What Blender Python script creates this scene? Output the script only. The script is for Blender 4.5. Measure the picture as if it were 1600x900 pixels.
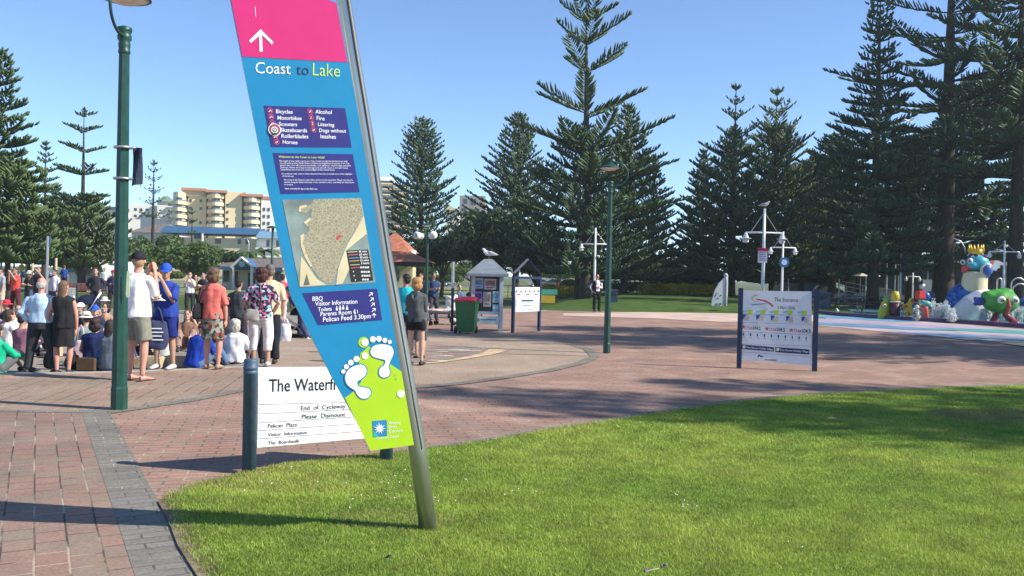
import bpy, bmesh, math, random
import numpy as np
from mathutils import Vector, Matrix, noise, Euler

for _o in list(bpy.data.objects): bpy.data.objects.remove(_o)
scene = bpy.context.scene
COL = scene.collection
R = math.radians
rnd = random.Random(7)

# ---------------------------------------------------------------- camera, sky, sun, exposure
F = 1400.0                      # focal length in pixels of the 1600-wide photograph
EYE = 1.65
cam_d = bpy.data.cameras.new("camera"); cam = bpy.data.objects.new("camera", cam_d); COL.objects.link(cam)
cam_d.sensor_width = 36; cam_d.lens = 36 * F / 1600; cam_d.clip_start = .1; cam_d.clip_end = 6000
pitch, roll = math.atan(20 / F), R(1.2)
fwd = Vector((0, math.cos(pitch), -math.sin(pitch)))
up0 = Vector((0, math.sin(pitch), math.cos(pitch))); rt0 = Vector((1, 0, 0))
up = up0 * math.cos(roll) - rt0 * math.sin(roll)
rt = rt0 * math.cos(roll) + up0 * math.sin(roll)
CAM = Vector((0, 0, EYE))
cam.matrix_world = Matrix(((rt.x, up.x, -fwd.x, 0), (rt.y, up.y, -fwd.y, 0), (rt.z, up.z, -fwd.z, EYE), (0, 0, 0, 1)))
scene.camera = cam

SUN_EL, SUN_AZ = 38.0, -13.0       # sun comes from +X, slightly from beyond
w = bpy.data.worlds.new("World"); scene.world = w; w.use_nodes = True
nt = w.node_tree; nt.nodes.clear()
sky = nt.nodes.new("ShaderNodeTexSky"); sky.sky_type = 'NISHITA'; sky.sun_disc = False
sky.sun_elevation = R(SUN_EL); sky.sun_rotation = R(90 - SUN_AZ)
sky.air_density = 0.7; sky.dust_density = 0.0; sky.ozone_density = 4.6; sky.altitude = 0
bg = nt.nodes.new("ShaderNodeBackground"); bg.inputs[1].default_value = 0.14
wo = nt.nodes.new("ShaderNodeOutputWorld")
nt.links.new(sky.outputs[0], bg.inputs[0]); nt.links.new(bg.outputs[0], wo.inputs[0])
sd = bpy.data.lights.new("sun", 'SUN'); sd.energy = 4.8; sd.angle = R(.53); sd.color = (1, .94, .84)
so = bpy.data.objects.new("sun", sd); COL.objects.link(so)
SUNV = Vector((math.cos(R(SUN_EL)) * math.cos(R(SUN_AZ)), math.cos(R(SUN_EL)) * math.sin(R(SUN_AZ)), math.sin(R(SUN_EL))))
so.rotation_euler = SUNV.to_track_quat('Z', 'Y').to_euler()
so.location = (30, 0, 40)
scene.view_settings.view_transform = 'Standard'; scene.view_settings.look = 'None'
scene.view_settings.exposure = 0.74; scene.view_settings.gamma = 1
scene.cycles.max_bounces = 5; scene.cycles.diffuse_bounces = 3; scene.cycles.glossy_bounces = 2
scene.cycles.transparent_max_bounces = 6

# ---------------------------------------------------------------- photograph measuring helpers (pixels of the 1600x900 photo)
def ray(px, py): return (fwd + rt * ((px - 800) / F) + up * ((450 - py) / F))
def ground(px, py, z=0.0):
    d = ray(px, py); t = (z - EYE) / d.z
    return CAM + d * t
def at(px, py, Y):
    d = ray(px, py); return CAM + d * (Y / d.y)
def hor(px): return 430 + (px - 800) * math.tan(roll)

# ---------------------------------------------------------------- materials
_mats = {}
def mat(name, col, rough=.7, metal=0, var=.12, scale=8.0, bump=0.0, bscale=60.0, spec=.4, coat=0, stretch=None, emit=None):
    if name in _mats: return _mats[name]
    m = bpy.data.materials.new(name); m.use_nodes = True; t = m.node_tree; n = t.nodes; L = t.links
    b = n["Principled BSDF"]; b.inputs["Roughness"].default_value = rough; b.inputs["Metallic"].default_value = metal
    b.inputs["Specular IOR Level"].default_value = spec
    if coat: b.inputs["Coat Weight"].default_value = coat; b.inputs["Coat Roughness"].default_value = .15
    tc = n.new("ShaderNodeTexCoord"); mp = n.new("ShaderNodeMapping"); L.new(tc.outputs["Object"], mp.inputs[0])
    if stretch: mp.inputs["Scale"].default_value = stretch
    nz = n.new("ShaderNodeTexNoise"); nz.inputs["Scale"].default_value = scale; nz.inputs["Detail"].default_value = 5; L.new(mp.outputs[0], nz.inputs[0])
    mx = n.new("ShaderNodeMix"); mx.data_type = 'RGBA'
    a = [max(0, c * (1 - var)) for c in col[:3]]; c2 = [min(1, c * (1 + var)) for c in col[:3]]
    mx.inputs[6].default_value = (*a, 1); mx.inputs[7].default_value = (*c2, 1)
    mr = n.new("ShaderNodeMapRange"); mr.inputs[1].default_value = .3; mr.inputs[2].default_value = .7
    L.new(nz.outputs[0], mr.inputs[0]); L.new(mr.outputs[0], mx.inputs[0]); L.new(mx.outputs[2], b.inputs["Base Color"])
    if bump:
        n2 = n.new("ShaderNodeTexNoise"); n2.inputs["Scale"].default_value = bscale; n2.inputs["Detail"].default_value = 3; L.new(mp.outputs[0], n2.inputs[0])
        bp = n.new("ShaderNodeBump"); bp.inputs["Strength"].default_value = bump; bp.inputs["Distance"].default_value = .02
        L.new(n2.outputs[0], bp.inputs["Height"]); L.new(bp.outputs[0], b.inputs["Normal"])
    _mats[name] = m; return m

def brick_mat(name, c1, c2, mortar, bw, rh, ang=0, msize=.012, dirt=.35, offset=.5, big=.6, c3=None, bias=0):
    m = bpy.data.materials.new(name); m.use_nodes = True; t = m.node_tree; n = t.nodes; L = t.links
    b = n["Principled BSDF"]; b.inputs["Roughness"].default_value = .85; b.inputs["Specular IOR Level"].default_value = .25
    tc = n.new("ShaderNodeTexCoord"); mp = n.new("ShaderNodeMapping"); mp.inputs["Rotation"].default_value = (0, 0, -ang)
    L.new(tc.outputs["Object"], mp.inputs[0])
    wob = n.new("ShaderNodeTexNoise"); wob.inputs["Scale"].default_value = .9; L.new(tc.outputs["Object"], wob.inputs[0])
    ad = n.new("ShaderNodeVectorMath"); ad.operation = 'MULTIPLY_ADD'; ad.inputs[1].default_value = (.022, .022, 0)
    L.new(wob.outputs["Color"], ad.inputs[0]); L.new(mp.outputs[0], ad.inputs[2])
    br = n.new("ShaderNodeTexBrick"); br.inputs["Scale"].default_value = 1; br.inputs["Brick Width"].default_value = bw
    br.inputs["Row Height"].default_value = rh; br.inputs["Mortar Size"].default_value = msize; br.inputs["Mortar Smooth"].default_value = .3
    br.inputs["Bias"].default_value = bias; br.offset = offset
    br.inputs["Color1"].default_value = (*c1, 1); br.inputs["Color2"].default_value = (*c2, 1); br.inputs["Mortar"].default_value = (*mortar, 1)
    L.new(ad.outputs[0], br.inputs["Vector"])
    ns = n.new("ShaderNodeTexNoise"); ns.inputs["Scale"].default_value = 1.7; ns.inputs["Detail"].default_value = 6; L.new(tc.outputs["Object"], ns.inputs[0])
    ms_ = n.new("ShaderNodeMapRange"); ms_.inputs[1].default_value = .50; ms_.inputs[2].default_value = .60; L.new(ns.outputs[0], ms_.inputs[0])
    mm = n.new("ShaderNodeMix"); mm.data_type = 'RGBA'; mm.inputs[6].default_value = (*mortar, 1); mm.inputs[7].default_value = (.40, .33, .25, 1)
    L.new(ms_.outputs[0], mm.inputs[0]); L.new(mm.outputs[2], br.inputs["Mortar"])
    nz = n.new("ShaderNodeTexNoise"); nz.inputs["Scale"].default_value = big; nz.inputs["Detail"].default_value = 8; nz.inputs["Roughness"].default_value = .65
    L.new(tc.outputs["Object"], nz.inputs[0])
    mr = n.new("ShaderNodeMapRange"); mr.inputs[1].default_value = .35; mr.inputs[2].default_value = .68; mr.inputs[3].default_value = 1 - dirt; mr.inputs[4].default_value = 1 + dirt * .6
    L.new(nz.outputs[0], mr.inputs[0])
    nf = n.new("ShaderNodeTexNoise"); nf.inputs["Scale"].default_value = 45; nf.inputs["Detail"].default_value = 4; L.new(tc.outputs["Object"], nf.inputs[0])
    mf = n.new("ShaderNodeMapRange"); mf.inputs[1].default_value = .3; mf.inputs[2].default_value = .7; mf.inputs[3].default_value = .8; mf.inputs[4].default_value = 1.2
    L.new(nf.outputs[0], mf.inputs[0])
    mu = n.new("ShaderNodeMath"); mu.operation = 'MULTIPLY'; L.new(mr.outputs[0], mu.inputs[0]); L.new(mf.outputs[0], mu.inputs[1])
    vm = n.new("ShaderNodeVectorMath"); vm.operation = 'SCALE'; L.new(br.outputs["Color"], vm.inputs[0]); L.new(mu.outputs[0], vm.inputs["Scale"])
    # weathering towards grey in patches
    n3 = n.new("ShaderNodeTexNoise"); n3.inputs["Scale"].default_value = 2.3; n3.inputs["Detail"].default_value = 6; L.new(tc.outputs["Object"], n3.inputs[0])
    m3 = n.new("ShaderNodeMapRange"); m3.inputs[1].default_value = .48; m3.inputs[2].default_value = .75; m3.inputs[4].default_value = .6; L.new(n3.outputs[0], m3.inputs[0])
    mx = n.new("ShaderNodeMix"); mx.data_type = 'RGBA'; L.new(m3.outputs[0], mx.inputs[0]); L.new(vm.outputs[0], mx.inputs[6])
    mx.inputs[7].default_value = (*(c3 or [(a + b_) * .5 for a, b_ in zip(c2, (.23, .2, .18))]), 1)
    vo = n.new("ShaderNodeTexVoronoi"); vo.inputs["Scale"].default_value = 1.9; L.new(tc.outputs["Object"], vo.inputs[0])
    mv = n.new("ShaderNodeMapRange"); mv.inputs[1].default_value = .035; mv.inputs[2].default_value = .075; mv.inputs[3].default_value = .5; mv.inputs[4].default_value = 0; L.new(vo.outputs["Distance"], mv.inputs[0])
    my = n.new("ShaderNodeMix"); my.data_type = 'RGBA'; L.new(mv.outputs[0], my.inputs[0]); L.new(mx.outputs[2], my.inputs[6]); my.inputs[7].default_value = (.07, .06, .055, 1)
    L.new(my.outputs[2], b.inputs["Base Color"])
    bp = n.new("ShaderNodeBump"); bp.inputs["Strength"].default_value = .5; bp.inputs["Distance"].default_value = .006; bp.invert = True
    L.new(br.outputs["Fac"], bp.inputs["Height"]); L.new(bp.outputs[0], b.inputs["Normal"])
    return m

def multi_noise_mat(name, cols, scale=1.0, rough=.9, detail=8, bump=.0, bscale=40):
    m = bpy.data.materials.new(name); m.use_nodes = True; t = m.node_tree; n = t.nodes; L = t.links
    b = n["Principled BSDF"]; b.inputs["Roughness"].default_value = rough; b.inputs["Specular IOR Level"].default_value = .2
    tc = n.new("ShaderNodeTexCoord"); nz = n.new("ShaderNodeTexNoise"); nz.inputs["Scale"].default_value = scale; nz.inputs["Detail"].default_value = detail
    nz.inputs["Roughness"].default_value = .65
    L.new(tc.outputs["Object"], nz.inputs[0]); cr = n.new("ShaderNodeValToRGB"); L.new(nz.outputs[0], cr.inputs[0])
    el = cr.color_ramp.elements
    while len(el) < len(cols): el.new(.5)
    for i, c in enumerate(cols):
        el[i].position = .32 + .36 * i / max(1, len(cols) - 1); el[i].color = (*c, 1)
    L.new(cr.outputs[0], b.inputs["Base Color"])
    if bump:
        n2 = n.new("ShaderNodeTexNoise"); n2.inputs["Scale"].default_value = bscale; n2.inputs["Detail"].default_value = 4; L.new(tc.outputs["Object"], n2.inputs[0])
        bp = n.new("ShaderNodeBump"); bp.inputs["Strength"].default_value = bump; bp.inputs["Distance"].default_value = .03
        L.new(n2.outputs[0], bp.inputs["Height"]); L.new(bp.outputs[0], b.inputs["Normal"])
    _mats[name] = m; return m

def voronoi_mat(name, cols, scale=20, rough=.8, base=None):
    m = bpy.data.materials.new(name); m.use_nodes = True; t = m.node_tree; n = t.nodes; L = t.links
    b = n["Principled BSDF"]; b.inputs["Roughness"].default_value = rough; b.inputs["Specular IOR Level"].default_value = .2
    tc = n.new("ShaderNodeTexCoord"); v = n.new("ShaderNodeTexVoronoi"); v.inputs["Scale"].default_value = scale
    L.new(tc.outputs["Object"], v.inputs[0]); sp = n.new("ShaderNodeSeparateColor"); L.new(v.outputs["Color"], sp.inputs[0])
    cr = n.new("ShaderNodeValToRGB"); cr.color_ramp.interpolation = 'CONSTANT'; L.new(sp.outputs[0], cr.inputs[0])
    el = cr.color_ramp.elements
    while len(el) < len(cols): el.new(.5)
    for i, c in enumerate(cols): el[i].position = i / len(cols); el[i].color = (*c, 1)
    L.new(cr.outputs[0], b.inputs["Base Color"]); _mats[name] = m; return m

# ---------------------------------------------------------------- mesh builder
class MB:
    def __init__(s): s.v = []; s.f = []; s.m = []; s.mats = []; s.cur = 0; s.sm = []; s.smooth = False
    def use(s, m, smooth=None):
        if m not in s.mats: s.mats.append(m)
        s.cur = s.mats.index(m)
        if smooth is not None: s.smooth = smooth
        return s
    def add(s, vs, fs):
        o = len(s.v); s.v += [tuple(p) for p in vs]
        for f in fs: s.f.append([i + o for i in f]); s.m.append(s.cur); s.sm.append(s.smooth)
        return s
    def box(s, c, size, rot=None, bevel=0):
        c = Vector(c); hx, hy, hz = [q / 2 for q in size]
        vs = [Vector((x, y, z)) for z in (-hz, hz) for y in (-hy, hy) for x in (-hx, hx)]
        if rot is not None:
            M = rot if isinstance(rot, Matrix) else Euler(rot).to_matrix()
            vs = [M @ v for v in vs]
        s.add([v + c for v in vs], [(0, 2, 3, 1), (4, 5, 7, 6), (0, 1, 5, 4), (2, 6, 7, 3), (0, 4, 6, 2), (1, 3, 7, 5)]); return s
    def tube(s, pts, rad, n=8, cap=True, flat=1.0, side=None):
        pts = [Vector(p) for p in pts]; k = len(pts)
        if not hasattr(rad, '__len__'): rad = [rad] * k
        rings = []; prev = None
        for i, p in enumerate(pts):
            d = (pts[min(i + 1, k - 1)] - pts[max(i - 1, 0)]).normalized()
            if prev is None:
                a = Vector(side) if side else (Vector((1, 0, 0)) if abs(d.x) < .8 else Vector((0, 1, 0)))
            else: a = prev
            a = (a - d * a.dot(d)).normalized(); prev = a; b = d.cross(a)
            r = rad[i]; ra, rb = r if hasattr(r, '__len__') else (r, r * flat)
            rings.append([p + a * (ra * math.cos(2 * math.pi * j / n)) + b * (rb * math.sin(2 * math.pi * j / n)) for j in range(n)])
        vs = [v for r in rings for v in r]; fs = []
        for i in range(k - 1):
            for j in range(n):
                fs.append((i * n + j, i * n + (j + 1) % n, (i + 1) * n + (j + 1) % n, (i + 1) * n + j))
        if cap: fs += [tuple(range(n - 1, -1, -1)), tuple(range((k - 1) * n, k * n))]
        s.add(vs, fs); return s
    def ball(s, c, r, nu=12, nv=8, rot=None, zmin=-1, zmax=1):
        c = Vector(c); r = r if hasattr(r, '__len__') else (r, r, r); M = Euler(rot).to_matrix() if rot and not isinstance(rot, Matrix) else rot
        vs = []; t0, t1 = math.asin(max(-1, zmin)), math.asin(min(1, zmax))
        for i in range(nv + 1):
            t = t0 + (t1 - t0) * i / nv
            for j in range(nu):
                p = Vector((r[0] * math.cos(t) * math.cos(2 * math.pi * j / nu), r[1] * math.cos(t) * math.sin(2 * math.pi * j / nu), r[2] * math.sin(t)))
                if M is not None: p = M @ p
                vs.append(c + p)
        fs = [(i * nu + j, i * nu + (j + 1) % nu, (i + 1) * nu + (j + 1) % nu, (i + 1) * nu + j) for i in range(nv) for j in range(nu)]
        fs += [tuple(range(nu - 1, -1, -1)), tuple(range(nv * nu, nv * nu + nu))]
        s.add(vs, fs); return s
    def lathe(s, prof, c=(0, 0, 0), n=16, axis=None):
        c = Vector(c); vs = []
        for r, z in prof:
            for j in range(n): vs.append(Vector((r * math.cos(2 * math.pi * j / n), r * math.sin(2 * math.pi * j / n), z)))
        if axis is not None:
            q = Vector(axis).to_track_quat('Z', 'Y'); vs = [q @ v for v in vs]
        k = len(prof)
        fs = [(i * n + j, i * n + (j + 1) % n, (i + 1) * n + (j + 1) % n, (i + 1) * n + j) for i in range(k - 1) for j in range(n)]
        fs += [tuple(range(n - 1, -1, -1)), tuple(range((k - 1) * n, k * n))]
        s.add([v + c for v in vs], fs); return s
    def prism(s, poly, off):      # poly: list of Vector (planar), off: Vector extrusion
        poly = [Vector(p) for p in poly]; off = Vector(off); n = len(poly)
        vs = poly + [p + off for p in poly]
        s.add(vs, [tuple(range(n)), tuple(range(2 * n - 1, n - 1, -1))] + [(i, i + n, (i + 1) % n + n, (i + 1) % n) for i in range(n)]); return s
    def poly(s, pts): s.add(pts, [tuple(range(len(pts)))]); return s
    def mesh(s, name):
        me = bpy.data.meshes.new(name); me.from_pydata(s.v, [], s.f)
        for m in s.mats: me.materials.append(m)
        if s.f:
            me.polygons.foreach_set("material_index", s.m); me.polygons.foreach_set("use_smooth", s.sm)
        me.update(); return me
    def build(s, name, m=None, parent=None, bevel=0, loc=None, fixn=False):
        if m is not None and not s.mats: s.mats.append(m)
        me = s.mesh(name)
        if fixn or True:
            bm = bmesh.new(); bm.from_mesh(me); bmesh.ops.recalc_face_normals(bm, faces=bm.faces)
            if bevel: bmesh.ops.bevel(bm, geom=[e for e in bm.edges if e.is_manifold and e.calc_face_angle(0) > .5], offset=bevel, segments=2, affect='EDGES', clamp_overlap=True)
            bm.to_mesh(me); bm.free()
        o = bpy.data.objects.new(name, me); COL.objects.link(o)
        if loc is not None: o.location = loc
        if parent is not None: o.parent = parent
        return o

def mesh_np(name, V, Fc, m, parent=None, smooth=False, mi=None):
    me = bpy.data.meshes.new(name); k = Fc.shape[1]
    me.vertices.add(len(V)); me.vertices.foreach_set("co", np.asarray(V, dtype=np.float32).ravel())
    me.loops.add(len(Fc) * k); me.loops.foreach_set("vertex_index", Fc.astype(np.int32).ravel())
    me.polygons.add(len(Fc)); me.polygons.foreach_set("loop_start", np.arange(0, len(Fc) * k, k, dtype=np.int32))
    for mm in (m if isinstance(m, (list, tuple)) else [m]): me.materials.append(mm)
    if mi is not None: me.polygons.foreach_set("material_index", mi)
    if smooth: me.polygons.foreach_set("use_smooth", np.ones(len(Fc), dtype=bool))
    me.update(calc_edges=True)
    o = bpy.data.objects.new(name, me); COL.objects.link(o)
    if parent is not None: o.parent = parent
    return o

def thing(name, label, cat, loc=(0, 0, 0), rz=0, group=None, scale=1):
    o = bpy.data.objects.new(name, None); COL.objects.link(o); o.location = loc; o.rotation_euler = (0, 0, rz)
    o.scale = (scale,) * 3; o.empty_display_size = .2
    o["label"] = label; o["category"] = cat
    if group: o["group"] = group
    return o
def tag(o, label=None, cat=None, group=None, kind=None):
    for k, v in (("label", label), ("category", cat), ("group", group), ("kind", kind)):
        if v: o[k] = v
    return o
def copy_tree(o, parent=None):
    c = o.copy(); COL.objects.link(c); c.parent = parent
    for ch in list(o.children): copy_tree(ch, c)
    return c
def dup(root, loc, rz=0, label=None, scale=None):
    r = copy_tree(root); r.location = loc; r.rotation_euler = (0, 0, rz)
    if label: r["label"] = label
    if scale: r.scale = (scale,) * 3
    return r

# ---------------------------------------------------------------- lettering
_txt = {}
def text_tris(body, bold=0.0):
    key = (body, bold)
    if key in _txt: return _txt[key]
    c = bpy.data.curves.new("t", 'FONT'); c.body = body; c.size = 1; c.offset = bold; c.resolution_u = 3
    o = bpy.data.objects.new("t", c); COL.objects.link(o)
    bpy.context.view_layer.update()
    me = bpy.data.meshes.new_from_object(o.evaluated_get(bpy.context.evaluated_depsgraph_get()))
    vs = [tuple(v.co) for v in me.vertices]; fs = [tuple(p.vertices) for p in me.polygons]
    bpy.data.objects.remove(o); bpy.data.curves.remove(c); bpy.data.meshes.remove(me)
    _txt[key] = (vs, fs); return vs, fs

class Face:
    """A vertical flat sign face: a plane through a point with a given heading; photo pixels land on it by ray casting."""
    def __init__(s, P, ang):
        s.P = Vector(P); s.p = Vector((math.cos(ang), math.sin(ang), 0)); s.n = Vector((s.p.y, -s.p.x, 0))
        if s.n.dot(CAM - s.P) < 0: s.n = -s.n
    def px(s, x, y, off=0.0):
        d = ray(x, y); P0 = s.P + s.n * off; t = (P0 - CAM).dot(s.n) / d.dot(s.n); return CAM + d * t
    def panel(s, mb, pts, off, th=0.0):
        q = [s.px(x, y, off) for x, y in pts]
        if th: mb.prism(q, -s.n * th)
        else: mb.poly(q)
        return mb
    def flat(s, mb, pts, off):           # raised 1 mm decal
        q = [s.px(x, y, 0) + s.n * off for x, y in pts]; mb.prism(q, -s.n * .0008); return mb
    def disc(s, mb, x, y, r, off, n=20, r2=None):
        c = s.px(x, y, 0); rr = (s.px(x, y - r, 0) - c).length; ry = rr
        rx = rr if r2 is None else rr * r2
        q = [c + s.n * off + s.p * (rx * math.cos(a)) + Vector((0, 0, ry * math.sin(a))) for a in [2 * math.pi * i / n for i in range(n)]]
        mb.prism(q, -s.n * .0008); return mb
    def text(s, mb, body, x0, y0, x1, y1, off, hscale=1.0, bold=0.0, capx=None):
        vs, fs = text_tris(body, bold)
        if not vs: return mb
        A = s.px(x0, y0, 0); B = s.px(x1, y1, 0); X = B - A; wmax = max(v[0] for v in vs); wmin = min(v[0] for v in vs)
        ln = X.length; k = ln / (wmax - wmin); X = X.normalized(); Y = Vector((0, 0, 1))
        mb.add([A + X * ((v[0] - wmin) * k) + Y * (v[1] * k * hscale) + s.n * off for v in vs], fs); return mb
# ================================================================ GROUND
LOW = -0.2
def gz(x, y):
    """Ground height: 0 on the apron and to the right, a shallow sunken plaza left of x = -4."""
    if y > 48: f = 1
    else: f = 1
    t = min(1, max(0, (-3.9 - x) / 2.2)); t = t * t * (3 - 2 * t)
    a = min(1, max(0, (y - 13.3) / .1))
    far = min(1, max(0, (60 - y) / 10))
    return LOW * t * (1 if y > 13 else 0) * far
def gpt(px, py):
    p = ground(px, py, 0)
    for _ in range(4): p = ground(px, py, gz(p.x, p.y))
    return p

M_soil = multi_noise_mat("park_soil", [(.06, .09, .03), (.1, .12, .045), (.16, .14, .08)], scale=.25, bump=.3, bscale=3)
M_far = multi_noise_mat("asphalt_tan", [(.20, .17, .145), (.27, .23, .19), (.31, .27, .225)], scale=.8)
M_brick = brick_mat("red_brick_paving", (.37, .202, .145), (.30, .198, .15), (.16, .13, .10), .30, .115, ang=R(14), dirt=.28, c3=(.27, .2, .17))
M_brick2 = brick_mat("long_brick_paving", (.29, .168, .128), (.24, .18, .14), (.085, .062, .045), .23, .175, ang=R(118), msize=.007, dirt=.3, offset=.5, c3=(.25, .20, .14))
M_brickband = brick_mat("band_brick_paving", (.31, .20, .145), (.28, .21, .155), (.11, .085, .06), .30, .22, ang=R(98), msize=.010, dirt=.2, offset=.0)
M_greyband = brick_mat("grey_paver_band", (.17, .16, .135), (.21, .195, .165), (.11, .10, .085), .30, .11, ang=R(28), msize=.008, dirt=.25)
M_conc = brick_mat("concrete_paver", (.33, .25, .18), (.36, .27, .20), (.29, .22, .16), .4, .4, ang=R(5), msize=.008, dirt=.2, c3=(.31, .20, .14))
M_kerb = mat("kerb_stone", (.36, .33, .27), .9, var=.25, scale=5, bump=.3)
M_yel = mat("sandstone_edging", (.50, .38, .22), .9, var=.25, scale=4, bump=.2)
M_pale = mat("pale_path_concrete", (.55, .49, .41), .9, var=.12, scale=1.2)

# huge base sheet with a shallow dip modelled as a grid near the crowd, coarse far away
g = MB().use(M_soil)
g.poly([(-900, -60, -.32), (900, -60, -.32), (900, 1200, -.32), (-900, 1200, -.32)])
g.build("ground"); tag(bpy.data.objects["ground"], kind="structure")

# plaza paving (everything beyond the ledge), follows gz
xs = [-70, -55, -45, -35, -28, -22, -18, -15, -12, -10, -9, -8, -7.5, -7, -6.7, -6.4, -6.1, -5.8, -5.5, -5.2, -4.9, -4.6, -4.3, -4.0, -3.9, -3, -1, 1, 4, 8, 14, 20, 30, 45, 70]
ys = [13.05, 14, 15, 16, 18, 20, 23, 26, 30, 35, 40, 44]
b = MB().use(M_far)
V = [(x, y, gz(x, y) - .012) for y in ys for x in xs]; nx = len(xs)
b.add(V, [(j * nx + i, j * nx + i + 1, (j + 1) * nx + i + 1, (j + 1) * nx + i) for j in range(len(ys) - 1) for i in range(nx - 1)])
tag(b.build("plaza_paving"), kind="structure")
# far paths and lawns
b = MB().use(M_soil); b.poly([(-300, 43.9, -.22), (300, 43.9, -.22), (300, 600, -.22), (-300, 600, -.22)])
tag(b.build("park_ground"), kind="structure")

def sheet(name, pix, z, m, th=0.0, zf=None, dense=0):
    pts = [ground(x, y, z) for x, y in pix]
    mb = MB().use(m)
    if th: mb.prism([Vector((p.x, p.y, z)) for p in pts], (0, 0, -th))
    else: mb.poly([Vector((p.x, p.y, z)) for p in pts])
    o = mb.build(name)
    bm = bmesh.new(); bm.from_mesh(o.data); bmesh.ops.triangulate(bm, faces=[f for f in bm.faces if len(f.verts) > 4]); bm.to_mesh(o.data); bm.free()
    return tag(o, kind="structure")

# upper brick apron: from behind the camera to the ledge, 0.2 m above the sunken plaza
ledge = [(-300, 590), (-60, 585), (0, 583.5), (100, 582), (200, 580), (260, 577.5), (330, 574.5), (400, 571)]
lw = [ground(x, y, 0) for x, y in ledge]
poly = [Vector((-60, lw[0].y - .1, 0))] + [Vector((p.x, p.y, 0)) for p in lw] + [Vector((-3.9, lw[-1].y + .1, 0)), Vector((-3.4, 17, 0)), Vector((-3.2, 30, 0)), Vector((-3.2, 43, 0)), Vector((70, 43, 0)), Vector((70, -40, 0)), Vector((-60, -40, 0))]
b = MB().use(M_brick); b.prism(poly, (0, 0, -.24)); o = b.build("brick_apron")
bm = bmesh.new(); bm.from_mesh(o.data); bmesh.ops.triangulate(bm, faces=[f for f in bm.faces if len(f.verts) > 4]); bm.to_mesh(o.data); bm.free()
tag(o, kind="structure")
# kerb along the ledge (light concrete nosing, sits 3 mm proud)
b = MB().use(M_kerb)
for i in range(len(lw) - 1):
    a, c = lw[i], lw[i + 1]; d = (c - a).normalized(); nrm = Vector((-d.y, d.x, 0))
    if (a.x < -40): continue
    L_ = (c - a).length; k = max(1, int(L_ / .6))
    for j in range(k):
        p0 = a + d * (L_ * j / k + .004); p1 = a + d * (L_ * (j + 1) / k - .004)
        b.prism([p0 + Vector((0, 0, .006)) - nrm * .16, p1 + Vector((0, 0, .006)) - nrm * .16, p1 + Vector((0, 0, .006)) + nrm * .015, p0 + Vector((0, 0, .006)) + nrm * .015], (0, 0, -.22))
tag(b.build("ledge_kerb"), kind="structure")

# paving fields on the apron
sheet("brick_path", [(-500, 643), (0, 643), (128, 645), (211, 900), (240, 1010), (-900, 1010)], .004, M_brick2)
sheet("grey_paver_band", [(128, 645), (172, 644), (236, 762), (300, 880), (330, 930), (365, 1010), (248, 1010), (211, 900)], .006, M_greyband)
sheet("brick_band", [(-500, 593), (0, 590), (200, 587), (330, 582), (420, 577), (420, 600), (300, 622), (180, 640), (128, 641), (0, 640), (-500, 640)], .004, M_brickband)
sheet("grey_paver_line", [(-500, 640), (0, 640), (128, 641), (180, 640), (300, 622), (420, 600), (420, 604), (300, 627), (180, 645), (128, 645), (0, 643), (-500, 643)], .008, M_greyband)
# smooth concrete forecourt with a curved end
cpts = [(418, 577), (470, 584), (520, 592), (600, 600), (700, 600), (790, 590), (870, 575), (915, 563), (922, 553), (905, 541), (860, 531), (780, 523), (700, 518), (420, 506), (418, 540)]
sheet("concrete_forecourt", cpts, .004, M_conc)
def strip(name, pix, wid, z, m, kind="structure"):
    P = [ground(x, y, z) for x, y in pix]; Lp, Rp = [], []
    for i, p in enumerate(P):
        d = (P[min(i + 1, len(P) - 1)] - P[max(i - 1, 0)]); d.z = 0; d.normalize(); n = Vector((-d.y, d.x, 0))
        ww = wid[i] if hasattr(wid, '__len__') else wid
        Lp.append(p + n * ww / 2); Rp.append(p - n * ww / 2)
    mb = MB().use(m); k = len(P)
    mb.add(Lp + Rp, [(i, i + 1, k + i + 1, k + i) for i in range(k - 1)])
    return tag(mb.build(name), kind=kind)
strip("curved_paver_edge", [(600, 606), (660, 604), (715, 599), (790, 589), (860, 578), (910, 566), (930, 556), (918, 545), (890, 537)], .22, .012, M_greyband)
strip("forecourt_joint", [(640, 548), (760, 552), (860, 554), (918, 556)], .05, .013, mat("joint", (.12, .1, .09)))
# decorative disc inset, stone edging
sheet("inlaid_disc", [(560, 545), (600, 538), (660, 536), (725, 540), (772, 546), (740, 556), (690, 563), (640, 568), (590, 570), (540, 566)], .010, brick_mat("disc_brick", (.34, .17, .13), (.26, .23, .19), (.25, .2, .16), .2, .2, dirt=.3, c3=(.22, .25, .2)))
strip("stone_edging", [(645, 569), (690, 565), (735, 558), (765, 552), (780, 546)], [.10, .16, .22, .3, .45], .016, M_yel)
b = MB().use(mat("chalk_white", (.7, .66, .58), .9, var=.3, scale=20))
for (x, y, l) in [(700, 547, .7), (718, 546, .5), (735, 548, .5), (690, 549, .3), (696, 556, .35), (683, 563, .4), (640, 547, .3)]:
    p = ground(x, y, .019); b.poly([p + Vector((-l / 2, -.05, 0)), p + Vector((l / 2, -.04, 0)), p + Vector((l / 2 - .05, .06, 0)), p + Vector((-l / 2 + .1, .05, 0))])
tag(b.build("paving_inlay"), kind="structure")
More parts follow.
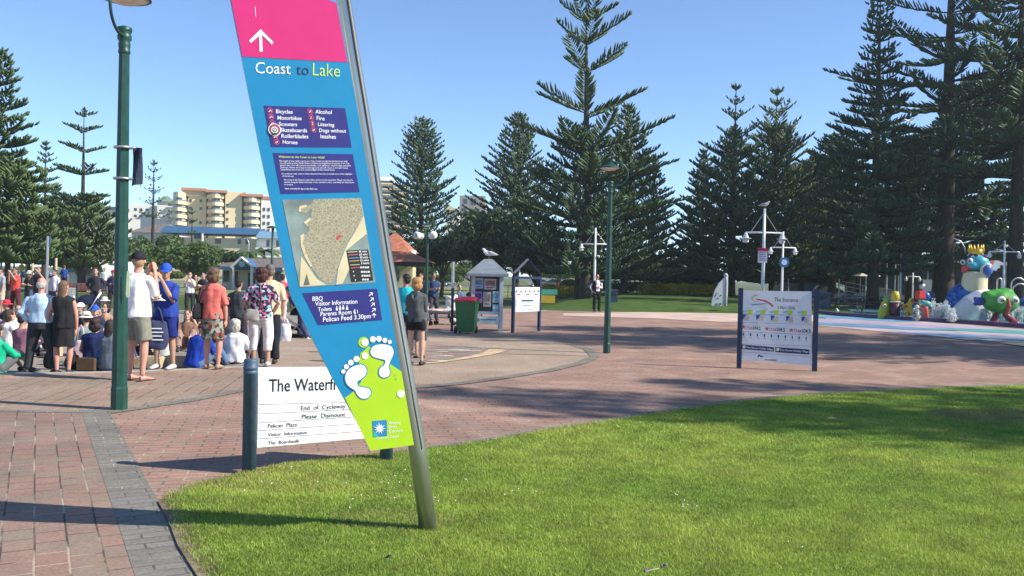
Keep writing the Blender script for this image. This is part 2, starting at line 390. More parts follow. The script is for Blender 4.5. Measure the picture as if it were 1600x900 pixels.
# pale path behind the plaza, rainbow painted apron before the water play area
sheet("pale_path", [(880, 489.5), (1000, 487.5), (1130, 489), (1290, 492), (1290, 502), (1130, 503), (1010, 497), (880, 493)], .010, mat("pink_path_concrete", (.50, .37, .30), .9, var=.2, scale=.7))
cols = [((.10, .38, .62), .0), ((.46, .36, .52), .24), ((.10, .33, .60), .5), ((.45, .33, .47), .72), ((.50, .40, .36), .9)]
def painted(name, pix, c, z): return sheet(name, pix, z, mat(name + "_" + str(round(c[0], 2)) + str(z), c, .7, var=.22, scale=1.0))
painted("painted_paving", [(1276, 490), (1330, 493), (1600, 515), (1800, 528), (1800, 560), (1600, 541), (1500, 530), (1276, 508)], (.42, .34, .38), .010)
painted("painted_paving", [(1276, 490), (1310, 491), (1440, 503), (1400, 503), (1276, 496)], (.12, .27, .39), .015)
painted("painted_paving", [(1276, 497), (1400, 504), (1600, 516), (1600, 519), (1400, 508), (1276, 502)], (.36, .29, .37), .015)
painted("painted_paving", [(1276, 503), (1380, 508), (1500, 517), (1420, 515), (1276, 507)], (.10, .22, .34), .020)
painted("painted_paving", [(1430, 512), (1540, 514), (1600, 517), (1800, 529), (1800, 534), (1600, 522), (1540, 519)], (.07, .30, .28), .020)
painted("painted_paving", [(1400, 518), (1500, 521), (1700, 536), (1700, 545), (1500, 530)], (.16, .24, .34), .020)
sheet("sand_path", [(1500, 526), (1600, 533), (1800, 548), (1800, 560), (1600, 541)], .026, mat("sand_path_tan", (.52, .41, .28), .9))

# ---------------------------------------------------------------- lawn with real blades
lawn_px = [(330, 1010), (322, 900), (292, 850), (276, 812), (259, 780), (300, 762), (345, 751), (390, 740), (450, 728), (520, 719), (600, 711), (700, 700), (780, 688), (860, 674), (930, 663), (1000, 652), (1075, 640), (1150, 630), (1230, 622), (1300, 617), (1400, 611), (1500, 607), (1600, 604), (1750, 600)]
lawn = [ground(x, y, 0.0) for x, y in lawn_px]
lawn_poly = [(p.x, p.y) for p in lawn] + [(16, lawn[-1].y), (16, 2.5), (lawn[0].x, 2.5)]
def inpoly(X, Y, P):
    c = np.zeros(len(X), dtype=bool); j = len(P) - 1
    for i in range(len(P)):
        xi, yi = P[i]; xj, yj = P[j]
        if yi != yj: c ^= ((yi > Y) != (yj > Y)) & (X < (xj - xi) * (Y - yi) / (yj - yi) + xi)
        j = i
    return c
M_turf = multi_noise_mat("turf_ground", [(.13, .20, .025), (.19, .27, .035), (.24, .28, .06)], scale=1.2, bump=.6, bscale=60)
b = MB().use(M_turf); b.prism([Vector((x, y, .018)) for x, y in lawn_poly], (0, 0, -.03)); o = b.build("lawn_soil")
bm = bmesh.new(); bm.from_mesh(o.data); bmesh.ops.triangulate(bm, faces=[f for f in bm.faces if len(f.verts) > 4]); bm.to_mesh(o.data); bm.free()
tag(o, kind="structure")
# thin paver kerb round the lawn
kp = [(345, 751), (390, 741), (450, 729), (520, 720), (600, 711), (700, 698), (780, 686), (860, 671), (930, 660), (1000, 649), (1075, 637), (1150, 627), (1230, 619), (1300, 614), (1400, 608), (1500, 604), (1600, 601), (1750, 597)]
strip("lawn_edging", kp, .22, .014, M_greyband)
for i in range(0):
    pass
strip("worn_soil_edge", [(330, 900), (296, 850), (280, 812), (262, 782), (300, 764), (345, 753), (390, 742)], .13, .0185, multi_noise_mat("edge_soil", [(.10, .075, .05), (.19, .145, .095), (.26, .21, .14)], scale=9))
def noise2(x, y, s, k=0): return noise.noise(Vector((x * s + k, y * s, k)))
def blades(name, n, seed, ymin, ymax, hmin, hmax, wid, mats, mi_fn):
    rs = np.random.RandomState(seed)
    # more blades close to the camera: sample y with 1/y weighting
    u = rs.rand(n * 2); Y = ymin * (ymax / ymin) ** (u ** .8); X = (rs.rand(n * 2) * 2 - 1) * (Y * .62 + .4)
    k = inpoly(X, Y, lawn_poly); X, Y = X[k][:n], Y[k][:n]; m = len(X)
    gn = np.array([noise.noise(Vector((x * .8, y * .8, 3))) for x, y in zip(X, Y)]) if m < 700000 else 0
    h = (hmin + (hmax - hmin) * rs.rand(m)) * (1 + .45 * gn); sc = np.clip(Y / 7, .8, 1.8)
    h *= 1.0
    a = rs.rand(m) * 6.283; lean = h * (.25 + .75 * rs.rand(m)); la = rs.rand(m) * 6.283
    wv = wid * sc * (.6 + .8 * rs.rand(m)) / 2
    dx, dy = np.cos(a) * wv, np.sin(a) * wv; lx, ly = np.cos(la) * lean, np.sin(la) * lean
    X = X + rs.normal(size=m) * .03; Y = Y + rs.normal(size=m) * .03; Z0 = np.full(m, .014)
    P0 = np.stack([X - dx, Y - dy, Z0], 1); P1 = np.stack([X + dx, Y + dy, Z0], 1)
    P2 = np.stack([X - dx * .7 + lx * .35, Y - dy * .7 + ly * .35, Z0 + h * .6], 1); P3 = np.stack([X + dx * .7 + lx * .35, Y + dy * .7 + ly * .35, Z0 + h * .6], 1)
    P4 = np.stack([X + lx, Y + ly, Z0 + h * .95], 1)
    V = np.stack([P0, P1, P2, P3, P4], 1).reshape(-1, 3); i = np.arange(m) * 5
    Fc = np.stack([np.stack([i, i + 1, i + 3], 1), np.stack([i, i + 3, i + 2], 1), np.stack([i + 2, i + 3, i + 4], 1)], 1).reshape(-1, 3)
    mi = np.repeat(mi_fn(rs, m, X, Y, gn), 3).astype(np.int32)
    o = mesh_np(name, V, Fc, mats, mi=mi)
    return tag(o, "short sunlit green lawn with clover beside the brick paving", "grass", kind="stuff")
def leaf_mat(name, col, var=.25, trans=.3, scale=3.0, rough=.55):
    m = mat(name, col, rough, var=var, scale=scale, spec=.3)
    t = m.node_tree; n = t.nodes; L = t.links; b = n["Principled BSDF"]
    tr = n.new("ShaderNodeBsdfTranslucent"); ms = n.new("ShaderNodeMixShader"); ms.inputs[0].default_value = trans
    src = b.inputs["Base Color"].links[0].from_socket; L.new(src, tr.inputs[0])
    L.new(b.outputs[0], ms.inputs[1]); L.new(tr.outputs[0], ms.inputs[2]); L.new(ms.outputs[0], n["Material Output"].inputs[0]); return m
G1 = leaf_mat("grass_green", (.30, .42, .065), trans=.4); G2 = leaf_mat("grass_yellow_green", (.42, .48, .10), trans=.4); G3 = leaf_mat("grass_deep_green", (.18, .29, .05), trans=.4); G4 = leaf_mat("grass_dry", (.34, .29, .12))
def mif(rs, m, X, Y, gn):
    r = rs.rand(m) + gn * .9; mi = np.zeros(m, dtype=int); mi[r < .22] = 2; mi[r > .62] = 1
    dry = rs.rand(m) < (.03 + .09 * np.clip(gn, 0, 1)); mi[dry] = 3
    # worn strip by the sign post and along the paving edge
    c = np.hypot(X + .75, (Y - 5.9) * 1.6) < .42; mi[c & (rs.rand(m) < .45)] = 3
    c = np.hypot((X - 6.4) / 2, Y - 11.1) < .6; mi[c & (rs.rand(m) < .8)] = 3
    c = (X < -.9) & (Y > 6.55); mi[c & (rs.rand(m) < .18)] = 3
    de = np.full(m, 9.0)
    for (ax, ay), (bx, by) in zip(lawn_poly[:-3], lawn_poly[1:-2]):
        ux, uy = bx - ax, by - ay; tt = np.clip(((X - ax) * ux + (Y - ay) * uy) / (ux * ux + uy * uy + 1e-9), 0, 1); de = np.minimum(de, np.hypot(X - ax - tt * ux, Y - ay - tt * uy))
    c = (de < .10 + .08 * gn); mi[c & (rs.rand(m) < .22)] = 3
    c = (X < -.6) & (Y < 6.4) & (rs.rand(m) < .35); mi[c] = 2
    return mi
blades("lawn_grass", 640000, 5, 4.2, 15.0, .012, .034, .0048, [G1, G2, G3, G4], mif)
# clover flowers and little finds on the lawn
rs = random.Random(3)
b = MB().use(mat("clover_white", (.75, .73, .66), .8)); b.smooth = True
for (cx, cy, s, k) in [(440, 750, 60, 5), (600, 760, 60, 5), (520, 775, 60, 5), (690, 765, 50, 5), (800, 770, 40, 4), (1060, 775, 40, 3), (1045, 780, 30, 4), (1240, 853, 20, 2), (1370, 745, 30, 1), (640, 745, 40, 5)]:
    for _ in range(k):
        p = ground(cx + rs.uniform(-s, s), cy + rs.uniform(-s, s) * .4, .055)
        b.ball(p, (.0055, .0055, .005), 6, 4)
tag(b.build("clover_flowers"), "tiny white clover flowers scattered through the lawn", "flowers", kind="stuff")
p = ground(1018, 893, .07); t = thing("fallen_twig", "pale twig with dried purple flowers lying in the grass", "twig", p)
MB().use(mat("twig_pale", (.45, .4, .33), .8)).tube([(-.03, 0, 0), (.02, .01, .01), (.05, .03, .01), (.085, .035, .02)], [.003, .003, .0025, .002], 5).build("stem", parent=t)
b = MB().use(mat("dry_purple", (.22, .13, .2), .9)); b.smooth = True
for (x, y, z) in [(-.035, 0, .004), (-.025, .01, .008), (.06, .03, .02), (.075, .045, .02), (.08, .03, .03)]:
    b = MB().use(_mats["dry_purple"], True); b.ball((x, y, z), .009, 6, 4); b.build("flower_head", parent=t)
p = ground(609, 873, .07); b = MB().use(mat("dark_leaf", (.03, .03, .022), .8))
b.add([p + Vector(q) for q in [(-.03, 0, 0), (0, -.018, .012), (.03, .003, .03), (.012, .02, .012), (-.01, .02, .02)]], [(0, 1, 2, 3, 4)])
tag(b.build("fallen_leaf"), "dark curled dead leaf lying on the lawn near the leaning pole", "leaf")
p = ground(1299, 655, .09); b = MB().use(G4)
b.add([p + Vector(q) for q in [(-.06, 0, 0), (0, -.03, .01), (.07, .0, .01), (.01, .03, .03)]], [(0, 1, 2, 3)])
tag(b.build("fallen_leaf"), "small tan dry leaf on the far side of the lawn near tree shade", "leaf")
# ================================================================ COAST TO LAKE SIGN
W_ = mat("sign_white", (.82, .82, .82), .45, var=.03); M_pink = mat("sign_magenta", (.55, .018, .15), .4, var=.04)
M_blue = mat("sign_blue", (.006, .205, .40), .4, var=.05); M_navy = mat("sign_purple_navy", (.024, .024, .17), .4, var=.06)
M_lime = mat("sign_lime", (.36, .56, .015), .4, var=.04); M_red = mat("sign_red", (.55, .05, .09), .5); M_black = mat("sign_black", (.02, .02, .022), .5)
M_steel = mat("brushed_steel", (.42, .43, .40), .32, metal=.85, var=.12, scale=6, stretch=(1, 1, .2)); M_alu = mat("panel_edge_metal", (.28, .33, .38), .4, metal=.4)
M_ink = mat("sign_dark_navy_ink", (.015, .03, .10), .5); M_yel2 = mat("sign_yellow_ink", (.48, .66, .14), .5)
base = ground(671, 824, .04)
sg = thing("information_sign", "leaning pink, blue and lime Coast to Lake sign on a steel pole", "sign", base)
FA = Face(base + Vector((0, 0, 0)), R(24))
def local(o, root):            # parts were built in world coordinates: keep them there under their root
    o.parent = root; o.matrix_parent_inverse = Matrix.Translation(root.location).inverted(); return o
outline = [(344, -66), (526, 4), (545, 97), (555, 150), (586, 330), (619, 530), (648, 695), (583, 704), (519, 590), (457, 468), (453, 458), (422, 310), (405, 230), (377, 87), (360, 0)]
outline = [(x, y) for x, y in outline]
TH = .02
b = MB().use(M_blue); q = [FA.px(x, y, 0) for x, y in outline]; n = len(q); off = -FA.n * TH
# front face as blue, edge + back as metal
b.add(q, [tuple(range(n))])
b.use(M_alu); b.add(q + [p + off for p in q], [tuple(range(2 * n - 1, n - 1, -1))] + [(i, i + n, (i + 1) % n + n, (i + 1) % n) for i in range(n)])
# a slim return edge standing off to the left (visible side of the folded panel)
local(b.build("sign_panel"), sg)
def decal(name, m, pts, off, th=True, parent=sg, F_=FA):
    b = MB().use(m); F_.flat(b, pts, off); return local(b.build(name), parent)
decal("pink_panel", M_pink, [(346, -64), (525.5, 5), (543, 97.5), (378.5, 88.5), (361, 0)], .002)
# arrow
b = MB().use(W_); FA.flat(b, [(405.7, 81), (410.3, 81), (409, 52), (404.6, 52)], .004)
FA.flat(b, [(389, 64), (391.5, 67.5), (408, 53.5), (425, 70), (427, 66), (407, 46)], .0045); local(b.build("arrow"), sg)
b = MB().use(W_)
FA.text(b, "Coast", 399, 114.5, 454, 116, .003, 1.1, -.004)
local(b.build("lettering"), sg)
b = MB().use(M_ink); FA.text(b, "to", 463, 116.5, 482, 117.5, .003, 1.1, -.004); local(b.build("lettering"), sg)
b = MB().use(M_yel2); FA.text(b, "Lake", 488.5, 118, 531, 120, .003, 1.15, -.004); local(b.build("lettering"), sg)
b = MB().use(W_); FA.flat(b, [(398.2, 11), (399, 11), (399.8, 27), (399.3, 27)], .003); local(b.build("scratch_mark"), sg)
# prohibitions panel
pr = decal("notice_panel", M_navy, [(412, 165), (539, 169), (549.4, 230.4), (423.6, 229.6)], .002)
b = MB().use(W_)
for (s_, x0, x1, y) in [("Bicycles", 431, 457, 177), ("Motorbikes", 433.5, 471, 187), ("Scooters", 435.5, 464, 196.5), ("Skateboards", 438, 479.5, 206), ("Rollerblades", 439.5, 481.5, 215.5), ("Horses", 441.5, 464.5, 224.6),
                        ("Alcohol", 492.5, 518, 177.5), ("Fire", 494.5, 507, 187.5), ("Littering", 496.5, 522, 197), ("Dogs without", 498.5, 540.5, 206.5), ("leashes", 500.5, 524.5, 216)]:
    FA.text(b, s_, x0, y, x1, y + .9, .004, 1.05, .006)
local(b.build("lettering"), sg)
icons = [(421.8, 173, 0), (423.3, 182.5, 1), (425.5, 192.5, 2), (430, 213.5, 3), (432, 222, 4), (484, 174.5, 5), (486, 183.8, 6), (488, 193.3, 7), (489.8, 203, 4)]
for (x, y, k) in icons:
    b = MB().use(M_red); FA.disc(b, x, y, 4.6, .0035, 18); b.use(M_navy); FA.disc(b, x, y, 3.6, .0045, 18)
    b.use(W_)
    if k in (0, 1, 2, 3): FA.disc(b, x - 1.2, y + 1, 1.1, .0055, 8); FA.disc(b, x + 1.4, y + 1, 1.1, .0055, 8); FA.flat(b, [(x - 1.5, y + .8), (x + .8, y - 1.6), (x + 1.8, y + .9)], .0062)
    elif k == 4: FA.flat(b, [(x - 2, y - .5), (x + 1.2, y - 1.5), (x + 2, y - .4), (x + 1.2, y + 2), (x - 1.4, y + 2)], .0055)
    elif k == 5: FA.flat(b, [(x - 1.6, y - 1.6), (x - .2, y - 1.6), (x - .2, y + 2), (x - 1.4, y + 2)], .0055); FA.flat(b, [(x + .6, y - 2), (x + 1.6, y - 2), (x + 1.9, y + 2), (x + .4, y + 2)], .0055)
    elif k == 6: FA.flat(b, [(x - 1.8, y + 2), (x, y - 2.4), (x + 1.8, y + 2)], .0055)
    else: FA.flat(b, [(x - .8, y - 2.2), (x + .8, y - 2.2), (x + 1, y + 2.4), (x - 1, y + 2.4)], .0055)
    b.use(M_red); FA.flat(b, [(x - 3, y - 2.4), (x - 2.3, y - 3), (x + 3, y + 2.4), (x + 2.3, y + 3)], .0068)
    local(b.build("prohibition_symbol"), sg)
b = MB().use(W_); FA.disc(b, 428.8, 203, 9.8, .008, 28); b.use(mat("sticker_maroon", (.28, .06, .08), .5)); FA.disc(b, 428.8, 202.6, 8.6, .009, 28)
b.use(W_); FA.disc(b, 428.8, 203.4, 5.2, .010, 24); b.use(mat("sticker_grey", (.12, .14, .16), .5)); FA.disc(b, 428.8, 203.2, 3.8, .011, 20); b.use(W_); FA.disc(b, 428.8, 203.2, 1.9, .012, 14)
b.use(M_black); FA.disc(b, 428.8, 203.2, .9, .013, 10); FA.flat(b, [(422.5, 208), (435, 208), (432, 211.4), (425.5, 211.4)], .0105)
local(b.build("round_sticker"), sg)
# welcome panel
decal("notice_panel", M_navy, [(426.3, 239), (551.3, 241), (561.6, 300), (438.6, 303)], .002)
b = MB().use(M_yel2); FA.text(b, "Welcome to the Coast to Lake Walk!", 435, 246.5, 507, 247.8, .004, 1.0, .01); local(b.build("lettering"), sg)
b = MB().use(W_)
for (s_, x0, x1, y) in [("The length of your walk is up to you. If you choose to take the full three hour walk,", 436, 543, 252.6), ("you will enjoy pristine Pacific Ocean coastline and magnificent foreshores of the Tug-", 437, 546, 256), ("gerah Lakes. You will traverse boardwalks, rock platforms, raised bridges and parks", 437.5, 548, 259.5), ("pathways. Follow the Coast to Lake signs and you will return to this spot having", 438, 543, 263), ("experienced one of the true natural delights of the Central Coast.", 438.5, 523, 266.2),
                        ("For a shorter walk, travel in either direction from here to sample some of the highlights", 440, 550, 272.5), ("of the full trail.", 441, 459, 276), ("The route of the Coast to Lake walk is shown on the map below. Please note that the", 443, 551, 282), ("section along the beach sand near rocks, marked in red, is unsuitable for wheelchairs", 443.5, 553, 285.7), ("or strollers.", 444, 458, 289.3), ("Have a wonderful day at the Entrance.", 445, 496, 295.8)]:
    FA.text(b, s_, x0, y, x1, y + .4, .004, .95, .004)
local(b.build("lettering"), sg)
# aerial map
def map_mat():
    m = bpy.data.materials.new("aerial_map"); m.use_nodes = True; t = m.node_tree; n = t.nodes; L = t.links; bs = n["Principled BSDF"]; bs.inputs["Roughness"].default_value = .4
    tc = n.new("ShaderNodeTexCoord"); v = n.new("ShaderNodeTexVoronoi"); v.feature = "DISTANCE_TO_EDGE"; v.inputs["Scale"].default_value = 55; L.new(tc.outputs["Object"], v.inputs[0])
    cr = n.new("ShaderNodeValToRGB"); L.new(v.outputs["Distance"], cr.inputs[0]); e = cr.color_ramp.elements
    e[0].position = .03; e[0].color = (.46, .40, .28, 1); e[1].position = .16; e[1].color = (.17, .17, .10, 1)
    n2 = n.new("ShaderNodeTexNoise"); n2.inputs["Scale"].default_value = 14; n2.inputs["Detail"].default_value = 8; L.new(tc.outputs["Object"], n2.inputs[0])
    mx = n.new("ShaderNodeMix"); mx.data_type = 'RGBA'; L.new(n2.outputs[0], mx.inputs[0]); L.new(cr.outputs[0], mx.inputs[6]); mx.inputs[7].default_value = (.33, .30, .20, 1)
    L.new(mx.outputs[2], bs.inputs["Base Color"]); return m
mp_ = decal("map_panel", mat("map_sea", (.20, .26, .24), .35, var=.35, scale=7), [(441, 312), (564, 309.5), (586.5, 441), (468, 449)], .002)
b = MB().use(map_mat()); FA.flat(b, [(490, 312), (500, 311), (564, 309.6), (568, 335), (560, 350), (552, 362), (541, 380), (533, 400), (527, 420), (522, 438), (518, 443), (508, 441), (497, 432), (487, 418), (480, 404), (475, 392), (471, 382), (469, 370), (474, 366), (480, 368), (483, 356), (474, 350), (476, 346), (486, 338), (487, 325), (478, 333), (468, 331), (468, 325), (478, 322), (486, 320)], .003)
b.use(mat("map_sand", (.60, .52, .33), .5, var=.1)); FA.flat(b, [(568, 337), (573, 365), (541, 391), (546, 420), (535, 443), (525, 445), (528, 420), (535, 400), (543, 381), (554, 363)], .0036)
FA.flat(b, [(470, 400), (483, 418), (495, 436), (510, 445), (468, 448)], .0033)
b.use(mat("map_surf", (.62, .50, .32), .5)); FA.flat(b, [(466, 330), (468, 322), (478, 320), (480, 323), (470, 326), (470, 332)], .0042); FA.flat(b, [(469, 368), (475, 365), (473, 380), (480, 400), (488, 416), (485, 417), (476, 402), (470, 385)], .0042)
FA.flat(b, [(474, 348), (484, 340), (486, 343), (478, 350)], .0042)
b.use(M_red); FA.flat(b, [(525, 372), (530, 366), (534, 368), (528, 375)], .0045); FA.disc(b, 477, 396, .9, .0045, 8)
b.use(mat("map_tree", (.12, .13, .1), .6)); FA.flat(b, [(474, 446), (479, 428), (484, 445)], .0045)
local(b.build("map_picture"), mp_) if False else local(b.build("map_picture"), sg)
b = MB().use(M_black); FA.flat(b, [(541, 391.5), (575, 389.8), (583, 438), (549, 440.5)], .005)
for i, (c, y) in enumerate([((.6, .6, .2), 393.5), ((.6, .15, .25), 398), ((.1, .35, .6), 403), ((.6, .4, .1), 407.5), ((.5, .5, .3), 413.5), ((.55, .1, .1), 418)]):
    b.use(mat("legend_%d" % i, c, .5)); x = 543 + i * 1.0; FA.flat(b, [(x, y), (x + 15, y - .8), (x + 15, y + .2), (x, y + 1)], .006)
b.use(W_)
for i, (s_, y) in enumerate([("45 mins", 394), ("60 mins", 398.6), ("90 mins", 403.2), ("15 mins", 407.8), ("3 hours", 412.2)]): FA.text(b, s_, 560 + i * .9, y + .6, 573 + i * .9, y, .006, 1, .02)
for (x, y) in [(552, 425), (553, 431.5), (555, 438)]: FA.disc(b, x, y - .6, .9, .006, 8)
for r_, y in enumerate([418, 425, 431, 437]):
    for k in range(4 - (r_ > 2)): FA.flat(b, [(563 + k * 3.6 + r_, y - 1.6), (565.2 + k * 3.6 + r_, y - 1.6), (565.4 + k * 3.6 + r_, y + 1), (562.6 + k * 3.6 + r_, y + 1)], .006)
local(b.build("map_legend"), sg)
# directions panel
decal("direction_panel", M_navy, [(472, 458), (589, 451), (597, 500), (497, 508)], .002)
b = MB().use(W_)
for (s_, x0, x1, y0, y1) in [("BBQ", 488, 504, 470, 469.5), ("Visitor Information", 492, 558, 478, 474), ("Toilets", 496.5, 518, 486.5, 485.2), ("Parents Room", 500.5, 549, 494, 490.5), ("Pelican Feed 3.30pm", 504.5, 579, 502.8, 497)]:
    FA.text(b, s_, x0, y0, x1, y1, .004, 1.12, .006)
for k, (x, y) in enumerate([(526, 482), (531, 481), (536, 480.5), (542, 481)]):
    FA.disc(b, x, y - 2.6, 1.1, .004, 8); FA.flat(b, [(x - 1.5, y - 1), (x + 1.5, y - 1), (x + 1.8, y + 3), (x - 1.4, y + 3)], .004)
FA.disc(b, 554, 484.5, 1.1, .004, 8); FA.flat(b, [(552, 486), (554.5, 486), (556, 490), (553, 490)], .004); FA.flat(b, [(557.5, 484), (558.3, 484), (559, 489.5), (558.2, 489.5)], .004)
local(b.build("lettering"), sg)
b = MB().use(W_)
for (x, y) in [(579, 460), (580.5, 468), (582, 476), (583.5, 484.5)]:
    FA.flat(b, [(x - 3, y + 2.2), (x + 1.6, y - 2.4), (x + 2.4, y - 1.6), (x - 2.2, y + 3)], .004); FA.flat(b, [(x - 1.6, y - 3), (x + 3, y - 3), (x + 3, y + 1.6), (x + 2, y + 1.6), (x + 2, y - 2), (x - 1.6, y - 2)], .0045)
FA.flat(b, [(583.6, 490.5), (584.6, 490.5), (585.2, 496), (584.2, 496)], .004); FA.flat(b, [(581, 492.5), (584, 488.8), (587.4, 492), (586.8, 493), (584, 490.5), (581.7, 493.4)], .0045)
local(b.build("direction_arrows"), sg)
# lime foot of the panel and the two bare footprints
def cp(L_): return [(370 + x / 2.727, 500 + y / 2.727) for x, y in L_]
b = MB().use(M_lime)
FA.flat(b, cp([(460, 331), (480, 318), (500, 300), (530, 262), (530, 232), (515, 215), (520, 195), (522, 165), (528, 140), (545, 128), (560, 112), (575, 118), (575, 150), (590, 165), (620, 175), (650, 185), (690, 212), (707, 222), (758, 532), (570, 557)]), .002)
FA.disc(b, 370 + 540 / 2.727, 500 + 95 / 2.727, 8.4, .0026, 26)
local(b.build("lime_panel"), sg)
M_ring = mat("footprint_outline", (.02, .17, .36), .4)
def footprint(poly_, toes):
    cx = sum(p[0] for p in poly_) / len(poly_); cy = sum(p[1] for p in poly_) / len(poly_)
    # round the outline with a closed Catmull-Rom curve
    P = [Vector(p) for p in poly_]; n_ = len(P); S = []
    for i in range(n_):
        p0, p1, p2, p3 = P[i - 1], P[i], P[(i + 1) % n_], P[(i + 2) % n_]
        for k in range(4):
            t_ = k / 4; S.append(.5 * ((2 * p1) + (p2 - p0) * t_ + (2 * p0 - 5 * p1 + 4 * p2 - p3) * t_ ** 2 + (3 * p1 - p0 - 3 * p2 + p3) * t_ ** 3))
    b = MB().use(M_ring)
    out = []
    for i, p in enumerate(S):
        d = (S[(i + 1) % len(S)] - S[i - 1]).normalized(); out.append(p + Vector((d.y, -d.x)) * 4.5)
    FA.flat(b, cp([tuple(p) for p in out]), .0045)
    b.use(W_); FA.flat(b, cp([tuple(p) for p in S]), .0055)
    for (x, y, r_) in toes: FA.disc(b, 370 + x / 2.727, 500 + y / 2.727, r_ / 2.727, .0055, 18)
    local(b.build("footprint"), sg)
footprint([(462, 238), (475, 212), (500, 196), (532, 190), (550, 206), (549, 232), (530, 250), (513, 262), (517, 282), (545, 288), (566, 296), (569, 315), (555, 332), (530, 333), (513, 318), (503, 300), (480, 284), (465, 265)], [(453, 219, 9), (466, 199, 10.5), (485, 181, 12), (509, 166, 13)])
footprint([(571, 125), (588, 108), (630, 104), (658, 114), (667, 140), (653, 175), (646, 200), (652, 222), (641, 241), (618, 243), (606, 228), (610, 205), (626, 193), (632, 172), (605, 163), (582, 156), (570, 142)], [(579, 82, 13), (605, 80, 12), (630, 86, 10.5), (651, 93, 8.5), (545, 95, 15), (546, 153, 14), (698, 314, 16)])
# council logo
b = MB().use(mat("logo_blue", (.02, .2, .42), .4)); FA.flat(b, [(581.5, 657.5), (604, 656), (604.5, 681), (583, 682.5)], .004)
b.use(mat("logo_teal", (.02, .42, .38), .4)); FA.flat(b, [(583, 672), (592, 682), (583, 682.4)], .0045)
b.use(W_); st = []
for i in range(22):
    a = math.pi * 2 * i / 22; r_ = (10 if i % 4 == 0 else 8.6) if i % 2 == 0 else 3.6; st.append((592.8 + r_ * math.cos(a) * 1.0, 669.4 + r_ * math.sin(a)))
FA.flat(b, st, .006)
FA.text(b, "Wyong", 606.5, 663, 625.5, 662, .004, .9); FA.text(b, "Shire", 606.5, 669.5, 620, 669, .004, .9); FA.text(b, "Council", 607, 676, 628, 675, .004, .9)
FA.text(b, "Central Coast", 588, 686.5, 623, 683, .004, .9)
local(b.build("council_emblem"), sg)
b = MB().use(mat("grime_grey", (.25, .4, .1), .6)); FA.disc(b, 617, 586, 1.3, .004, 8); FA.disc(b, 618.5, 592, 1.7, .004, 8); local(b.build("grime_mark"), sg)
# leaning pole, two tubes with a dark groove between them, slightly behind the panel
b = MB().use(M_steel, True)
P0 = base + Vector((0, 0, -.15)); 
def polept(x, y, off=-.045): return FA.px(x, y, off)
pp = [polept(671, 824) + Vector((0, 0, -.06)), polept(652, 700), polept(633, 590), polept(600, 400), polept(569, 200), polept(551, 90), polept(537, 0), polept(527, -60)]
b.tube(pp, [(.057, .057), (.057, .057), (.056, .056), (.053, .053), (.050, .05), (.047, .047), (.045, .045), (.044, .044)], 20)
local(b.build("pole"), sg)
b = MB().use(mat("groove_dark", (.10, .10, .09), .4, metal=.6), True)
b.tube([p + FA.n * .052 + FA.p * .012 for p in pp[1:]], .006, 6); local(b.build("groove_trim"), sg)

# ================================================================ THE WATERFRONT SIGN
M_post = mat("sign_post_slate", (.055, .10, .155), .5, var=.2, scale=14, bump=.1)
wb = ground(389, 739, .0)
ws = thing("direction_sign", "low white board sign reading The Waterfront between two slate blue posts", "sign", wb)
FW = Face(wb, R(29)); 
wr = ground(596, 716, 0); wr = FW.px(598, 700, 0)
for i, (x, yt, P) in enumerate([(391, 561, wb), (604, 566, None)]):
    if P is None: P = FW.px(x, 690, 0); P = Vector((P.x, P.y, 0))
    top = (EYE + (hor(x) - yt) / F * P.y)
    b = MB().use(M_post, True); r_ = .056
    b.lathe([(r_, -.2), (r_, top - .12), (r_ * 1.06, top - .118), (r_ * 1.06, top - .098), (r_, top - .096), (r_, top - .085), (r_ * 1.06, top - .083), (r_ * 1.06, top - .063), (r_, top - .06), (r_, top - .015), (r_ * .92, top)], P, 20)
    local(b.build("post"), ws)
rows = [(574, 632, 573, 628), (633.2, 646.8, 629, 638.8), (648, 660.8, 640, 650.8), (662, 673, 652, 661.8), (674.2, 685.8, 663, 674), (687, 700, 675.2, 685.8)]
for i, (a0, a1, c0, c1) in enumerate(rows):
    k = (590 - 402) / (560 - 402)
    if i == 0: e0, e1 = 573 , a1 + (c1 - a1) * k
    else: e0, e1 = a0 + (c0 - a0) * k, a1 + (c1 - a1) * k
    b = MB().use(W_); FW.panel(b, [(403 - i * .3, a0), (592, e0), (592, e1), (403 - i * .3, a1)], 0.0, .015); o = b.build("sign_board", bevel=.002); local(o, ws)
b = MB().use(mat("letter_black", (.015, .015, .02), .5))
FW.text(b, "The Waterfront", 420, 612, 556, 608, .003, 1.32, .008)
for (s_, x0, x1, y0, y1) in [("End  of  Cycleway", 470, 540, 641, 637.5), ("Please  Dismount", 471.5, 539.5, 654.5, 650.5), ("Pelican  Plaza", 418.5, 464, 668.5, 666), ("Visitor  Information", 418.5, 480, 681.8, 678), ("The  Boardwalk", 418.5, 468, 694.8, 691)]:
    FW.text(b, s_, x0, y0, x1, y1, .003, 1.0, .004)
local(b.build("lettering"), ws)
b = MB().use(mat("bolt_grey", (.2, .2, .2), .4, metal=.5))
for y in (585, 625, 640, 654, 667, 680, 693): FW.disc(b, 406, y, .8, .004, 8)
local(b.build("bolts"), ws)

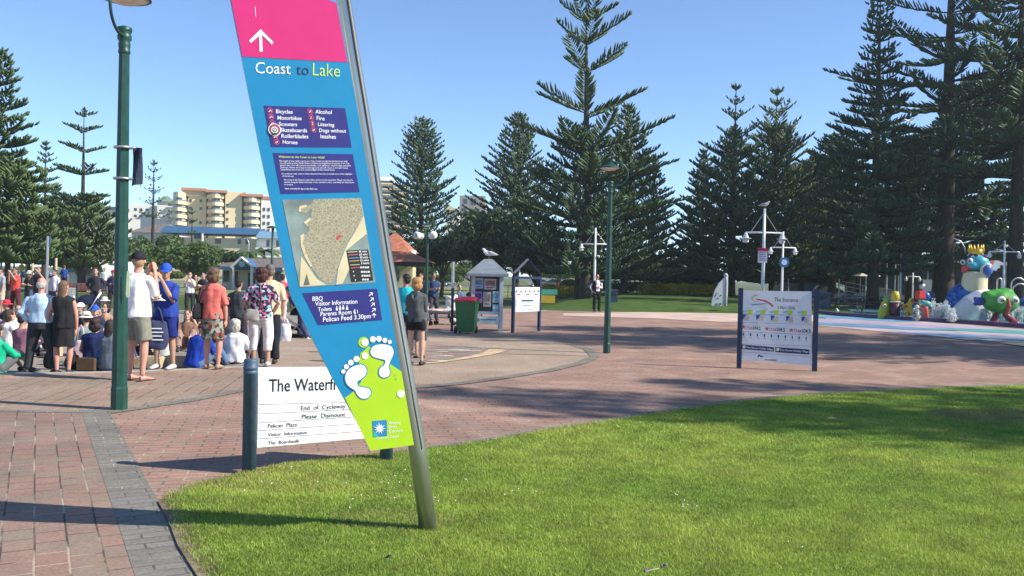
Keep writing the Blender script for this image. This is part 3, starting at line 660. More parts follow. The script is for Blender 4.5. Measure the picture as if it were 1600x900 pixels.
# ================================================================ THE ENTRANCE SPONSOR SIGN
eb = ground(1154.5, 575.5); er = ground(1272.5, 580)
ang = math.atan2(er.y - eb.y, er.x - eb.x); FE = Face(eb, ang)
es = thing("sponsor_sign", "white The Entrance sponsor board between two navy posts on brick paving", "sign", eb)
M_np = mat("navy_post", (.014, .028, .075), .45, var=.15); M_panel = mat("board_pale_grey", (.68, .70, .74), .5, var=.05)
for (x, yt, P) in [(1154.5, 450, eb), (1272.8, 451, er)]:
    top = EYE + (hor(x) - yt) / F * P.y; b = MB().use(M_np); b.box((P.x, P.y, top / 2 - .05), (.085, .085, top + .1), (0, 0, ang)); local(b.build("post", bevel=.008), es)
b = MB().use(M_panel); FE.panel(b, [(1157.5, 453.8), (1268.2, 455.5), (1268.2, 571.5), (1157.5, 562)], .01, .03); local(b.build("board"), es)
def ep(L_): return [(1130 + x / 5.294, 430 + y / 5.294) for x, y in L_]
def et(b, s_, x0, x1, y0, y1, h=1.0, bold=0): FE.text(b, s_, 1130 + x0 / 5.294, 430 + y0 / 5.294, 1130 + x1 / 5.294, 430 + y1 / 5.294, .016, h, bold)
b = MB().use(M_black); et(b, "The Entrance", 422, 618, 217, 222, 1.35, -.002); et(b, "3.30pm Daily", 447, 597, 276, 280, 1.1); local(b.build("lettering"), es)
b = MB().use(M_red)
FE.flat(b, ep([(262, 193), (300, 197), (350, 207), (392, 228), (412, 248), (413, 266), (400, 258), (375, 235), (330, 215), (290, 208)]), .015)
b.use(mat("swoosh_teal", (.05, .3, .38), .5)); FE.flat(b, ep([(220, 246), (250, 238), (300, 234), (345, 233), (370, 240), (330, 241), (290, 243), (245, 250)]), .0146)
b.use(mat("swoosh_gold", (.55, .42, .1), .5)); FE.flat(b, ep([(236, 205), (232, 180), (262, 160), (300, 165), (270, 172), (245, 185), (242, 200), (270, 216), (300, 222), (262, 219)]), .0144)
local(b.build("wave_emblem"), es)
b = MB().use(mat("row_rule", (.3, .33, .36), .6))
for (y0, y1) in [(318, 333), (390, 405), (462, 493), (565, 585), (630, 672)]: FE.flat(b, ep([(142, y0), (733, y1), (733, y1 + 3), (142, y0 + 3)]), .0138)
local(b.build("rule_lines"), es)
for i, x in enumerate([160, 268, 378, 492, 610]):
    y = 285 + i * 2.4
    b = MB().use(mat("logo_sky", (.25, .5, .7), .5)); FE.flat(b, ep([(x, y + 8), (x + 38, y + 2), (x + 34, y + 20), (x + 6, y + 26)]), .0146)
    b.use(mat("logo_lime", (.42, .6, .03), .5)); FE.flat(b, ep([(x + 40, y), (x + 84, y + 1), (x + 76, y + 34), (x + 38, y + 34)]), .0148); local(b.build("sponsor_logo"), es)
for i, x in enumerate([155, 271, 392, 518, 646]):
    y = 323 + i * 5
    b = MB().use(mat("logo_navy_blue", (.03, .07, .35), .5)); FE.flat(b, ep([(x, y), (x + 34, y + 1), (x + 22, y + 26), (x + 3, y + 46)]), .0148)
    b.use(mat("logo_beige", (.55, .45, .38), .5)); FE.flat(b, ep([(x + 34, y + 8), (x + 60, y + 4), (x + 60, y + 54), (x + 22, y + 52), (x + 20, y + 40)]), .0146); local(b.build("sponsor_logo"), es)
for i, (x, x1) in enumerate([(150, 308), (342, 510), (545, 722)]):
    y = 446 + i * 13; w2 = x1 - x
    b = MB().use(M_red); st = []
    for k in range(10):
        a = math.pi * 2 * k / 10 - math.pi / 2; r_ = 21 if k % 2 == 0 else 8; st.append((x + 18 + r_ * math.cos(a), y - 17 + r_ * math.sin(a)))
    FE.flat(b, ep(st), .015); et(b, "STAR", x + 38, x + 38 + w2 * .36, y, y + 4, 1.35, .01)
    b.use(M_black); et(b, "104.5", x + 40 + w2 * .37, x1, y + 4, y + 8, 1.35, .01); local(b.build("sponsor_logo"), es)
for i in range(10):
    x = 168 + i * 57.5; y = 472 + i * 3.6
    b = MB().use(M_ink); FE.flat(b, ep([(x - 5, y + 10), (x, y), (x + 5, y + 10), (x + 4, y + 28), (x - 4, y + 28)]), .015); FE.flat(b, ep([(x - 9, y + 38), (x + 9, y + 39), (x + 9, y + 42), (x - 9, y + 41)]), .015); local(b.build("sponsor_logo"), es)
for (x0, x1, y0, y1, h) in [(152, 418, 572, 594, 38), (430, 712, 594, 614, 42)]:
    b = MB().use(M_ink); FE.flat(b, ep([(x0, y0), (x1, y1), (x1, y1 + h), (x0, y0 + h)]), .015); b.use(mat("logo_cream", (.6, .6, .45), .5)); FE.disc(b, 1130 + (x0 + 20) / 5.294, 430 + (y0 + 20) / 5.294, 2.6, .017, 14)
    b.use(W_); FE.text(b, "Two Shores Holiday Village", 1130 + (x0 + 38) / 5.294, 430 + (y0 + 30) / 5.294, 1130 + (x1 - 8) / 5.294, 430 + (y1 + 26) / 5.294, .017, 1.1, .005); local(b.build("sponsor_banner"), es)
b = MB().use(M_black); FE.flat(b, ep([(282, 680), (290, 660), (300, 655), (312, 668), (322, 664), (334, 686), (322, 674), (312, 680), (300, 664), (290, 678)]), .015); et(b, "WYONGSHIRE", 342, 440, 705, 709, 1.2, .02); local(b.build("lettering"), es)
# ================================================================ GREEN STREET LAMPS
M_green = mat("lamp_green", (.008, .055, .040), .45, var=.25, scale=10, spec=.5)
M_gal = mat("galvanised", (.45, .46, .46), .4, metal=.7); M_white = mat("painted_white", (.72, .73, .74), .5, var=.08)
M_diff = mat("lamp_diffuser", (.75, .68, .6), .4)
def street_lamp(P, s, label, ang, arcdir=1):
    t = thing("street_lamp", label, "street lamp", P, ang, "green street lamps", s)
    b = MB().use(M_green); b.lathe([(.097, -.1), (.097, .25), (.090, .27), (.060, 4.18)], n=8); b.build("post", parent=t)
    b = MB().use(M_green, True); b.lathe([(.060, 4.10), (.066, 4.11), (.066, 4.14), (.060, 4.15), (.066, 4.19), (.066, 4.22), (.060, 4.24), (.078, 4.27), (.078, 4.31), (.066, 4.33), (.082, 4.36), (.082, 4.40), (.03, 4.42)], n=20); b.build("collar", parent=t)
    # curved arm: rises from the collar, swings out in a hoop and comes back over the post
    pts = [(0, 0, 4.28)] 
    for i in range(15):
        a = R(-80 + i * 12.6); pts.append((.14 + .30 * math.cos(a) * 1.05, 0, 4.60 + .30 * math.sin(a)))
    top = pts[-1]; pts.append((top[0] - .13, 0, top[2] - .01)); pts.append((top[0] - .14, 0, top[2] - .05))
    b = MB().use(M_green, True); b.tube(pts, .018, 8); b.build("arm", parent=t)
    b = MB().use(M_green, True); cx = top[0] - .13; cz = top[2] - .06
    b.lathe([(.03, cz + .05), (.07, cz + .05), (.09, cz + .01), (.14, cz - .02), (.275, cz - .09), (.28, cz - .10), (.26, cz - .1)], (cx, 0, 0), 28); o = b.build("lamp_shade", parent=t)
    b = MB().use(M_diff, True); b.lathe([(.25, cz - .10), (.20, cz - .115), (.12, cz - .15), (.02, cz - .16)], (cx, 0, 0), 24); b.build("diffuser", parent=o)
    return t
L1 = street_lamp(ground(186, 640), 1.0, "tall green street lamp at the corner of the grey paver band with a dark banner", R(-86))
# its banner and straps
b = MB().use(mat("banner_navy", (.018, .03, .06), .7, bump=.1)); V = []
zt, zb = EYE + (417 - 228) / F * L1.location.y, EYE + (417 - 290) / F * L1.location.y
Pb = L1.location
for i in range(9):
    for j in range(7):
        u, v = j / 6, i / 8; V.append((Pb.x + .09 + .125 * u * (1 - .12 * v) , Pb.y + .05 + .03 * math.sin(u * 5 + v * 3), zt + (zb - zt) * v - .02 * u * (1 - v) + .03 * u * v))
b.add(V, [(i * 7 + j, i * 7 + j + 1, (i + 1) * 7 + j + 1, (i + 1) * 7 + j) for i in range(8) for j in range(6)])
o = b.build("banner"); mo = o.modifiers.new("s", 'SOLIDIFY'); mo.thickness = .006
tag(o, "small dark navy banner strapped to the tall lamp post", "banner")
b = MB().use(M_gal, True)
for z in (zt - .02, zb + .08): b.lathe([(.10, z - .012), (.102, z - .012), (.102, z + .012), (.10, z + .012)], (Pb.x, Pb.y, 0), 16); b.tube([(Pb.x + .09, Pb.y + .02, z), (Pb.x + .13, Pb.y + .05, z + .01)], .012, 6)
b.build("strap", parent=o)
# paper stickers on the post
b = MB().use(mat("sticker_lime_white", (.62, .72, .42), .6, var=.1))
def onpost(x, y): return at(x, y, Pb.y - .05)
for q in ([(197, 424), (201, 423), (201, 456), (195, 462), (196, 440)], [(196, 459), (201, 456), (201, 464), (196, 465)]):
    P_ = [at(x + 1.4, y, Pb.y - .09) for x, y in q]; b.prism(P_, (0, .004, 0))
tag(b.build("sticker"), "pale lime paper sticker peeling off the tall lamp post", "sticker")
b = MB().use(M_gal); b.disc = None
street_lamp(ground(948, 552), .845, "green street lamp with hooped arm standing alone in the brick plaza", R(8))
L3 = street_lamp(ground(665.5, 501), .70, "green street lamp with floodlights rising behind the trolley", R(10))
for k, (dx, lab) in enumerate([(-.32, "white floodlight aimed away on the thin green lamp post"), (.14, "white floodlight facing the plaza on the thin green lamp post")]):
    P = L3.location + Vector((dx + .03, -.1, 2.95 + .02 * k)); t = thing("floodlight", lab, "floodlight", P, R(25 if k else -40))
    b = MB().use(M_white, True); b.lathe([(.06, -.18), (.11, -.14), (.13, .12), (.14, .14)], n=18, axis=(0, -1, .1)); b.build("housing", parent=t)
    b = MB().use(mat("flood_glass", (.3, .3, .32), .2), True); b.lathe([(.118, .13), (.02, .15)], n=18, axis=(0, -1, .1)); b.build("lens", parent=t)
    b = MB().use(M_gal); b.tube([(0, 0, 0), (-dx * .5, .05, -.05)], .02, 6); b.build("bracket", parent=t)

# ================================================================ WHITE MAST LAMPS
def mast(px, ytop, Z, label, ang=0, arm=.85, low=None):
    P = at(px, hor(px), Z); P = Vector((P.x, P.y, 0)); H = EYE + (hor(px) - ytop) / F * Z
    t = thing("mast_lamp", label, "mast lamp", P, ang, "white twin bell mast lamps")
    b = MB().use(M_white, True); b.tube([(0, 0, -.3), (0, 0, H * .5), (0, 0, H)], [.065, .055, .04], 12); b.build("mast", parent=t)
    za = H - .78 if low is None else H - low
    b = MB().use(M_white, True); b.tube([(-arm, 0, za), (arm, 0, za)], .03, 10); b.build("yard", parent=t)
    b = MB().use(M_gal); b.tube([(-arm * .75, 0, za), (0, 0, H - .12)], .012, 5); b.tube([(arm * .75, 0, za), (0, 0, H - .12)], .012, 5); b.build("stay", parent=t)
    for s in (-1, 1):
        b = MB().use(M_white, True); b.lathe([(.03, 0), (.04, -.03), (.065, -.08), (.085, -.15), (.09, -.18), (.17, -.19), (.17, -.20), (.09, -.205), (.10, -.29), (.085, -.33), (.03, -.34)], (s * arm, 0, za), 16); b.build("bell_lamp", parent=t)
    return t, H
m1, H1 = mast(1192, 326, 29, "tall white mast lamp just behind the sponsor board with a red topped notice", R(4), .60)
m2, H2 = mast(1222, 362, 44, "white mast lamp carrying a round blue sign behind the sponsor board", R(4), .62)
mast(929, 356, 43.2, "white mast lamp beside the man in the dark suit", R(-4), .66)
mast(1568, 376, 47, "white mast lamp beside the crowned sea creature", R(2), .80, .58)
mast(1385, 393, 62, "white mast lamp beyond the green fish with a yellow face", R(5), .85, .62)
mast(1311, 412, 74, "low white mast lamp among the picnic tables", R(0), .5, .35)
mast(1344, 402, 84, "thin distant white mast lamp by the white umbrella", R(0), .4, .5)
mast(1232, 425, 70, "short white mast lamp farthest back behind the sponsor board", R(0), .35, .2)
mast(1426, 426, 66, "small white mast lamp in front of the thick pine trunk", R(0), .5, .3)
def plate(P, w_, h_, face, m_, name, label, cat, extra=None):
    t = thing(name, label, cat, P, face)
    b = MB().use(m_); b.box((0, 0, 0), (w_, .015, h_)); b.build("plate", parent=t)
    if extra: extra(t)
    return t
P = m1.location + Vector((-.06, -.1, 0)); P.z = EYE + (438 - 399) / F * 29
def ex1(t):
    b = MB().use(mat("notice_red", (.55, .02, .06), .5)); b.box((0, -.009, .19), (.30, .008, .10)); b.build("red_header", parent=t)
    b = MB().use(mat("notice_ink", (.15, .15, .3), .5))
    for i in range(5): b.box((0, -.0095, .09 - i * .06), (.22 - .03 * (i % 2), .006, .018))
    b.build("lettering", parent=t)
plate(P, .30, .48, 0, mat("notice_pale", (.62, .58, .70), .5), "notice_sign", "small white notice with a red header on the white mast", "sign", ex1)
P = m2.location + Vector((.05, -.1, 0)); P.z = EYE + (439 - 410) / F * 44
b = MB().use(mat("round_sign_blue", (.02, .09, .25), .5)); b.lathe([(.24, -.01), (.24, .01)], n=24, axis=(0, 1, 0)); b.box((0, 0, 0), (.40, .022, .40)); o = b.build("round_sign", loc=P)
tag(o, "blue round sign mounted on the second white mast", "sign")
b = MB().use(mat("sign_ice", (.35, .5, .65), .5)); b.lathe([(.14, -.003), (.14, .003)], (0, -.02, 0), n=20, axis=(0, 1, 0)); b.build("emblem", parent=o)

# birds ----------------------------------------------------------
M_gull = mat("gull_white", (.78, .78, .77), .8); M_gullg = mat("gull_grey", (.35, .37, .4), .8); M_beak = mat("gull_orange", (.5, .12, .04), .6)
def gull(P, rz, label, s=1.0):
    t = thing("seagull", label, "bird", P, rz, None, s)
    b = MB().use(M_gull, True)
    b.tube([(.20, 0, .10), (.13, 0, .12), (.04, 0, .135), (-.06, 0, .15), (-.11, 0, .19), (-.13, 0, .235), (-.155, 0, .24), (-.175, 0, .235)], [.012, .035, .06, .062, .042, .032, .03, .008], 10, side=(0, 1, 0)); b.build("body", parent=t)
    b = MB().use(M_gullg, True)
    for s_ in (-1, 1): b.tube([(-.06, s_ * .045, .165), (.04, s_ * .058, .155), (.15, s_ * .035, .125), (.24, s_ * .01, .11)], [(.03, .012), (.045, .014), (.03, .01), (.006, .004)], 8, side=(0, 0, 1))
    b.build("wing", parent=t)
    b = MB().use(M_beak); b.tube([(-.17, 0, .235), (-.205, 0, .228)], [.009, .002], 6); b.build("beak", parent=t)
    for s_ in (-1, 1): b = MB().use(M_beak); b.tube([(0, s_ * .02, .10), (0, s_ * .02, 0)], .005, 5); b.build("leg", parent=t)
    return t
gull(m1.location + Vector((0, 0, H1)), R(160), "white seagull perched on top of the tall white mast", .9)

# ================================================================ NOTICE KIOSK, FRAME SIGN, BIN
kb = ground(782, 520); K = 1400 / kb.y
M_kpost = mat("kiosk_grey", (.42, .45, .48), .6, var=.1); M_kroof = mat("kiosk_roof", (.17, .20, .23), .6, var=.15, scale=6, stretch=(1, 1, 3))
t = thing("notice_kiosk", "small grey notice kiosk with pitched roof and pinned posters", "kiosk", Vector((kb.x, kb.y, 0)), R(3))
wk = (783 - 739) / K
for (x, y) in [(0, 0), (-wk, 0), (0, .6), (-wk, .6)]:
    b = MB().use(M_kpost); b.box((x, y, .86), (.11, .11, 1.9)); b.build("post", parent=t, bevel=.01)
b = MB().use(M_kroof)
ov = .19; z0 = 1.68; x0, x1, y0, y1 = -wk - ov, ov, -ov - .05, .6 + ov; xm = (x0 + x1) / 2 + .02
b.add([(x0, y0, z0), (x1, y0, z0), (x1, y1, z0), (x0, y1, z0), (xm - .12, y0 + .45, z0 + .42), (xm + .12, y0 + .45, z0 + .42), (xm + .12, y1 - .45, z0 + .42), (xm - .12, y1 - .45, z0 + .42),
       (x0, y0, z0 - .08), (x1, y0, z0 - .08), (x1, y1, z0 - .08), (x0, y1, z0 - .08)],
      [(0, 1, 5, 4), (1, 2, 6, 5), (2, 3, 7, 6), (3, 0, 4, 7), (4, 5, 6, 7), (8, 9, 1, 0), (9, 10, 2, 1), (10, 11, 3, 2), (11, 8, 0, 3), (11, 10, 9, 8)]); b.build("roof", parent=t)
b = MB().use(mat("board_dark", (.02, .02, .03), .5)); b.box((-wk / 2, .02, 1.1), (wk - .12, .05, 1.06)); b.build("notice_board", parent=t)
b = MB().use(M_kpost); b.box((-wk / 2, 0, .56), (wk - .11, .09, .08)); b.build("rail", parent=t)
b = MB().use(M_white); b.box((-wk / 2 + .02, -.01, .36), (wk - .14, .03, .22)); o = b.build("lower_board", parent=t)
b = MB().use(mat("leaflet_ink", (.2, .28, .34), .6)); b.box((-wk / 2 + .05, -.028, .37), (wk * .55, .004, .04)); b.lathe([(.05, -.002), (.05, .002)], (-wk + .16, -.028, .36), 14, (0, 1, 0)); b.build("lettering", parent=o)
posters = [(-.80 * wk, 1.40, .24, .30, (.35, .45, .52), (.12, .2, .35)), (-.40 * wk, 1.38, .34, .30, (.45, .42, .42), (.3, .12, .1)), (-.82 * wk, 1.0, .22, .32, (.4, .2, .42), (.1, .05, .2)), (-.50 * wk, .95, .22, .42, (.42, .40, .36), (.2, .17, .15)), (-.19 * wk, 1.02, .18, .32, (.40, .52, .58), (.15, .3, .4)), (-.19 * wk, .70, .18, .22, (.10, .35, .5), (.5, .6, .6))]
for i, (x, z, w_, h_, c, c2) in enumerate(posters):
    b = MB().use(mat("poster_%d" % i, c, .6)); b.box((x, -.012, z), (w_, .006, h_)); o = b.build("poster", parent=t)
    b = MB().use(mat("poster_print_%d" % i, c2, .6, var=.4, scale=25)); b.box((x, -.0165, z + h_ * .1), (w_ * .8, .003, h_ * .5)); b.box((x, -.0165, z - h_ * .32), (w_ * .7, .003, h_ * .12)); b.build("print", parent=o)
gull(Vector((kb.x - wk / 2 + .02, kb.y + .22, z0 + .42)), R(15), "white seagull standing on the kiosk roof", 1.15)
# separate dark thin post with a white top next to the bin
pb = ground(706, 518); t = thing("marker_post", "slim dark post with pale upper section beside the wheelie bin", "post", pb)
MB().use(M_np).tube([(0, 0, 0), (0, 0, 1.25)], .04, 8).build("lower_shaft", parent=t); MB().use(M_gal).tube([(0, 0, 1.25), (0, 0, 2.0)], .045, 8).build("upper_shaft", parent=t)
# wheelie bin
bb = ground(729, 521); t = thing("wheelie_bin", "green wheelie bin with a red lid beside the kiosk", "bin", bb, R(-8), None, .95)
MG = mat("bin_green", (.03, .14, .045), .45, var=.1)
b = MB().use(MG); wb_, wt = .25, .30
b.add([(-wb_, -.26, .06), (wb_, -.26, .06), (wb_, .24, .06), (-wb_, .24, .06), (-wt, -.36, .93), (wt, -.36, .93), (wt, .33, .93), (-wt, .33, .93)], [(3, 2, 1, 0), (4, 5, 6, 7), (0, 1, 5, 4), (1, 2, 6, 5), (2, 3, 7, 6), (3, 0, 4, 7)]); b.build("bin_body", parent=t, bevel=.03)
b = MB().use(MG); b.box((0, -.01, .93), (.66, .76, .05)); b.build("rim", parent=t, bevel=.01)
b = MB().use(mat("bin_red", (.45, .03, .06), .45)); b.tube([(0, -.40, .965), (0, -.2, 1.02), (0, .1, 1.04), (0, .38, 1.02)], [(.33, .03), (.335, .05), (.335, .05), (.32, .04)], 10, side=(1, 0, 0)); b.build("lid", parent=t)
b = MB().use(mat("rubber_black", (.015, .015, .015), .7)); b.tube([(-.3, .36, 1.0), (.3, .36, 1.0)], .018, 8); b.build("handle", parent=t)
for s in (-1, 1):
    b = MB().use(_mats["rubber_black"], True); b.lathe([(.10, -.03), (.11, -.02), (.11, .02), (.10, .03)], (s * .24, .26 if True else 0, .11), 16, (1, 0, 0)); b.build("wheel", parent=t)
b = MB().use(_mats["rubber_black"], True); b.lathe([(.10, -.03), (.11, -.02), (.11, .02), (.10, .03)], (-.29, -.20, .11), 16, (1, 0, 0)); b.build("wheel", parent=t)
# house shaped frame sign
fb0, fb1 = ground(801, 520), ground(842, 517); t = thing("frame_sign", "navy house shaped frame holding a white sponsor board beside the kiosk", "sign", fb0)
aa = math.atan2(fb1.y - fb0.y, fb1.x - fb0.x); t.rotation_euler = (0, 0, aa); Wd = (fb1 - fb0).length; KK = 1400 / fb0.y
hz = lambda y: EYE + (hor(820) - y) / KK
for x in (0, Wd):
    b = MB().use(M_np); b.box((x, 0, hz(432) / 2), (.075, .075, hz(432))); b.build("post", parent=t)
b = MB().use(M_np); b.box((Wd / 2, 0, hz(434)), (Wd, .07, .07)); b.build("cross_rail", parent=t)
for a0, a1 in (((-.01, hz(428)), (Wd / 2, hz(405))), ((Wd + .01, hz(428)), (Wd / 2, hz(405)))):
    b = MB().use(M_np); b.tube([(a0[0], 0, a0[1]), (a1[0], 0, a1[1])], .045, 4); b.build("gable_bar", parent=t)
b = MB().use(M_panel); b.box((Wd / 2, -.01, (hz(449) + hz(488)) / 2), (Wd - .08, .03, hz(449) - hz(488))); b.build("board", parent=t)
zt_ = hz(449); hh = hz(449) - hz(488)
for r_, (c, n_, w_, h_) in enumerate([((.06, .1, .16), 6, .07, .06), ((.5, .05, .07), 3, .17, .035), ((.03, .06, .12), 1, .62, .05), ((.2, .25, .3), 1, .45, .03), ((.1, .15, .2), 1, .6, .02)]):
    for i in range(n_):
        b = MB().use(mat("frame_logo_%d" % r_, c, .5)); b.box((Wd * (i + .5) / n_, -.028, zt_ - hh * (.17, .30, .55, .74, .93)[r_]), (w_, .004, h_)); b.build("sponsor_logo", parent=t)

# ================================================================ SAIL SCULPTURE, BLUE BIN
sb_ = ground(1126, 486); t = thing("sail_sculpture", "pale grey fin shaped sculpture standing on the lawn edge", "sculpture", sb_, R(0))
k = 1400 / sb_.y
def sp_(L_): return [Vector(((x - 1126) / k, 0, (486 - y) / k)) for x, y in L_]
b = MB().use(mat("sculpture_pale", (.48, .52, .54), .6, var=.1, scale=4)); b.prism(sp_([(1111, 484), (1112, 470), (1116, 455), (1122, 443), (1130, 434), (1137, 430), (1136, 445), (1136, 484), (1131, 479), (1121, 478)]), (0, .12, 0)); b.build("fin_panel", parent=t)
b = MB().use(mat("sculpture_post", (.36, .38, .38), .6), True); b.tube([p + Vector((0, .06, 0)) for p in sp_([(1132, 486), (1134, 460), (1134, 440), (1133, 430)])], [.09, .1, .1, .09], 10); b.ball(sp_([(1133, 430)])[0] + Vector((0, .06, 0)), .12, 10, 6); b.build("mast", parent=t)
b = MB().use(mat("sculpture_dark", (.08, .09, .11), .6))
for (x, y, r_) in [(1118, 462, .035), (1121, 466, .035), (1126, 461, .035), (1120, 475, .05), (1125, 475, .05)]: b.lathe([(r_, -.01), (r_, .01)], sp_([(x, y)])[0] + Vector((0, -.01, 0)), 12, (0, 1, 0))
b.use(mat("sculpture_yellow", (.5, .42, .06), .6)); b.lathe([(.04, -.01), (.04, .01)], sp_([(1120, 458)])[0] + Vector((0, -.01, 0)), 12, (0, 1, 0)); b.build("carved_marks", parent=t)
def box_bin(px, y, label, w_=.5, h_=1.0, c=(.03, .06, .10)):
    P = ground(px, y); t = thing("litter_bin", label, "bin", P, R(rnd.uniform(-6, 6)))
    b = MB().use(mat("bin_slate", c, .5)); b.box((0, 0, h_ * .45), (w_, w_, h_ * .9)); b.build("bin_body", parent=t, bevel=.02)
    b = MB().use(mat("bin_cap", (.06, .09, .13), .5)); b.box((0, 0, h_ * .95), (w_ * 1.12, w_ * 1.12, h_ * .08)); b.build("lid", parent=t, bevel=.02)
    b = MB().use(M_black); b.box((0, -w_ * .5 - .002, h_ * .72), (w_ * .6, .01, h_ * .14)); b.build("opening", parent=t)
    return t
box_bin(957, 481, "blue grey litter bin standing behind the lone green lamp post")
box_bin(1284, 488, "dark litter bin just beyond the sponsor board post", .7, 1.1, (.012, .015, .02))
# ================================================================ FLAG POLES AND CAFE FURNITURE
for (x, yt, Z, lab) in [(1398, 404, 60, "thin white pole with no flag beside the pole flying a purple pennant"), (1407, 396, 58, "thin white flag pole that carries the purple pennant")]:
    P = at(x, hor(x), Z); H = EYE + (hor(x) - yt) / F * Z; P.z = 0; b = MB().use(M_white, True); b.tube([(0, 0, 0), (0, 0, H)], [.07, .05], 8)
    tag(b.build("flag_pole", loc=P), lab, "pole")
P = at(1407, 399, 57.8); V = []
b = MB().use(mat("flag_purple", (.16, .03, .16), .7, var=.3, scale=3))
for i in range(7):
    for j in range(5): V.append((P.x + .05 + i * .06 + .05 * math.sin(j), P.y + .08 * math.sin(i * 1.3 + j), P.z - .02 - j * .19 - i * .045))
b.add(V, [(i * 5 + j, i * 5 + j + 1, (i + 1) * 5 + j + 1, (i + 1) * 5 + j) for i in range(6) for j in range(4)])
o = b.build("pennant"); m_ = o.modifiers.new("s", 'SOLIDIFY'); m_.thickness = .01; tag(o, "purple pennant drooping from a thin white pole", "flag")
# market umbrella
P = at(1353, hor(1353), 70); P.z = 0; t = thing("parasol", "cream cafe parasol opened beyond the picnic tables", "parasol", P)
b = MB().use(mat("canvas_cream", (.72, .68, .58), .8), False); b.lathe([(1.15, 2.15), (.7, 2.45), (.3, 2.85), (.13, 3.15), (.1, 3.3)], n=8); b.build("canopy", parent=t); MB().use(M_white).tube([(0, 0, 0), (0, 0, 2.9)], .04, 6).build("pole", parent=t)
def picnic(px, y, label, rz, s=1.0):
    P = ground(px, y); t = thing("picnic_table", label, "picnic table", P, rz, "dark picnic tables beyond the water play area", s)
    M_pt = mat("dark_timber", (.035, .045, .055), .7, var=.2)
    b = MB().use(M_pt)
    for i in range(5): b.box((0, -.32 + i * .16, .75), (2.2, .14, .05))
    b.build("table_top", parent=t)
    for s_ in (-1, 1):
        b = MB().use(M_pt)
        for i in range(2): b.box((0, s_ * (.72 + i * .15), .45), (2.2, .14, .05))
        b.build("bench", parent=t)
        b = MB().use(M_pt); b.box((s_ * .8, 0, .42), (.07, 1.7, .07)); b.box((s_ * .8, -.35, .37), (.07, .07, .75), (R(20), 0, 0)); b.box((s_ * .8, .35, .37), (.07, .07, .75), (R(-20), 0, 0)); b.build("leg_frame", parent=t)
    return t
picnic(1322, 487, "dark picnic table nearest the teal paving edge", R(6)); picnic(1352, 482, "dark picnic table standing nearest the cream parasol", R(-4)); picnic(1306, 477, "dark picnic table farthest from the water play area", R(10))
gull(ground(1308, 491), R(60), "white seagull walking on the paving by the picnic tables", 1.2)
# ================================================================ PARKED CARS
def make_car(label, col, P, rz):
    t = thing("parked_car", label, "car", P, rz, "parked cars beyond the park")
    prof = [(-2.1, .35), (-2.12, .62), (-2.0, .82), (-1.55, .90), (-.85, 1.38), (.35, 1.42), (1.0, 1.0), (1.85, .88), (2.1, .66), (2.12, .35)]
    Mc = mat("car_paint_%.2f" % sum(col), col, .3, metal=.2, var=.03, coat=.5)
    b = MB().use(Mc); b.prism([Vector((x, -.82, z)) for x, z in prof], (0, 1.64, 0)); b.build("body", parent=t, bevel=.09)
    Mg = mat("car_glass", (.02, .025, .03), .1, spec=.8)
    for s in (-1, 1):
        b = MB().use(Mg); b.prism([Vector((x, s * .826, z)) for x, z in [(-1.35, .95), (-.82, 1.30), (.28, 1.34), (.82, 1.0)]], (0, s * .012, 0)); b.build("side_window", parent=t)
    b = MB().use(Mg); b.add([(.45, -.66, 1.40), (.45, .66, 1.40), (1.04, .70, 1.04), (1.04, -.70, 1.04)], [(0, 1, 2, 3)]); b.build("windscreen", parent=t)
    for x in (-1.3, 1.3):
        for s in (-1, 1):
            b = MB().use(_mats["rubber_black"], True); b.lathe([(.25, -.1), (.32, -.1), (.32, .1), (.25, .1)], (x, s * .78, .32), 18, (0, 1, 0)); o = b.build("wheel", parent=t)
            b = MB().use(M_gal, True); b.lathe([(.21, -.09), (.21, .09), (.05, .1)], (x, s * .80, .32), 14, (0, s, 0)); b.build("rim", parent=o)
    for s in (-1, 1):
        b = MB().use(mat("headlight_glass", (.6, .6, .6), .2)); b.box((2.08, s * .6, .68), (.08, .3, .12)); b.build("headlight", parent=t)
        b = MB().use(mat("tail_red", (.4, .02, .02), .3)); b.box((-2.08, s * .62, .72), (.08, .26, .14)); b.build("tail_light", parent=t)
    return t
car0 = make_car("silver sedan parked behind the trolley under the dark trees", (.35, .38, .42), ground(692, 445, -.2), R(176))
cars = [(683, 441, (.55, .56, .58), 180, "white hatchback half hidden by the silver sedan"), (868, 440, (.10, .11, .13), 5, "dark car parked beyond the playing field by the kiosk frame"), (890, 441, (.30, .04, .05), 0, "maroon car parked beyond the playing field"), (846, 440.5, (.45, .46, .48), 0, "pale car parked beyond the house shaped frame"),
        (20, 426, (.5, .52, .55), 0, "white car parked behind the playground posts"), (60, 426.5, (.12, .16, .22), 0, "dark blue car parked behind the playground posts"), (143, 428, (.5, .5, .5), 4, "pale car parked behind the tree with tiered branches"), (1290, 474, (.25, .3, .36), 172, "grey blue car glimpsed past the dark litter bin"), (1372, 474, (.5, .5, .5), 170, "white car glimpsed past the picnic tables")]
for (px, y, c, rz, lab) in cars:
    P = ground(px, y, -.2); 
    if P.y > 130: P = Vector((P.x * 130 / P.y, 130, -.2))
    make_car(lab, c, P, R(rz))
HAZE = .0005
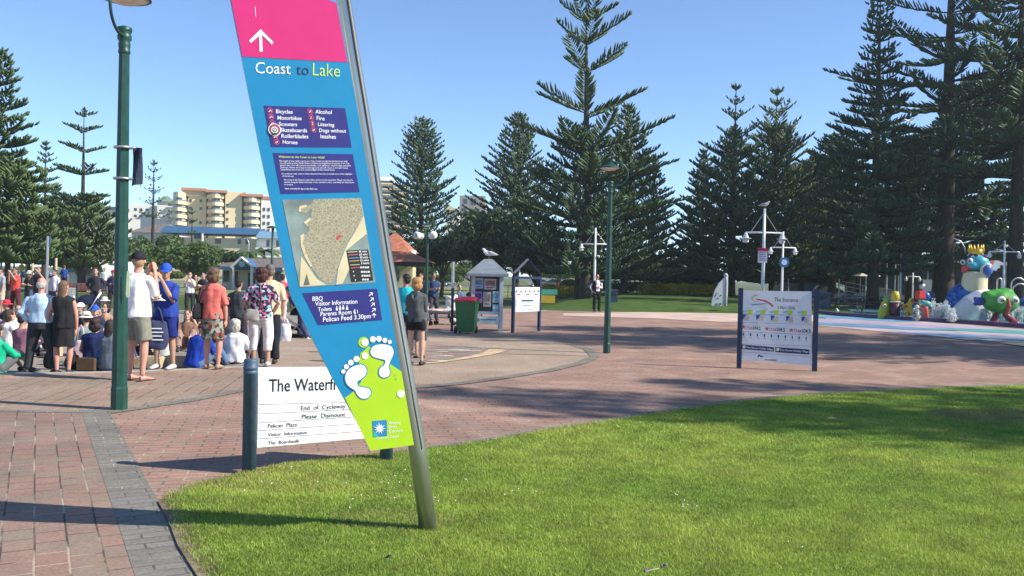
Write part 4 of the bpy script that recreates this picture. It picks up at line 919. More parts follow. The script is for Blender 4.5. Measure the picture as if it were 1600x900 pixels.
# ================================================================ NORFOLK ISLAND PINES
M_bark = mat("pine_bark", (.052, .038, .03), .95, var=.35, scale=5, bump=.6, bscale=20, stretch=(1, 1, .35))
M_needle = [leaf_mat("pine_needles_a", (.072, .122, .052), .35, .15, 1.2), leaf_mat("pine_needles_b", (.094, .142, .050), .35, .15, 1.0), leaf_mat("pine_needles_c", (.054, .100, .052), .3, .12, 1.3)]
def spindles(P, D, Ln, W, rs):
    """many narrow tapered branchlets: P start, D unit direction, Ln length, W half width"""
    m = len(P); a = np.cross(D, np.array([0, 0, 1.0])); na = np.linalg.norm(a, axis=1, keepdims=True); na[na < 1e-3] = 1; a /= na; b = np.cross(D, a)
    th = rs.rand(m) * 6.28
    R_ = []
    for k in range(3):
        t = th + k * 2.094; R_.append(a * np.cos(t)[:, None] + b * np.sin(t)[:, None])
    mid = P + D * (Ln * .38)[:, None]; tip = P + D * Ln[:, None]; tip[:, 2] += Ln * .10
    mid2 = P + D * (Ln * .78)[:, None]; mid2[:, 2] += Ln * .04
    V = [P] + [mid + r * W[:, None] for r in R_] + [mid2 + r * (W * .75)[:, None] for r in R_] + [tip]
    V = np.stack(V, 1).reshape(-1, 3); i = np.arange(m) * 8; F_ = []
    for k in range(3):
        k2 = (k + 1) % 3
        F_.append(np.stack([i, i + 1 + k, i + 1 + k2], 1)); F_.append(np.stack([i + 1 + k, i + 4 + k, i + 4 + k2], 1)); F_.append(np.stack([i + 1 + k, i + 4 + k2, i + 1 + k2], 1)); F_.append(np.stack([i + 4 + k, i + 7, i + 4 + k2], 1))
    return V, np.stack(F_, 1).reshape(-1, 3)

def pine(px, ytop, Z, label, halfw, ybot, base_y=None, gap=.75, nb=6, seed=1, up=.32, tip=.18, prof=.85, bl=.75, dens=.2, w=.055, mi=0, dead_low=.0, trunk_r=None, shape=None, skip=0.0, droop=.10, P=None, H=None, lean=0, top_bare=.0, zlow=None):
    """halfw: crown half width in photo pixels at its widest, ybot: photo row of the lowest branches"""
    rs = np.random.RandomState(seed); s = F / Z
    if P is None:
        P = at(px, hor(px), Z); P.z = -.22; H = EYE + (hor(px) - ytop) / s + .22
        Rm = halfw / s; zlow = EYE + (hor(px) - ybot) / s + .22
    else: Rm = halfw
    zlow = max(1.6, zlow) if zlow else 2.0
    Rm *= 1.14; w *= 1.15
    if gap < 1.5: gap *= .78; nb += 1
    t = thing("norfolk_pine", label, "pine tree", P, 0, "Norfolk pines around the park")
    tr = trunk_r or H * .016 + .06
    n_ = 14; b = MB().use(M_bark, True)
    lx = lambda z: lean * (z / H) ** 1.5
    b.tube([(lx(H * i / n_), 0, H * i / n_) for i in range(n_ + 1)], [max(.018, tr * (1.25 if i == 0 else 1) * (1 - i / n_) ** .85) for i in range(n_ + 1)], 10)
    b.build("trunk", parent=t)
    PP, DD, LL, WW = [], [], [], []; bv = MB().use(M_bark)
    z = H - .35; k = 0
    while z > zlow:
        f = (H - z) / (H - zlow)
        rad = Rm * (shape(f) if shape else (f ** prof)) ; rad = max(rad, .25)
        g = gap * (.55 + .6 * min(1, f * 3)) * (.85 + .3 * rs.rand())
        n = nb + (rs.rand() < .4); a0 = rs.rand() * 6.28
        for j in range(n):
            if rs.rand() < skip: continue
            if rs.rand() < .05: continue
            a = a0 + 6.283 * j / n + rs.uniform(-.3, .3); L_ = rad * rs.uniform(.68, 1.12)
            d = np.array([math.cos(a), math.sin(a), 0.0]); zz = z + rs.uniform(-.12, .12) * g
            el = up * (1 - f) ** .7 + .05 - droop * f; ns = max(3, int(L_ / dens)); sag = tip
            def cpt(u): return np.array([lx(zz), 0, zz]) + d * (L_ * u) + np.array([0, 0, L_ * (el * u + sag * (u * u) - droop * 1.2 * f * math.sin(u * 3.14) * .5)])
            us = np.linspace(.12 if f > .25 else .05, 1, ns)
            if L_ > .8:
                q = [tuple(cpt(u)) for u in (0, .35, .7, 1)]; bv.tube(q, [.012 + L_ * .009, .01 + L_ * .006, .012, .006], 4, cap=False)
            for u in us:
                p = cpt(u); tan = cpt(min(1, u + .05)) - cpt(max(0, u - .05)); tan /= np.linalg.norm(tan) + 1e-9
                side = np.cross(tan, [0, 0, 1.0]); side /= np.linalg.norm(side) + 1e-9
                blen = bl * min(1, .35 + L_ / 3.5) * (.25 + .75 * min(1, (1 - u) * 2.4 + .25)) * rs.uniform(.75, 1.15) * min(1, .45 + u * 1.6)
                for sg_ in (-1, 1):
                    dd = tan * rs.uniform(.55, .85) + side * sg_ * rs.uniform(.65, 1.0) + np.array([0, 0, rs.uniform(.18, .5)])
                    PP.append(p); DD.append(dd / np.linalg.norm(dd)); LL.append(blen); WW.append(w * rs.uniform(.8, 1.2))
            PP.append(cpt(1)); dd = tan + np.array([0, 0, .35]); DD.append(dd / np.linalg.norm(dd)); LL.append(bl * .4); WW.append(w)
        z -= g; k += 1
    # leader tuft
    for j in range(10):
        a = rs.rand() * 6.28; PP.append(np.array([lx(H), 0, H - .02 - j * .05])); dd = np.array([math.cos(a) * .5, math.sin(a) * .5, .9]); DD.append(dd / np.linalg.norm(dd)); LL.append(.28); WW.append(w * .6)
    V, Fc = spindles(np.array(PP), np.array(DD), np.array(LL), np.array(WW), rs)
    mesh_np("crown", V, Fc, M_needle[mi], parent=t)
    if bv.v: bv.build("limbs", parent=t)
    return t
full = lambda f: min(1, 1.25 * f ** .75)
column = lambda f: min(1, (f * 1.6) ** .6)
# the open tiered pines
pine(915, -6, 55, "tallest open tiered pine behind the suited man, wide spaced whorls", 132, 345, gap=2.0, nb=5, seed=3, up=.46, tip=.10, prof=.58, bl=.95, dens=.19, w=.062, mi=0, lean=-.35, droop=.0)
pine(903, 200, 55.6, "bushy lower pine crown wrapped round the tallest pine", 122, 452, gap=.8, nb=8, seed=33, up=.30, tip=.2, prof=.6, bl=.85, mi=2)
pine(975, 165, 62, "dense layered pine just behind the tallest open pine", 98, 440, gap=.72, nb=7, seed=4, up=.45, tip=.15, prof=.85, bl=.95, w=.06, mi=1)
pine(1018, 250, 70, "smaller pine leaning out past the dense layered pine", 62, 440, gap=.8, nb=6, seed=5, up=.4, tip=.15, mi=2)
pine(1143, 134, 66, "slim pointed pine with fine even tiers beside the multi stemmed one", 104, 430, gap=1.5, nb=6, seed=6, up=.40, tip=.2, prof=.9, bl=.8, mi=0)
pine(1207, 142, 68, "pine with forked bare leaders above a bushy crown", 84, 430, gap=1.5, nb=7, seed=7, up=.5, tip=.2, prof=.62, bl=.95, mi=1, shape=lambda f: .08 if f < .13 else min(1, .28 + (f - .13) * 1.2))
pine(1142, 205, 66.5, "bushy skirt of the slim pointed pine", 104, 436, gap=.9, nb=7, seed=61, up=.4, tip=.2, prof=.75, bl=.95, mi=0)
pine(1206, 200, 68.5, "bushy skirt of the fork topped pine", 88, 436, gap=.85, nb=7, seed=62, up=.45, tip=.2, prof=.6, bl=1.0, mi=1)
pine(1300, 212, 72, "round shouldered dark pine between the forked and the ragged pines", 78, 440, gap=.62, nb=8, seed=8, up=.2, tip=.15, bl=1.0, w=.07, mi=2, shape=column, trunk_r=.38)
pine(1364, -22, 58, "tall ragged pine with a thin spire and drooping arms", 105, 425, gap=.8, nb=7, seed=9, up=.16, tip=.12, bl=.95, w=.06, mi=2, shape=lambda f: .10 + .12 * f * 4 if f < .25 else min(1, .22 + (f - .25) * 1.15), skip=.08, trunk_r=.40)
pine(1474, -150, 60, "giant pine with a massive trunk rising behind the water play area", 175, 395, gap=1.5, nb=7, seed=10, up=.14, tip=.10, bl=1.0, w=.058, mi=2, shape=lambda f: min(1, .35 + f), skip=.18, trunk_r=.72)
pine(1585, -170, 56, "huge pine cut by the picture edge above the green crab figure", 150, 350, gap=1.5, nb=8, seed=11, up=.12, tip=.1, bl=1.05, w=.064, mi=0, shape=lambda f: min(1, .4 + f), skip=.1)
pine(1530, 120, 75, "far dark pine filling the gap behind the crowned creature", 130, 400, gap=.75, nb=8, seed=12, up=.1, tip=.1, bl=1.1, w=.08, mi=2, shape=column)
pine(1420, 215, 78, "mid height pine standing behind the giant trunk", 110, 420, gap=.8, nb=7, seed=13, up=.15, tip=.12, bl=1.1, w=.075, mi=1, shape=column)
pine(1252, 260, 80, "short bushy pine behind the white masts", 90, 440, gap=.75, nb=8, seed=14, up=.2, tip=.15, bl=1.05, w=.07, mi=2, shape=column)
pine(1095, 235, 85, "low pine filling behind the slim pointed pine", 60, 440, gap=.9, nb=7, seed=15, up=.35, tip=.2, bl=1.0, w=.07, mi=2)
pine(1340, 300, 84, "low dark pine under the ragged spire", 90, 425, gap=.75, nb=8, seed=16, up=.12, tip=.12, bl=1.2, w=.09, mi=1, shape=column)
# middle distance full cones
pine(656, 188, 78, "dense grey green cone shaped pine left of the kiosk against the sky", 62, 395, gap=.62, nb=8, seed=20, up=.42, tip=.2, prof=.56, bl=.75, dens=.24, w=.062, mi=0)
pine(806, 178, 80, "tall cone shaped pine rising above the broad leaved trees", 84, 400, gap=.66, nb=8, seed=21, up=.45, tip=.2, prof=.8, bl=.85, dens=.24, w=.066, mi=0)
# left hand group
pine(-8, 78, 48, "big layered pine cut off by the picture edge", 44, 300, gap=.75, nb=8, seed=22, up=.3, tip=.16, prof=.7, bl=.95, w=.066, mi=0, shape=column)
pine(12, 250, 47, "bushy lower pine crown under the cut off pine", 78, 420, gap=.6, nb=8, seed=23, up=.2, tip=.15, bl=1.0, w=.07, mi=1, shape=column)
pine(128, 174, 64, "tiered pine with clearly spaced whorls above a bushy skirt", 44, 330, gap=1.5, nb=6, seed=24, up=.22, tip=.05, prof=.42, bl=.8, dens=.18, w=.062, mi=0, droop=0)
pine(124, 318, 64.5, "wide bushy pine skirt around the tiered pine trunk", 84, 415, gap=.7, nb=9, seed=25, up=.25, tip=.2, prof=.5, bl=1.1, w=.075, mi=1)
pine(69, 222, 90, "faint slim pine far behind the tiered one", 30, 330, gap=1.0, nb=6, seed=26, up=.4, tip=.15, prof=.8, bl=.8, mi=0)
pine(86, 288, 84, "small pine tip between the left pines", 34, 400, gap=.8, nb=7, seed=27, up=.4, tip=.15, bl=.9, mi=0)
pine(238, 252, 82, "sparse young pine before the white flats", 24, 350, gap=1.15, nb=5, seed=28, up=.38, tip=.2, prof=.6, bl=.5, dens=.3, w=.045, mi=0)
pine(299, 328, 84, "tiny pine top before the cream apartments", 12, 372, gap=1.1, nb=5, seed=29, up=.4, tip=.1, bl=.5, mi=0)
pine(45, 330, 75, "low spreading pine behind the playground", 80, 418, gap=.7, nb=8, seed=30, up=.2, tip=.1, bl=1.1, w=.08, mi=2, shape=column)
# pines standing off to the side of the view: they cast the long shade across the lawn and paving
def offpine(tipx, tipy, H, label, seed, Rm=5.0):
    g_ = ground(tipx, tipy); sh = H / math.tan(R(SUN_EL)); P = Vector((g_.x + sh * math.cos(R(SUN_AZ)), g_.y + sh * math.sin(R(SUN_AZ)), -.1))
    return pine(0, 0, 1, label, Rm, 0, seed=seed, P=P, H=H, zlow=3.0, gap=.95, nb=7, up=.3, tip=.15, prof=.42, bl=1.0, dens=.30, w=.062, skip=.22, mi=0)
offpine(660, 610, 22, "pine beside the lawn whose shade falls on the brick paving", 40, 2.0)
offpine(830, 634, 19, "second pine beside the lawn shading the paving edge", 45, 2.2)
offpine(1120, 634, 17, "third pine beside the lawn shading the far grass", 46, 1.7)
offpine(1050, 598, 18, "fourth pine beside the lawn shading the paving strip", 50, 1.9)
offpine(960, 478.5, 22, "pine beyond the paving shading the sloping lawn", 47, 3.0)
offpine(1120, 476, 20, "second pine shading the sloping lawn", 48, 4.5)
offpine(870, 512, 22, "second pine whose shade crosses the plaza", 49, 4.2)
offpine(1250, 660, 14, "shorter pine beside the lawn shading the grass", 41, 1.6)
offpine(680, 521, 22, "pine beyond the paving whose shade crosses the plaza", 42, 4.0)
offpine(1000, 528, 20, "pine beyond the paving shading the plaza near the sponsor board", 43, 4.0)

# ================================================================ BROAD LEAVED TREES
M_leafd = leaf_mat("leaf_dark", (.028, .055, .018), .4, .12, .8, .35); M_leafm = leaf_mat("leaf_mid", (.07, .115, .028), .35, .2, .6); M_leafy = leaf_mat("leaf_fresh", (.13, .18, .04), .3, .25, .6)
M_limb = mat("limb_bark", (.10, .08, .06), .95, var=.3, bump=.4)
def leaves(C_, Rr, n, size, rs):
    """leaf quads scattered through ellipsoid clumps"""
    P, N = [], []
    per = n // len(C_)
    for (c, r) in zip(C_, Rr):
        v = rs.normal(size=(per, 3)); v /= np.linalg.norm(v, axis=1, keepdims=True); rad = rs.rand(per) ** .45
        P.append(np.array(c) + v * rad[:, None] * np.array(r)); N.append(v + rs.normal(size=(per, 3)) * .7)
    P = np.concatenate(P); N = np.concatenate(N); N /= np.linalg.norm(N, axis=1, keepdims=True)
    a = np.cross(N, rs.normal(size=P.shape)); a /= np.linalg.norm(a, axis=1, keepdims=True) + 1e-9; b = np.cross(N, a); m = len(P)
    s = size * (.6 + .8 * rs.rand(m))[:, None]
    V = np.stack([P - a * s, P + b * s * .45, P + a * s, P - b * s * .45], 1).reshape(-1, 3); i = np.arange(m) * 4
    return V, np.stack([i, i + 1, i + 2, i + 3], 1)
def broad(px, ytop, Z, label, halfw, ybot, name="leafy_tree", m_=None, seed=1, n=9000, size=.16, lobes=14, group=None, cat="tree", trunk=True, P=None, H=None, Rm=None, zl=None):
    rs = np.random.RandomState(seed); s = F / Z
    if P is None:
        P = at(px, hor(px), Z); P.z = -.22; H = EYE + (hor(px) - ytop) / s + .22; Rm = halfw / s; zl = max(.1, EYE + (hor(px) - ybot) / s + .22)
    t = thing(name, label, cat, P, 0, group)
    C_, Rr = [], []; hc = (H + zl) / 2; hh = (H - zl) / 2
    for i in range(lobes):
        v = rs.normal(size=3); v /= np.linalg.norm(v); k = .35 + .4 * rs.rand()
        C_.append((v[0] * Rm * k, v[1] * Rm * k * .9, hc + v[2] * hh * k)); q = rs.uniform(.30, .5); Rr.append((Rm * q, Rm * q, hh * q * 1.05))
    V, Fc = leaves(C_, Rr, n, size, rs); mesh_np("crown", V, Fc, m_ or M_leafm, parent=t)
    if trunk:
        b = MB().use(M_limb, True); b.tube([(0, 0, 0), (.1, 0, zl * .6), (.05, 0, hc * .9)], [.06 + H * .022, .05 + H * .016, .05], 8)
        for c in C_[:7]: b.tube([(.08, 0, min(zl * .7, hc * .6)), (c[0] * .5, c[1] * .5, (zl + c[2]) / 2), c], [.03 + H * .010, .02 + H * .006, .02], 6)
        b.build("trunk", parent=t)
    return t
broad(756, 318, 68, "dark glossy spreading tree behind the notice kiosk", 76, 432, m_=M_leafd, seed=50, n=14000, size=.17, lobes=18)
broad(838, 345, 64, "dark rounded tree between the kiosk and the tallest pine", 62, 440, m_=M_leafd, seed=51, n=11000, size=.17)
broad(690, 360, 72, "low dark tree beside the orange tiled pavilion", 48, 428, m_=M_leafd, seed=52, n=8000, size=.17)
broad(300, 378, 66, "olive green round tree behind the woman in coral", 44, 436, m_=M_leafm, seed=53, n=9000, size=.15)
broad(245, 366, 78, "wide green tree beside the dark lamp post", 56, 425, m_=M_leafm, seed=54, n=9000, size=.17)
broad(205, 380, 74, "small green tree partly behind the dark lamp post", 30, 430, m_=M_leafm, seed=55, n=5000, size=.16)
broad(350, 388, 86, "low bushy tree in front of the blue roofed building", 34, 415, m_=M_leafd, seed=56, n=4000, size=.17)
broad(1325, 408, 92, "yellow green tree lit behind the picnic tables", 46, 446, m_=M_leafy, seed=57, n=6000, size=.2)
broad(1400, 400, 96, "pale green tree lit behind the flag poles", 50, 446, m_=M_leafy, seed=58, n=6000, size=.2)
for i, (x, yt, Z, hw, yb, lab) in enumerate([(640, 408, 110, 50, 432, "distant olive tree behind the orange tiled pavilion"), (735, 408, 100, 60, 434, "low sunlit tree behind the silver sedan"), (870, 415, 120, 50, 436, "distant tree line beyond the playing field"), (1000, 395, 95, 60, 440, "dark mass of shrubs behind the yellow hedge"), (1075, 400, 92, 60, 442, "dark shrubs behind the fin sculpture"), (1180, 400, 96, 70, 445, "dark shrubs behind the white masts"), (1280, 395, 100, 60, 446, "dark shrubs behind the picnic tables"), (1560, 380, 98, 90, 450, "dark trees behind the green crab figure"), (1460, 400, 105, 70, 448, "dark trees behind the cafe"), (0, 370, 90, 60, 414, "dark trees behind the playground"), (90, 385, 95, 60, 414, "dark trees behind the small gabled huts"), (170, 380, 90, 40, 418, "green shrubs behind the gabled huts"), (930, 405, 98, 60, 438, "dark shrubs behind the tallest pine trunk")]):
    broad(x, yt, Z, lab, hw, yb, name="background_tree", m_=(M_leafd if i > 2 else M_leafm), seed=70 + i, n=4500, size=.26, lobes=16, trunk=(i < 3), group="trees closing off the park")
# a thin sea haze over the whole place
hz_m = bpy.data.materials.new("sea_haze"); hz_m.use_nodes = True; hn = hz_m.node_tree; hn.nodes.remove(hn.nodes["Principled BSDF"])
pv = hn.nodes.new("ShaderNodeVolumePrincipled"); pv.inputs["Color"].default_value = (.80, .93, .93, 1); pv.inputs["Density"].default_value = HAZE; pv.inputs["Anisotropy"].default_value = .2
hn.links.new(pv.outputs[0], hn.nodes["Material Output"].inputs["Volume"])
b = MB(); b.box((0, 560, 19), (2000, 1400, 41)); b.mats = [hz_m]; tag(b.build("haze"), "thin pale sea haze filling the air over the park", "haze", kind="stuff")
scene.cycles.volume_bounces = 0
# hedges and flower beds
def hedge(x0, x1, y, ht, Z, label, m_, seed, name="hedge", size=.10, n=5000):
    rs = np.random.RandomState(seed); A = at(x0, hor(x0), Z); B = at(x1, hor(x1), Z); base_ = EYE - (y - hor((x0 + x1) / 2)) / F * Z; base_ = max(base_, -.3)
    L_ = (B - A).length; C_, Rr = [], []; k = max(3, int(L_ / .8))
    for i in range(k): C_.append((A.x + (B.x - A.x) * (i + .5) / k, Z + rs.uniform(-.3, .3), base_ + ht * .45)); Rr.append((.75, .6, ht * rs.uniform(.45, .6)))
    V, Fc = leaves(C_, Rr, n, size, rs); o = mesh_np(name, V, Fc, m_); return tag(o, label, "hedge")
M_yf = leaf_mat("yellow_blossom", (.42, .34, .02), .4, .2, 1.5)
hedge(850, 905, 462, .75, 60, "yellow flowering hedge beside the tallest pine trunk", M_yf, 1); hedge(1000, 1118, 459, .8, 66, "long yellow flowering hedge behind the sloping lawn", M_yf, 2, n=8000)
hedge(880, 1010, 455, .9, 68, "green shrubs behind the suited man", M_leafm, 3); hedge(240, 285, 435, .8, 88, "clipped hedge with yellow tips behind the blue cap", M_leafy, 4)
hedge(1010, 1118, 452, 1.3, 72, "dark green shrubs behind the yellow flowers", M_leafd, 5, n=8000)
hedge(620, 720, 440, .8, 90, "low green shrubs beside the silver sedan", M_leafm, 6)
# lawns in the distance
M_lawn2 = multi_noise_mat("distant_lawn", [(.03, .065, .011), (.055, .10, .016), (.08, .115, .022)], scale=1.5, bump=.8, bscale=12)
b = MB().use(M_lawn2); V = []
xs_ = [1.5, 3.5, 6, 9, 12, 15.5, 17]; 
for j, (yy, hz_) in enumerate([(43.3, 0), (45, .12), (48, .38), (52, .55), (58, .55), (66, .5), (80, .4)]):
    for i, xx in enumerate(xs_): V.append((xx * (1 + (yy - 43) * .012), yy, hz_ * min(1, i / 2.0) * (1 if i < 5 else .6) - .02))
nx_ = len(xs_); b.add(V, [(j * nx_ + i, j * nx_ + i + 1, (j + 1) * nx_ + i + 1, (j + 1) * nx_ + i) for j in range(6) for i in range(nx_ - 1)]); b.smooth = True
tag(b.build("sloping_lawn"), kind="structure")
tag(MB().use(M_lawn2).poly([(-46, 40, -.20), (-8, 40, -.20), (-9, 58, -.205), (-70, 58, -.205)]).build("plaza_lawn"), kind="structure")
tag(MB().use(multi_noise_mat("dry_field", [(.16, .19, .07), (.22, .24, .09)], scale=.3)).poly([(-60, 62, -.19), (12, 62, -.19), (14, 128, -.19), (-120, 128, -.19)]).build("playing_field"), kind="structure")
tag(MB().use(multi_noise_mat("car_park_asphalt", [(.14, .13, .12), (.2, .19, .18)], scale=.5)).poly([(-200, 124, -.18), (60, 124, -.18), (60, 134, -.18), (-200, 134, -.18)]).build("far_road"), kind="structure")
# ================================================================ BUILDINGS
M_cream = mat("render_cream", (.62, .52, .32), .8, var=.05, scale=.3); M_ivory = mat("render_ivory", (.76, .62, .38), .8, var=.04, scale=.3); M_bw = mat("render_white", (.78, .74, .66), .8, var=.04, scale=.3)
M_recess_shade = mat("render_recess_shade", (.52, .38, .18), .8, var=.05); M_orange = mat("roof_band_terracotta", (.50, .22, .11), .8, var=.1); M_win = mat("window_dark", (.035, .05, .07), .15, spec=.7, var=.3, scale=.6)  # apartment recess wall: the recess shadow is put into its yellowish colour
M_rail = mat("balcony_glass", (.16, .20, .23), .25, spec=.6); M_broof = mat("metal_roof_blue", (.035, .10, .19), .5, var=.15, scale=.6); M_brown = mat("roof_tile_brown", (.15, .13, .12), .85, var=.25, scale=2, bump=.3, bscale=8)
M_terra = mat("roof_tile_orange", (.38, .13, .07), .8, var=.3, scale=3, bump=.5, bscale=14)
class Bld:
    def __init__(s, name, label, xc, Z, cat="building", rz=0):
        P = at(xc, hor(xc), Z); s.Z = Z; s.xc = xc; s.s = F / Z; s.t = thing(name, label, cat, (P.x, Z, -.3), rz)
    def x(s, px): return (px - s.xc) / s.s
    def z(s, py, px=None): return EYE + (hor(px if px is not None else s.xc) - py) / s.s + .3
    def box(s, part, x0, x1, y0, y1, m, d0=0, d1=8, parent=None):
        """photo columns x0..x1, photo rows y0 (top) .. y1 (bottom, None = ground), depth d0..d1 metres behind the facade"""
        X0, X1 = s.x(x0), s.x(x1); z1 = s.z(y0); z0 = 0 if y1 is None else s.z(y1)
        b = MB().use(m); b.box(((X0 + X1) / 2, (d0 + d1) / 2, (z0 + z1) / 2), (X1 - X0, d1 - d0, z1 - z0)); return b.build(part, parent=parent or s.t)
    def win(s, x0, x1, y0, y1, d=0, parent=None, fr=True):
        o = s.box("window", x0, x1, y0, y1, M_win, d - .06, d + .02, parent)
        return o
# cream apartment block with curved balcony bays
A = Bld("apartment_block", "cream seven storey apartment block with orange roof bands and curved balconies", 345, 190, rz=R(15))
A.box("wall", 294, 321, 297, None, M_ivory, 2, 14); A.box("wall", 350, 375, 299, None, M_ivory, 0.2, 14); A.box("wall", 404, 421, 303, None, M_bw, .2, 14); A.box("wall", 360, 377, 300, None, M_recess_shade, -.4, 5) if False else A.box("wall", 366, 377, 302, None, M_recess_shade, 3, 15)
def bay(x0, x1, ytop, ys_, m, d):
    xm, hw_ = (x0 + x1) / 2, (x1 - x0) / 2
    X, Hx = A.x(xm), hw_ / A.s
    b = MB().use(m); b.tube([(X, d + 4, 0), (X, d + 4, A.z(ytop))], [(Hx, 5), (Hx, 5)], 24, side=(1, 0, 0)); b.build("bay_wall", parent=A.t)
    for i, y in enumerate(ys_):
        z0 = A.z(y); b = MB().use(M_ivory); b.tube([(X, d + 4, z0 - .30), (X, d + 4, z0 + .42)], [(Hx + .35, 5.5)] * 2, 24, side=(1, 0, 0)); o = b.build("balcony", parent=A.t)
        b = MB().use(M_rail); b.tube([(X, d + 4, z0 + .42), (X, d + 4, z0 + .72)], [(Hx + .25, 5.38)] * 2, 24, cap=False, side=(1, 0, 0)); b.build("railing", parent=o)
        b = MB().use(M_win); b.tube([(X, d + 4, z0 + .72), (X, d + 4, z0 + 1.15)], [(Hx * .97, 5.05)] * 2, 24, side=(1, 0, 0)); b.build("glazing", parent=o)
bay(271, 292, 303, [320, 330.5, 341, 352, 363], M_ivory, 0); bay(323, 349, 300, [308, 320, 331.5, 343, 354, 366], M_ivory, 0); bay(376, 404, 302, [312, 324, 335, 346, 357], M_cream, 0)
for (x0, x1, y0, y1, d0) in [(284, 321, 295, 299, 1), (321, 353, 298, 302, -1.3), (372, 407, 302, 306, -1.3), (404, 422, 304, 308, 0), (364, 380, 298, 302, 2)]: A.box("roof_band", x0, x1, y0, y1, M_orange, d0, 14.5)
A.box("penthouse", 286, 318, 299, 307, M_cream, 1.6, 10); 
for x in (304, 309, 314): A.win(x, x + 3, 301, 306, 1.95)
for y in (312, 324, 346): 
    for x in (296, 311): A.win(x, x + 3.5, y, y + 4.5, 1.95)
for y in (322, 333, 344, 355):
    for x in (407, 414): A.win(x, x + 3.5, y, y + 5, .15)
for y in (318, 329, 340, 351, 362): A.win(352, 355, y, y + 4, .15); A.win(369, 373, y, y + 4, 2.95)
B = Bld("white_apartments", "white flats with pale green gable seen past the lamp post", 232, 205, rz=R(15))
B.box("wall", 203, 245, 321, None, M_bw, 0, 12); B.box("wall", 245, 268, 314, None, M_bw, -2, 12); 
b = MB().use(mat("roof_pale_green", (.30, .42, .30), .7)); b.prism([Vector((B.x(243), -2.5, B.z(315))), Vector((B.x(270), -2.5, B.z(315))), Vector((B.x(262), -2.5, B.z(307))), Vector((B.x(256), -2.5, B.z(306)))], (0, 14, 0)); b.build("roof", parent=B.t)
for y in (326, 336): 
    for x in (210, 218, 227, 236): B.win(x, x + 4, y, y + 4, 0)
for y in (318, 328, 338): B.box("balcony", 260, 268, y + 4, y + 6, M_bw, -3, -2); B.win(260.5, 267.5, y, y + 4, -2)
B2 = Bld("apartment_block", "distant grey white flats behind the tiered pine", 165, 215); B2.box("wall", 138, 182, 326, None, M_bw, 0, 12); B2.box("roof", 136, 184, 323, 327, M_brown, -.5, 12.5)
for x in (142, 150, 158, 166, 174): B2.win(x, x + 4, 331, 336, 0)
# blue roofed motel
C_ = Bld("motel", "long cream building with a blue metal mansard roof below the apartments", 350, 140, rz=R(8))
C_.box("wall", 262, 402, 372, None, M_cream, 0, 10); C_.box("wall", 400, 445, 371, None, M_bw, -1, 9)
def mansard(x0, x1, y0, y1, d, m=M_broof):
    b = MB().use(m); z0, z1 = C_.z(y1), C_.z(y0); X0, X1 = C_.x(x0), C_.x(x1)
    b.add([(X0 - .4, d - 1, z0), (X1 + .4, d - 1, z0), (X1, d + .8, z1), (X0, d + .8, z1), (X0 - .4, d + 9, z0), (X1 + .4, d + 9, z0), (X1, d + 8, z1), (X0, d + 8, z1)], [(0, 1, 2, 3), (1, 5, 6, 2), (5, 4, 7, 6), (4, 0, 3, 7), (3, 2, 6, 7), (4, 5, 1, 0)]); return b.build("roof", parent=C_.t)
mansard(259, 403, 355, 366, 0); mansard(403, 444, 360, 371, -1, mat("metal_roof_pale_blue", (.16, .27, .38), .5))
for x in (280, 336, 370, 382): C_.win(x, x + 9 if x < 360 else x + 5, 373, 381, 0)
C_.box("veranda_post", 318, 320, 366, 378, M_bw, -1.2, -.8); C_.box("veranda_post", 305, 316, 368, 374, M_broof, -.6, -.1)
for x in (415, 430): C_.win(x, x + 5, 374, 384, -1)
C_.box("balcony", 400, 445, 386, 388.5, M_bw, -2.2, -1); C_.box("balcony", 400, 445, 398, 401, M_bw, -2.2, -1)
H1_ = Bld("house", "low house with a grey brown hipped roof under the sparse young pine", 232, 145)
b = MB().use(M_brown); X0, X1, z0, z1 = H1_.x(202), H1_.x(272), H1_.z(364), H1_.z(347)
b.add([(X0, -1, z0), (X1, -1, z0), (X1, 9, z0), (X0, 9, z0), (X0 + 2.4, 4, z1), (X1 - 2.4, 4, z1)], [(0, 1, 5, 4), (1, 2, 5), (2, 3, 4, 5), (3, 0, 4), (3, 2, 1, 0)]); b.build("roof", parent=H1_.t); H1_.box("wall", 205, 269, 364, None, M_bw, 0, 8); H1_.win(250, 258, 368, 374); H1_.win(215, 223, 368, 374)
# visitor pavilion with blue gable
Pv = Bld("visitor_pavilion", "white pavilion with brown roof and a blue gabled porch", 388, 84)
X0, X1, z0, z1 = Pv.x(338), Pv.x(446), Pv.z(417), Pv.z(403)
b = MB().use(M_brown); b.add([(X0, -1, z0), (X1, -1, z0), (X1, 7, z0), (X0, 7, z0), (X0 + 1.2, 3, z1), (X1 - .5, 3, z1)], [(0, 1, 5, 4), (1, 2, 5), (2, 3, 4, 5), (3, 0, 4), (3, 2, 1, 0)]); b.build("roof", parent=Pv.t)
M_pb = mat("fascia_blue", (.05, .12, .26), .6); Pv.box("fascia", 339, 445, 417, 422, M_pb, -1, -.8); Pv.box("wall", 342, 442, 421, None, M_bw, 1, 6)
for x in (344, 358, 404, 414, 426): Pv.win(x, x + 9, 424, 441, 1)
b = MB().use(M_pb); b.prism([Vector((Pv.x(373), -2, Pv.z(417))), Vector((Pv.x(404), -2, Pv.z(417))), Vector((Pv.x(388), -2, Pv.z(404)))], (0, 2.5, 0)); o = b.build("porch_gable", parent=Pv.t)
b = MB().use(M_bw); 
for q in (((371, 418), (388, 403)), ((406, 418), (388, 403))): b.tube([(Pv.x(q[0][0]), -2.1, Pv.z(q[0][1])), (Pv.x(q[1][0]), -2.1, Pv.z(q[1][1]))], .12, 4)
b.build("barge_board", parent=o)
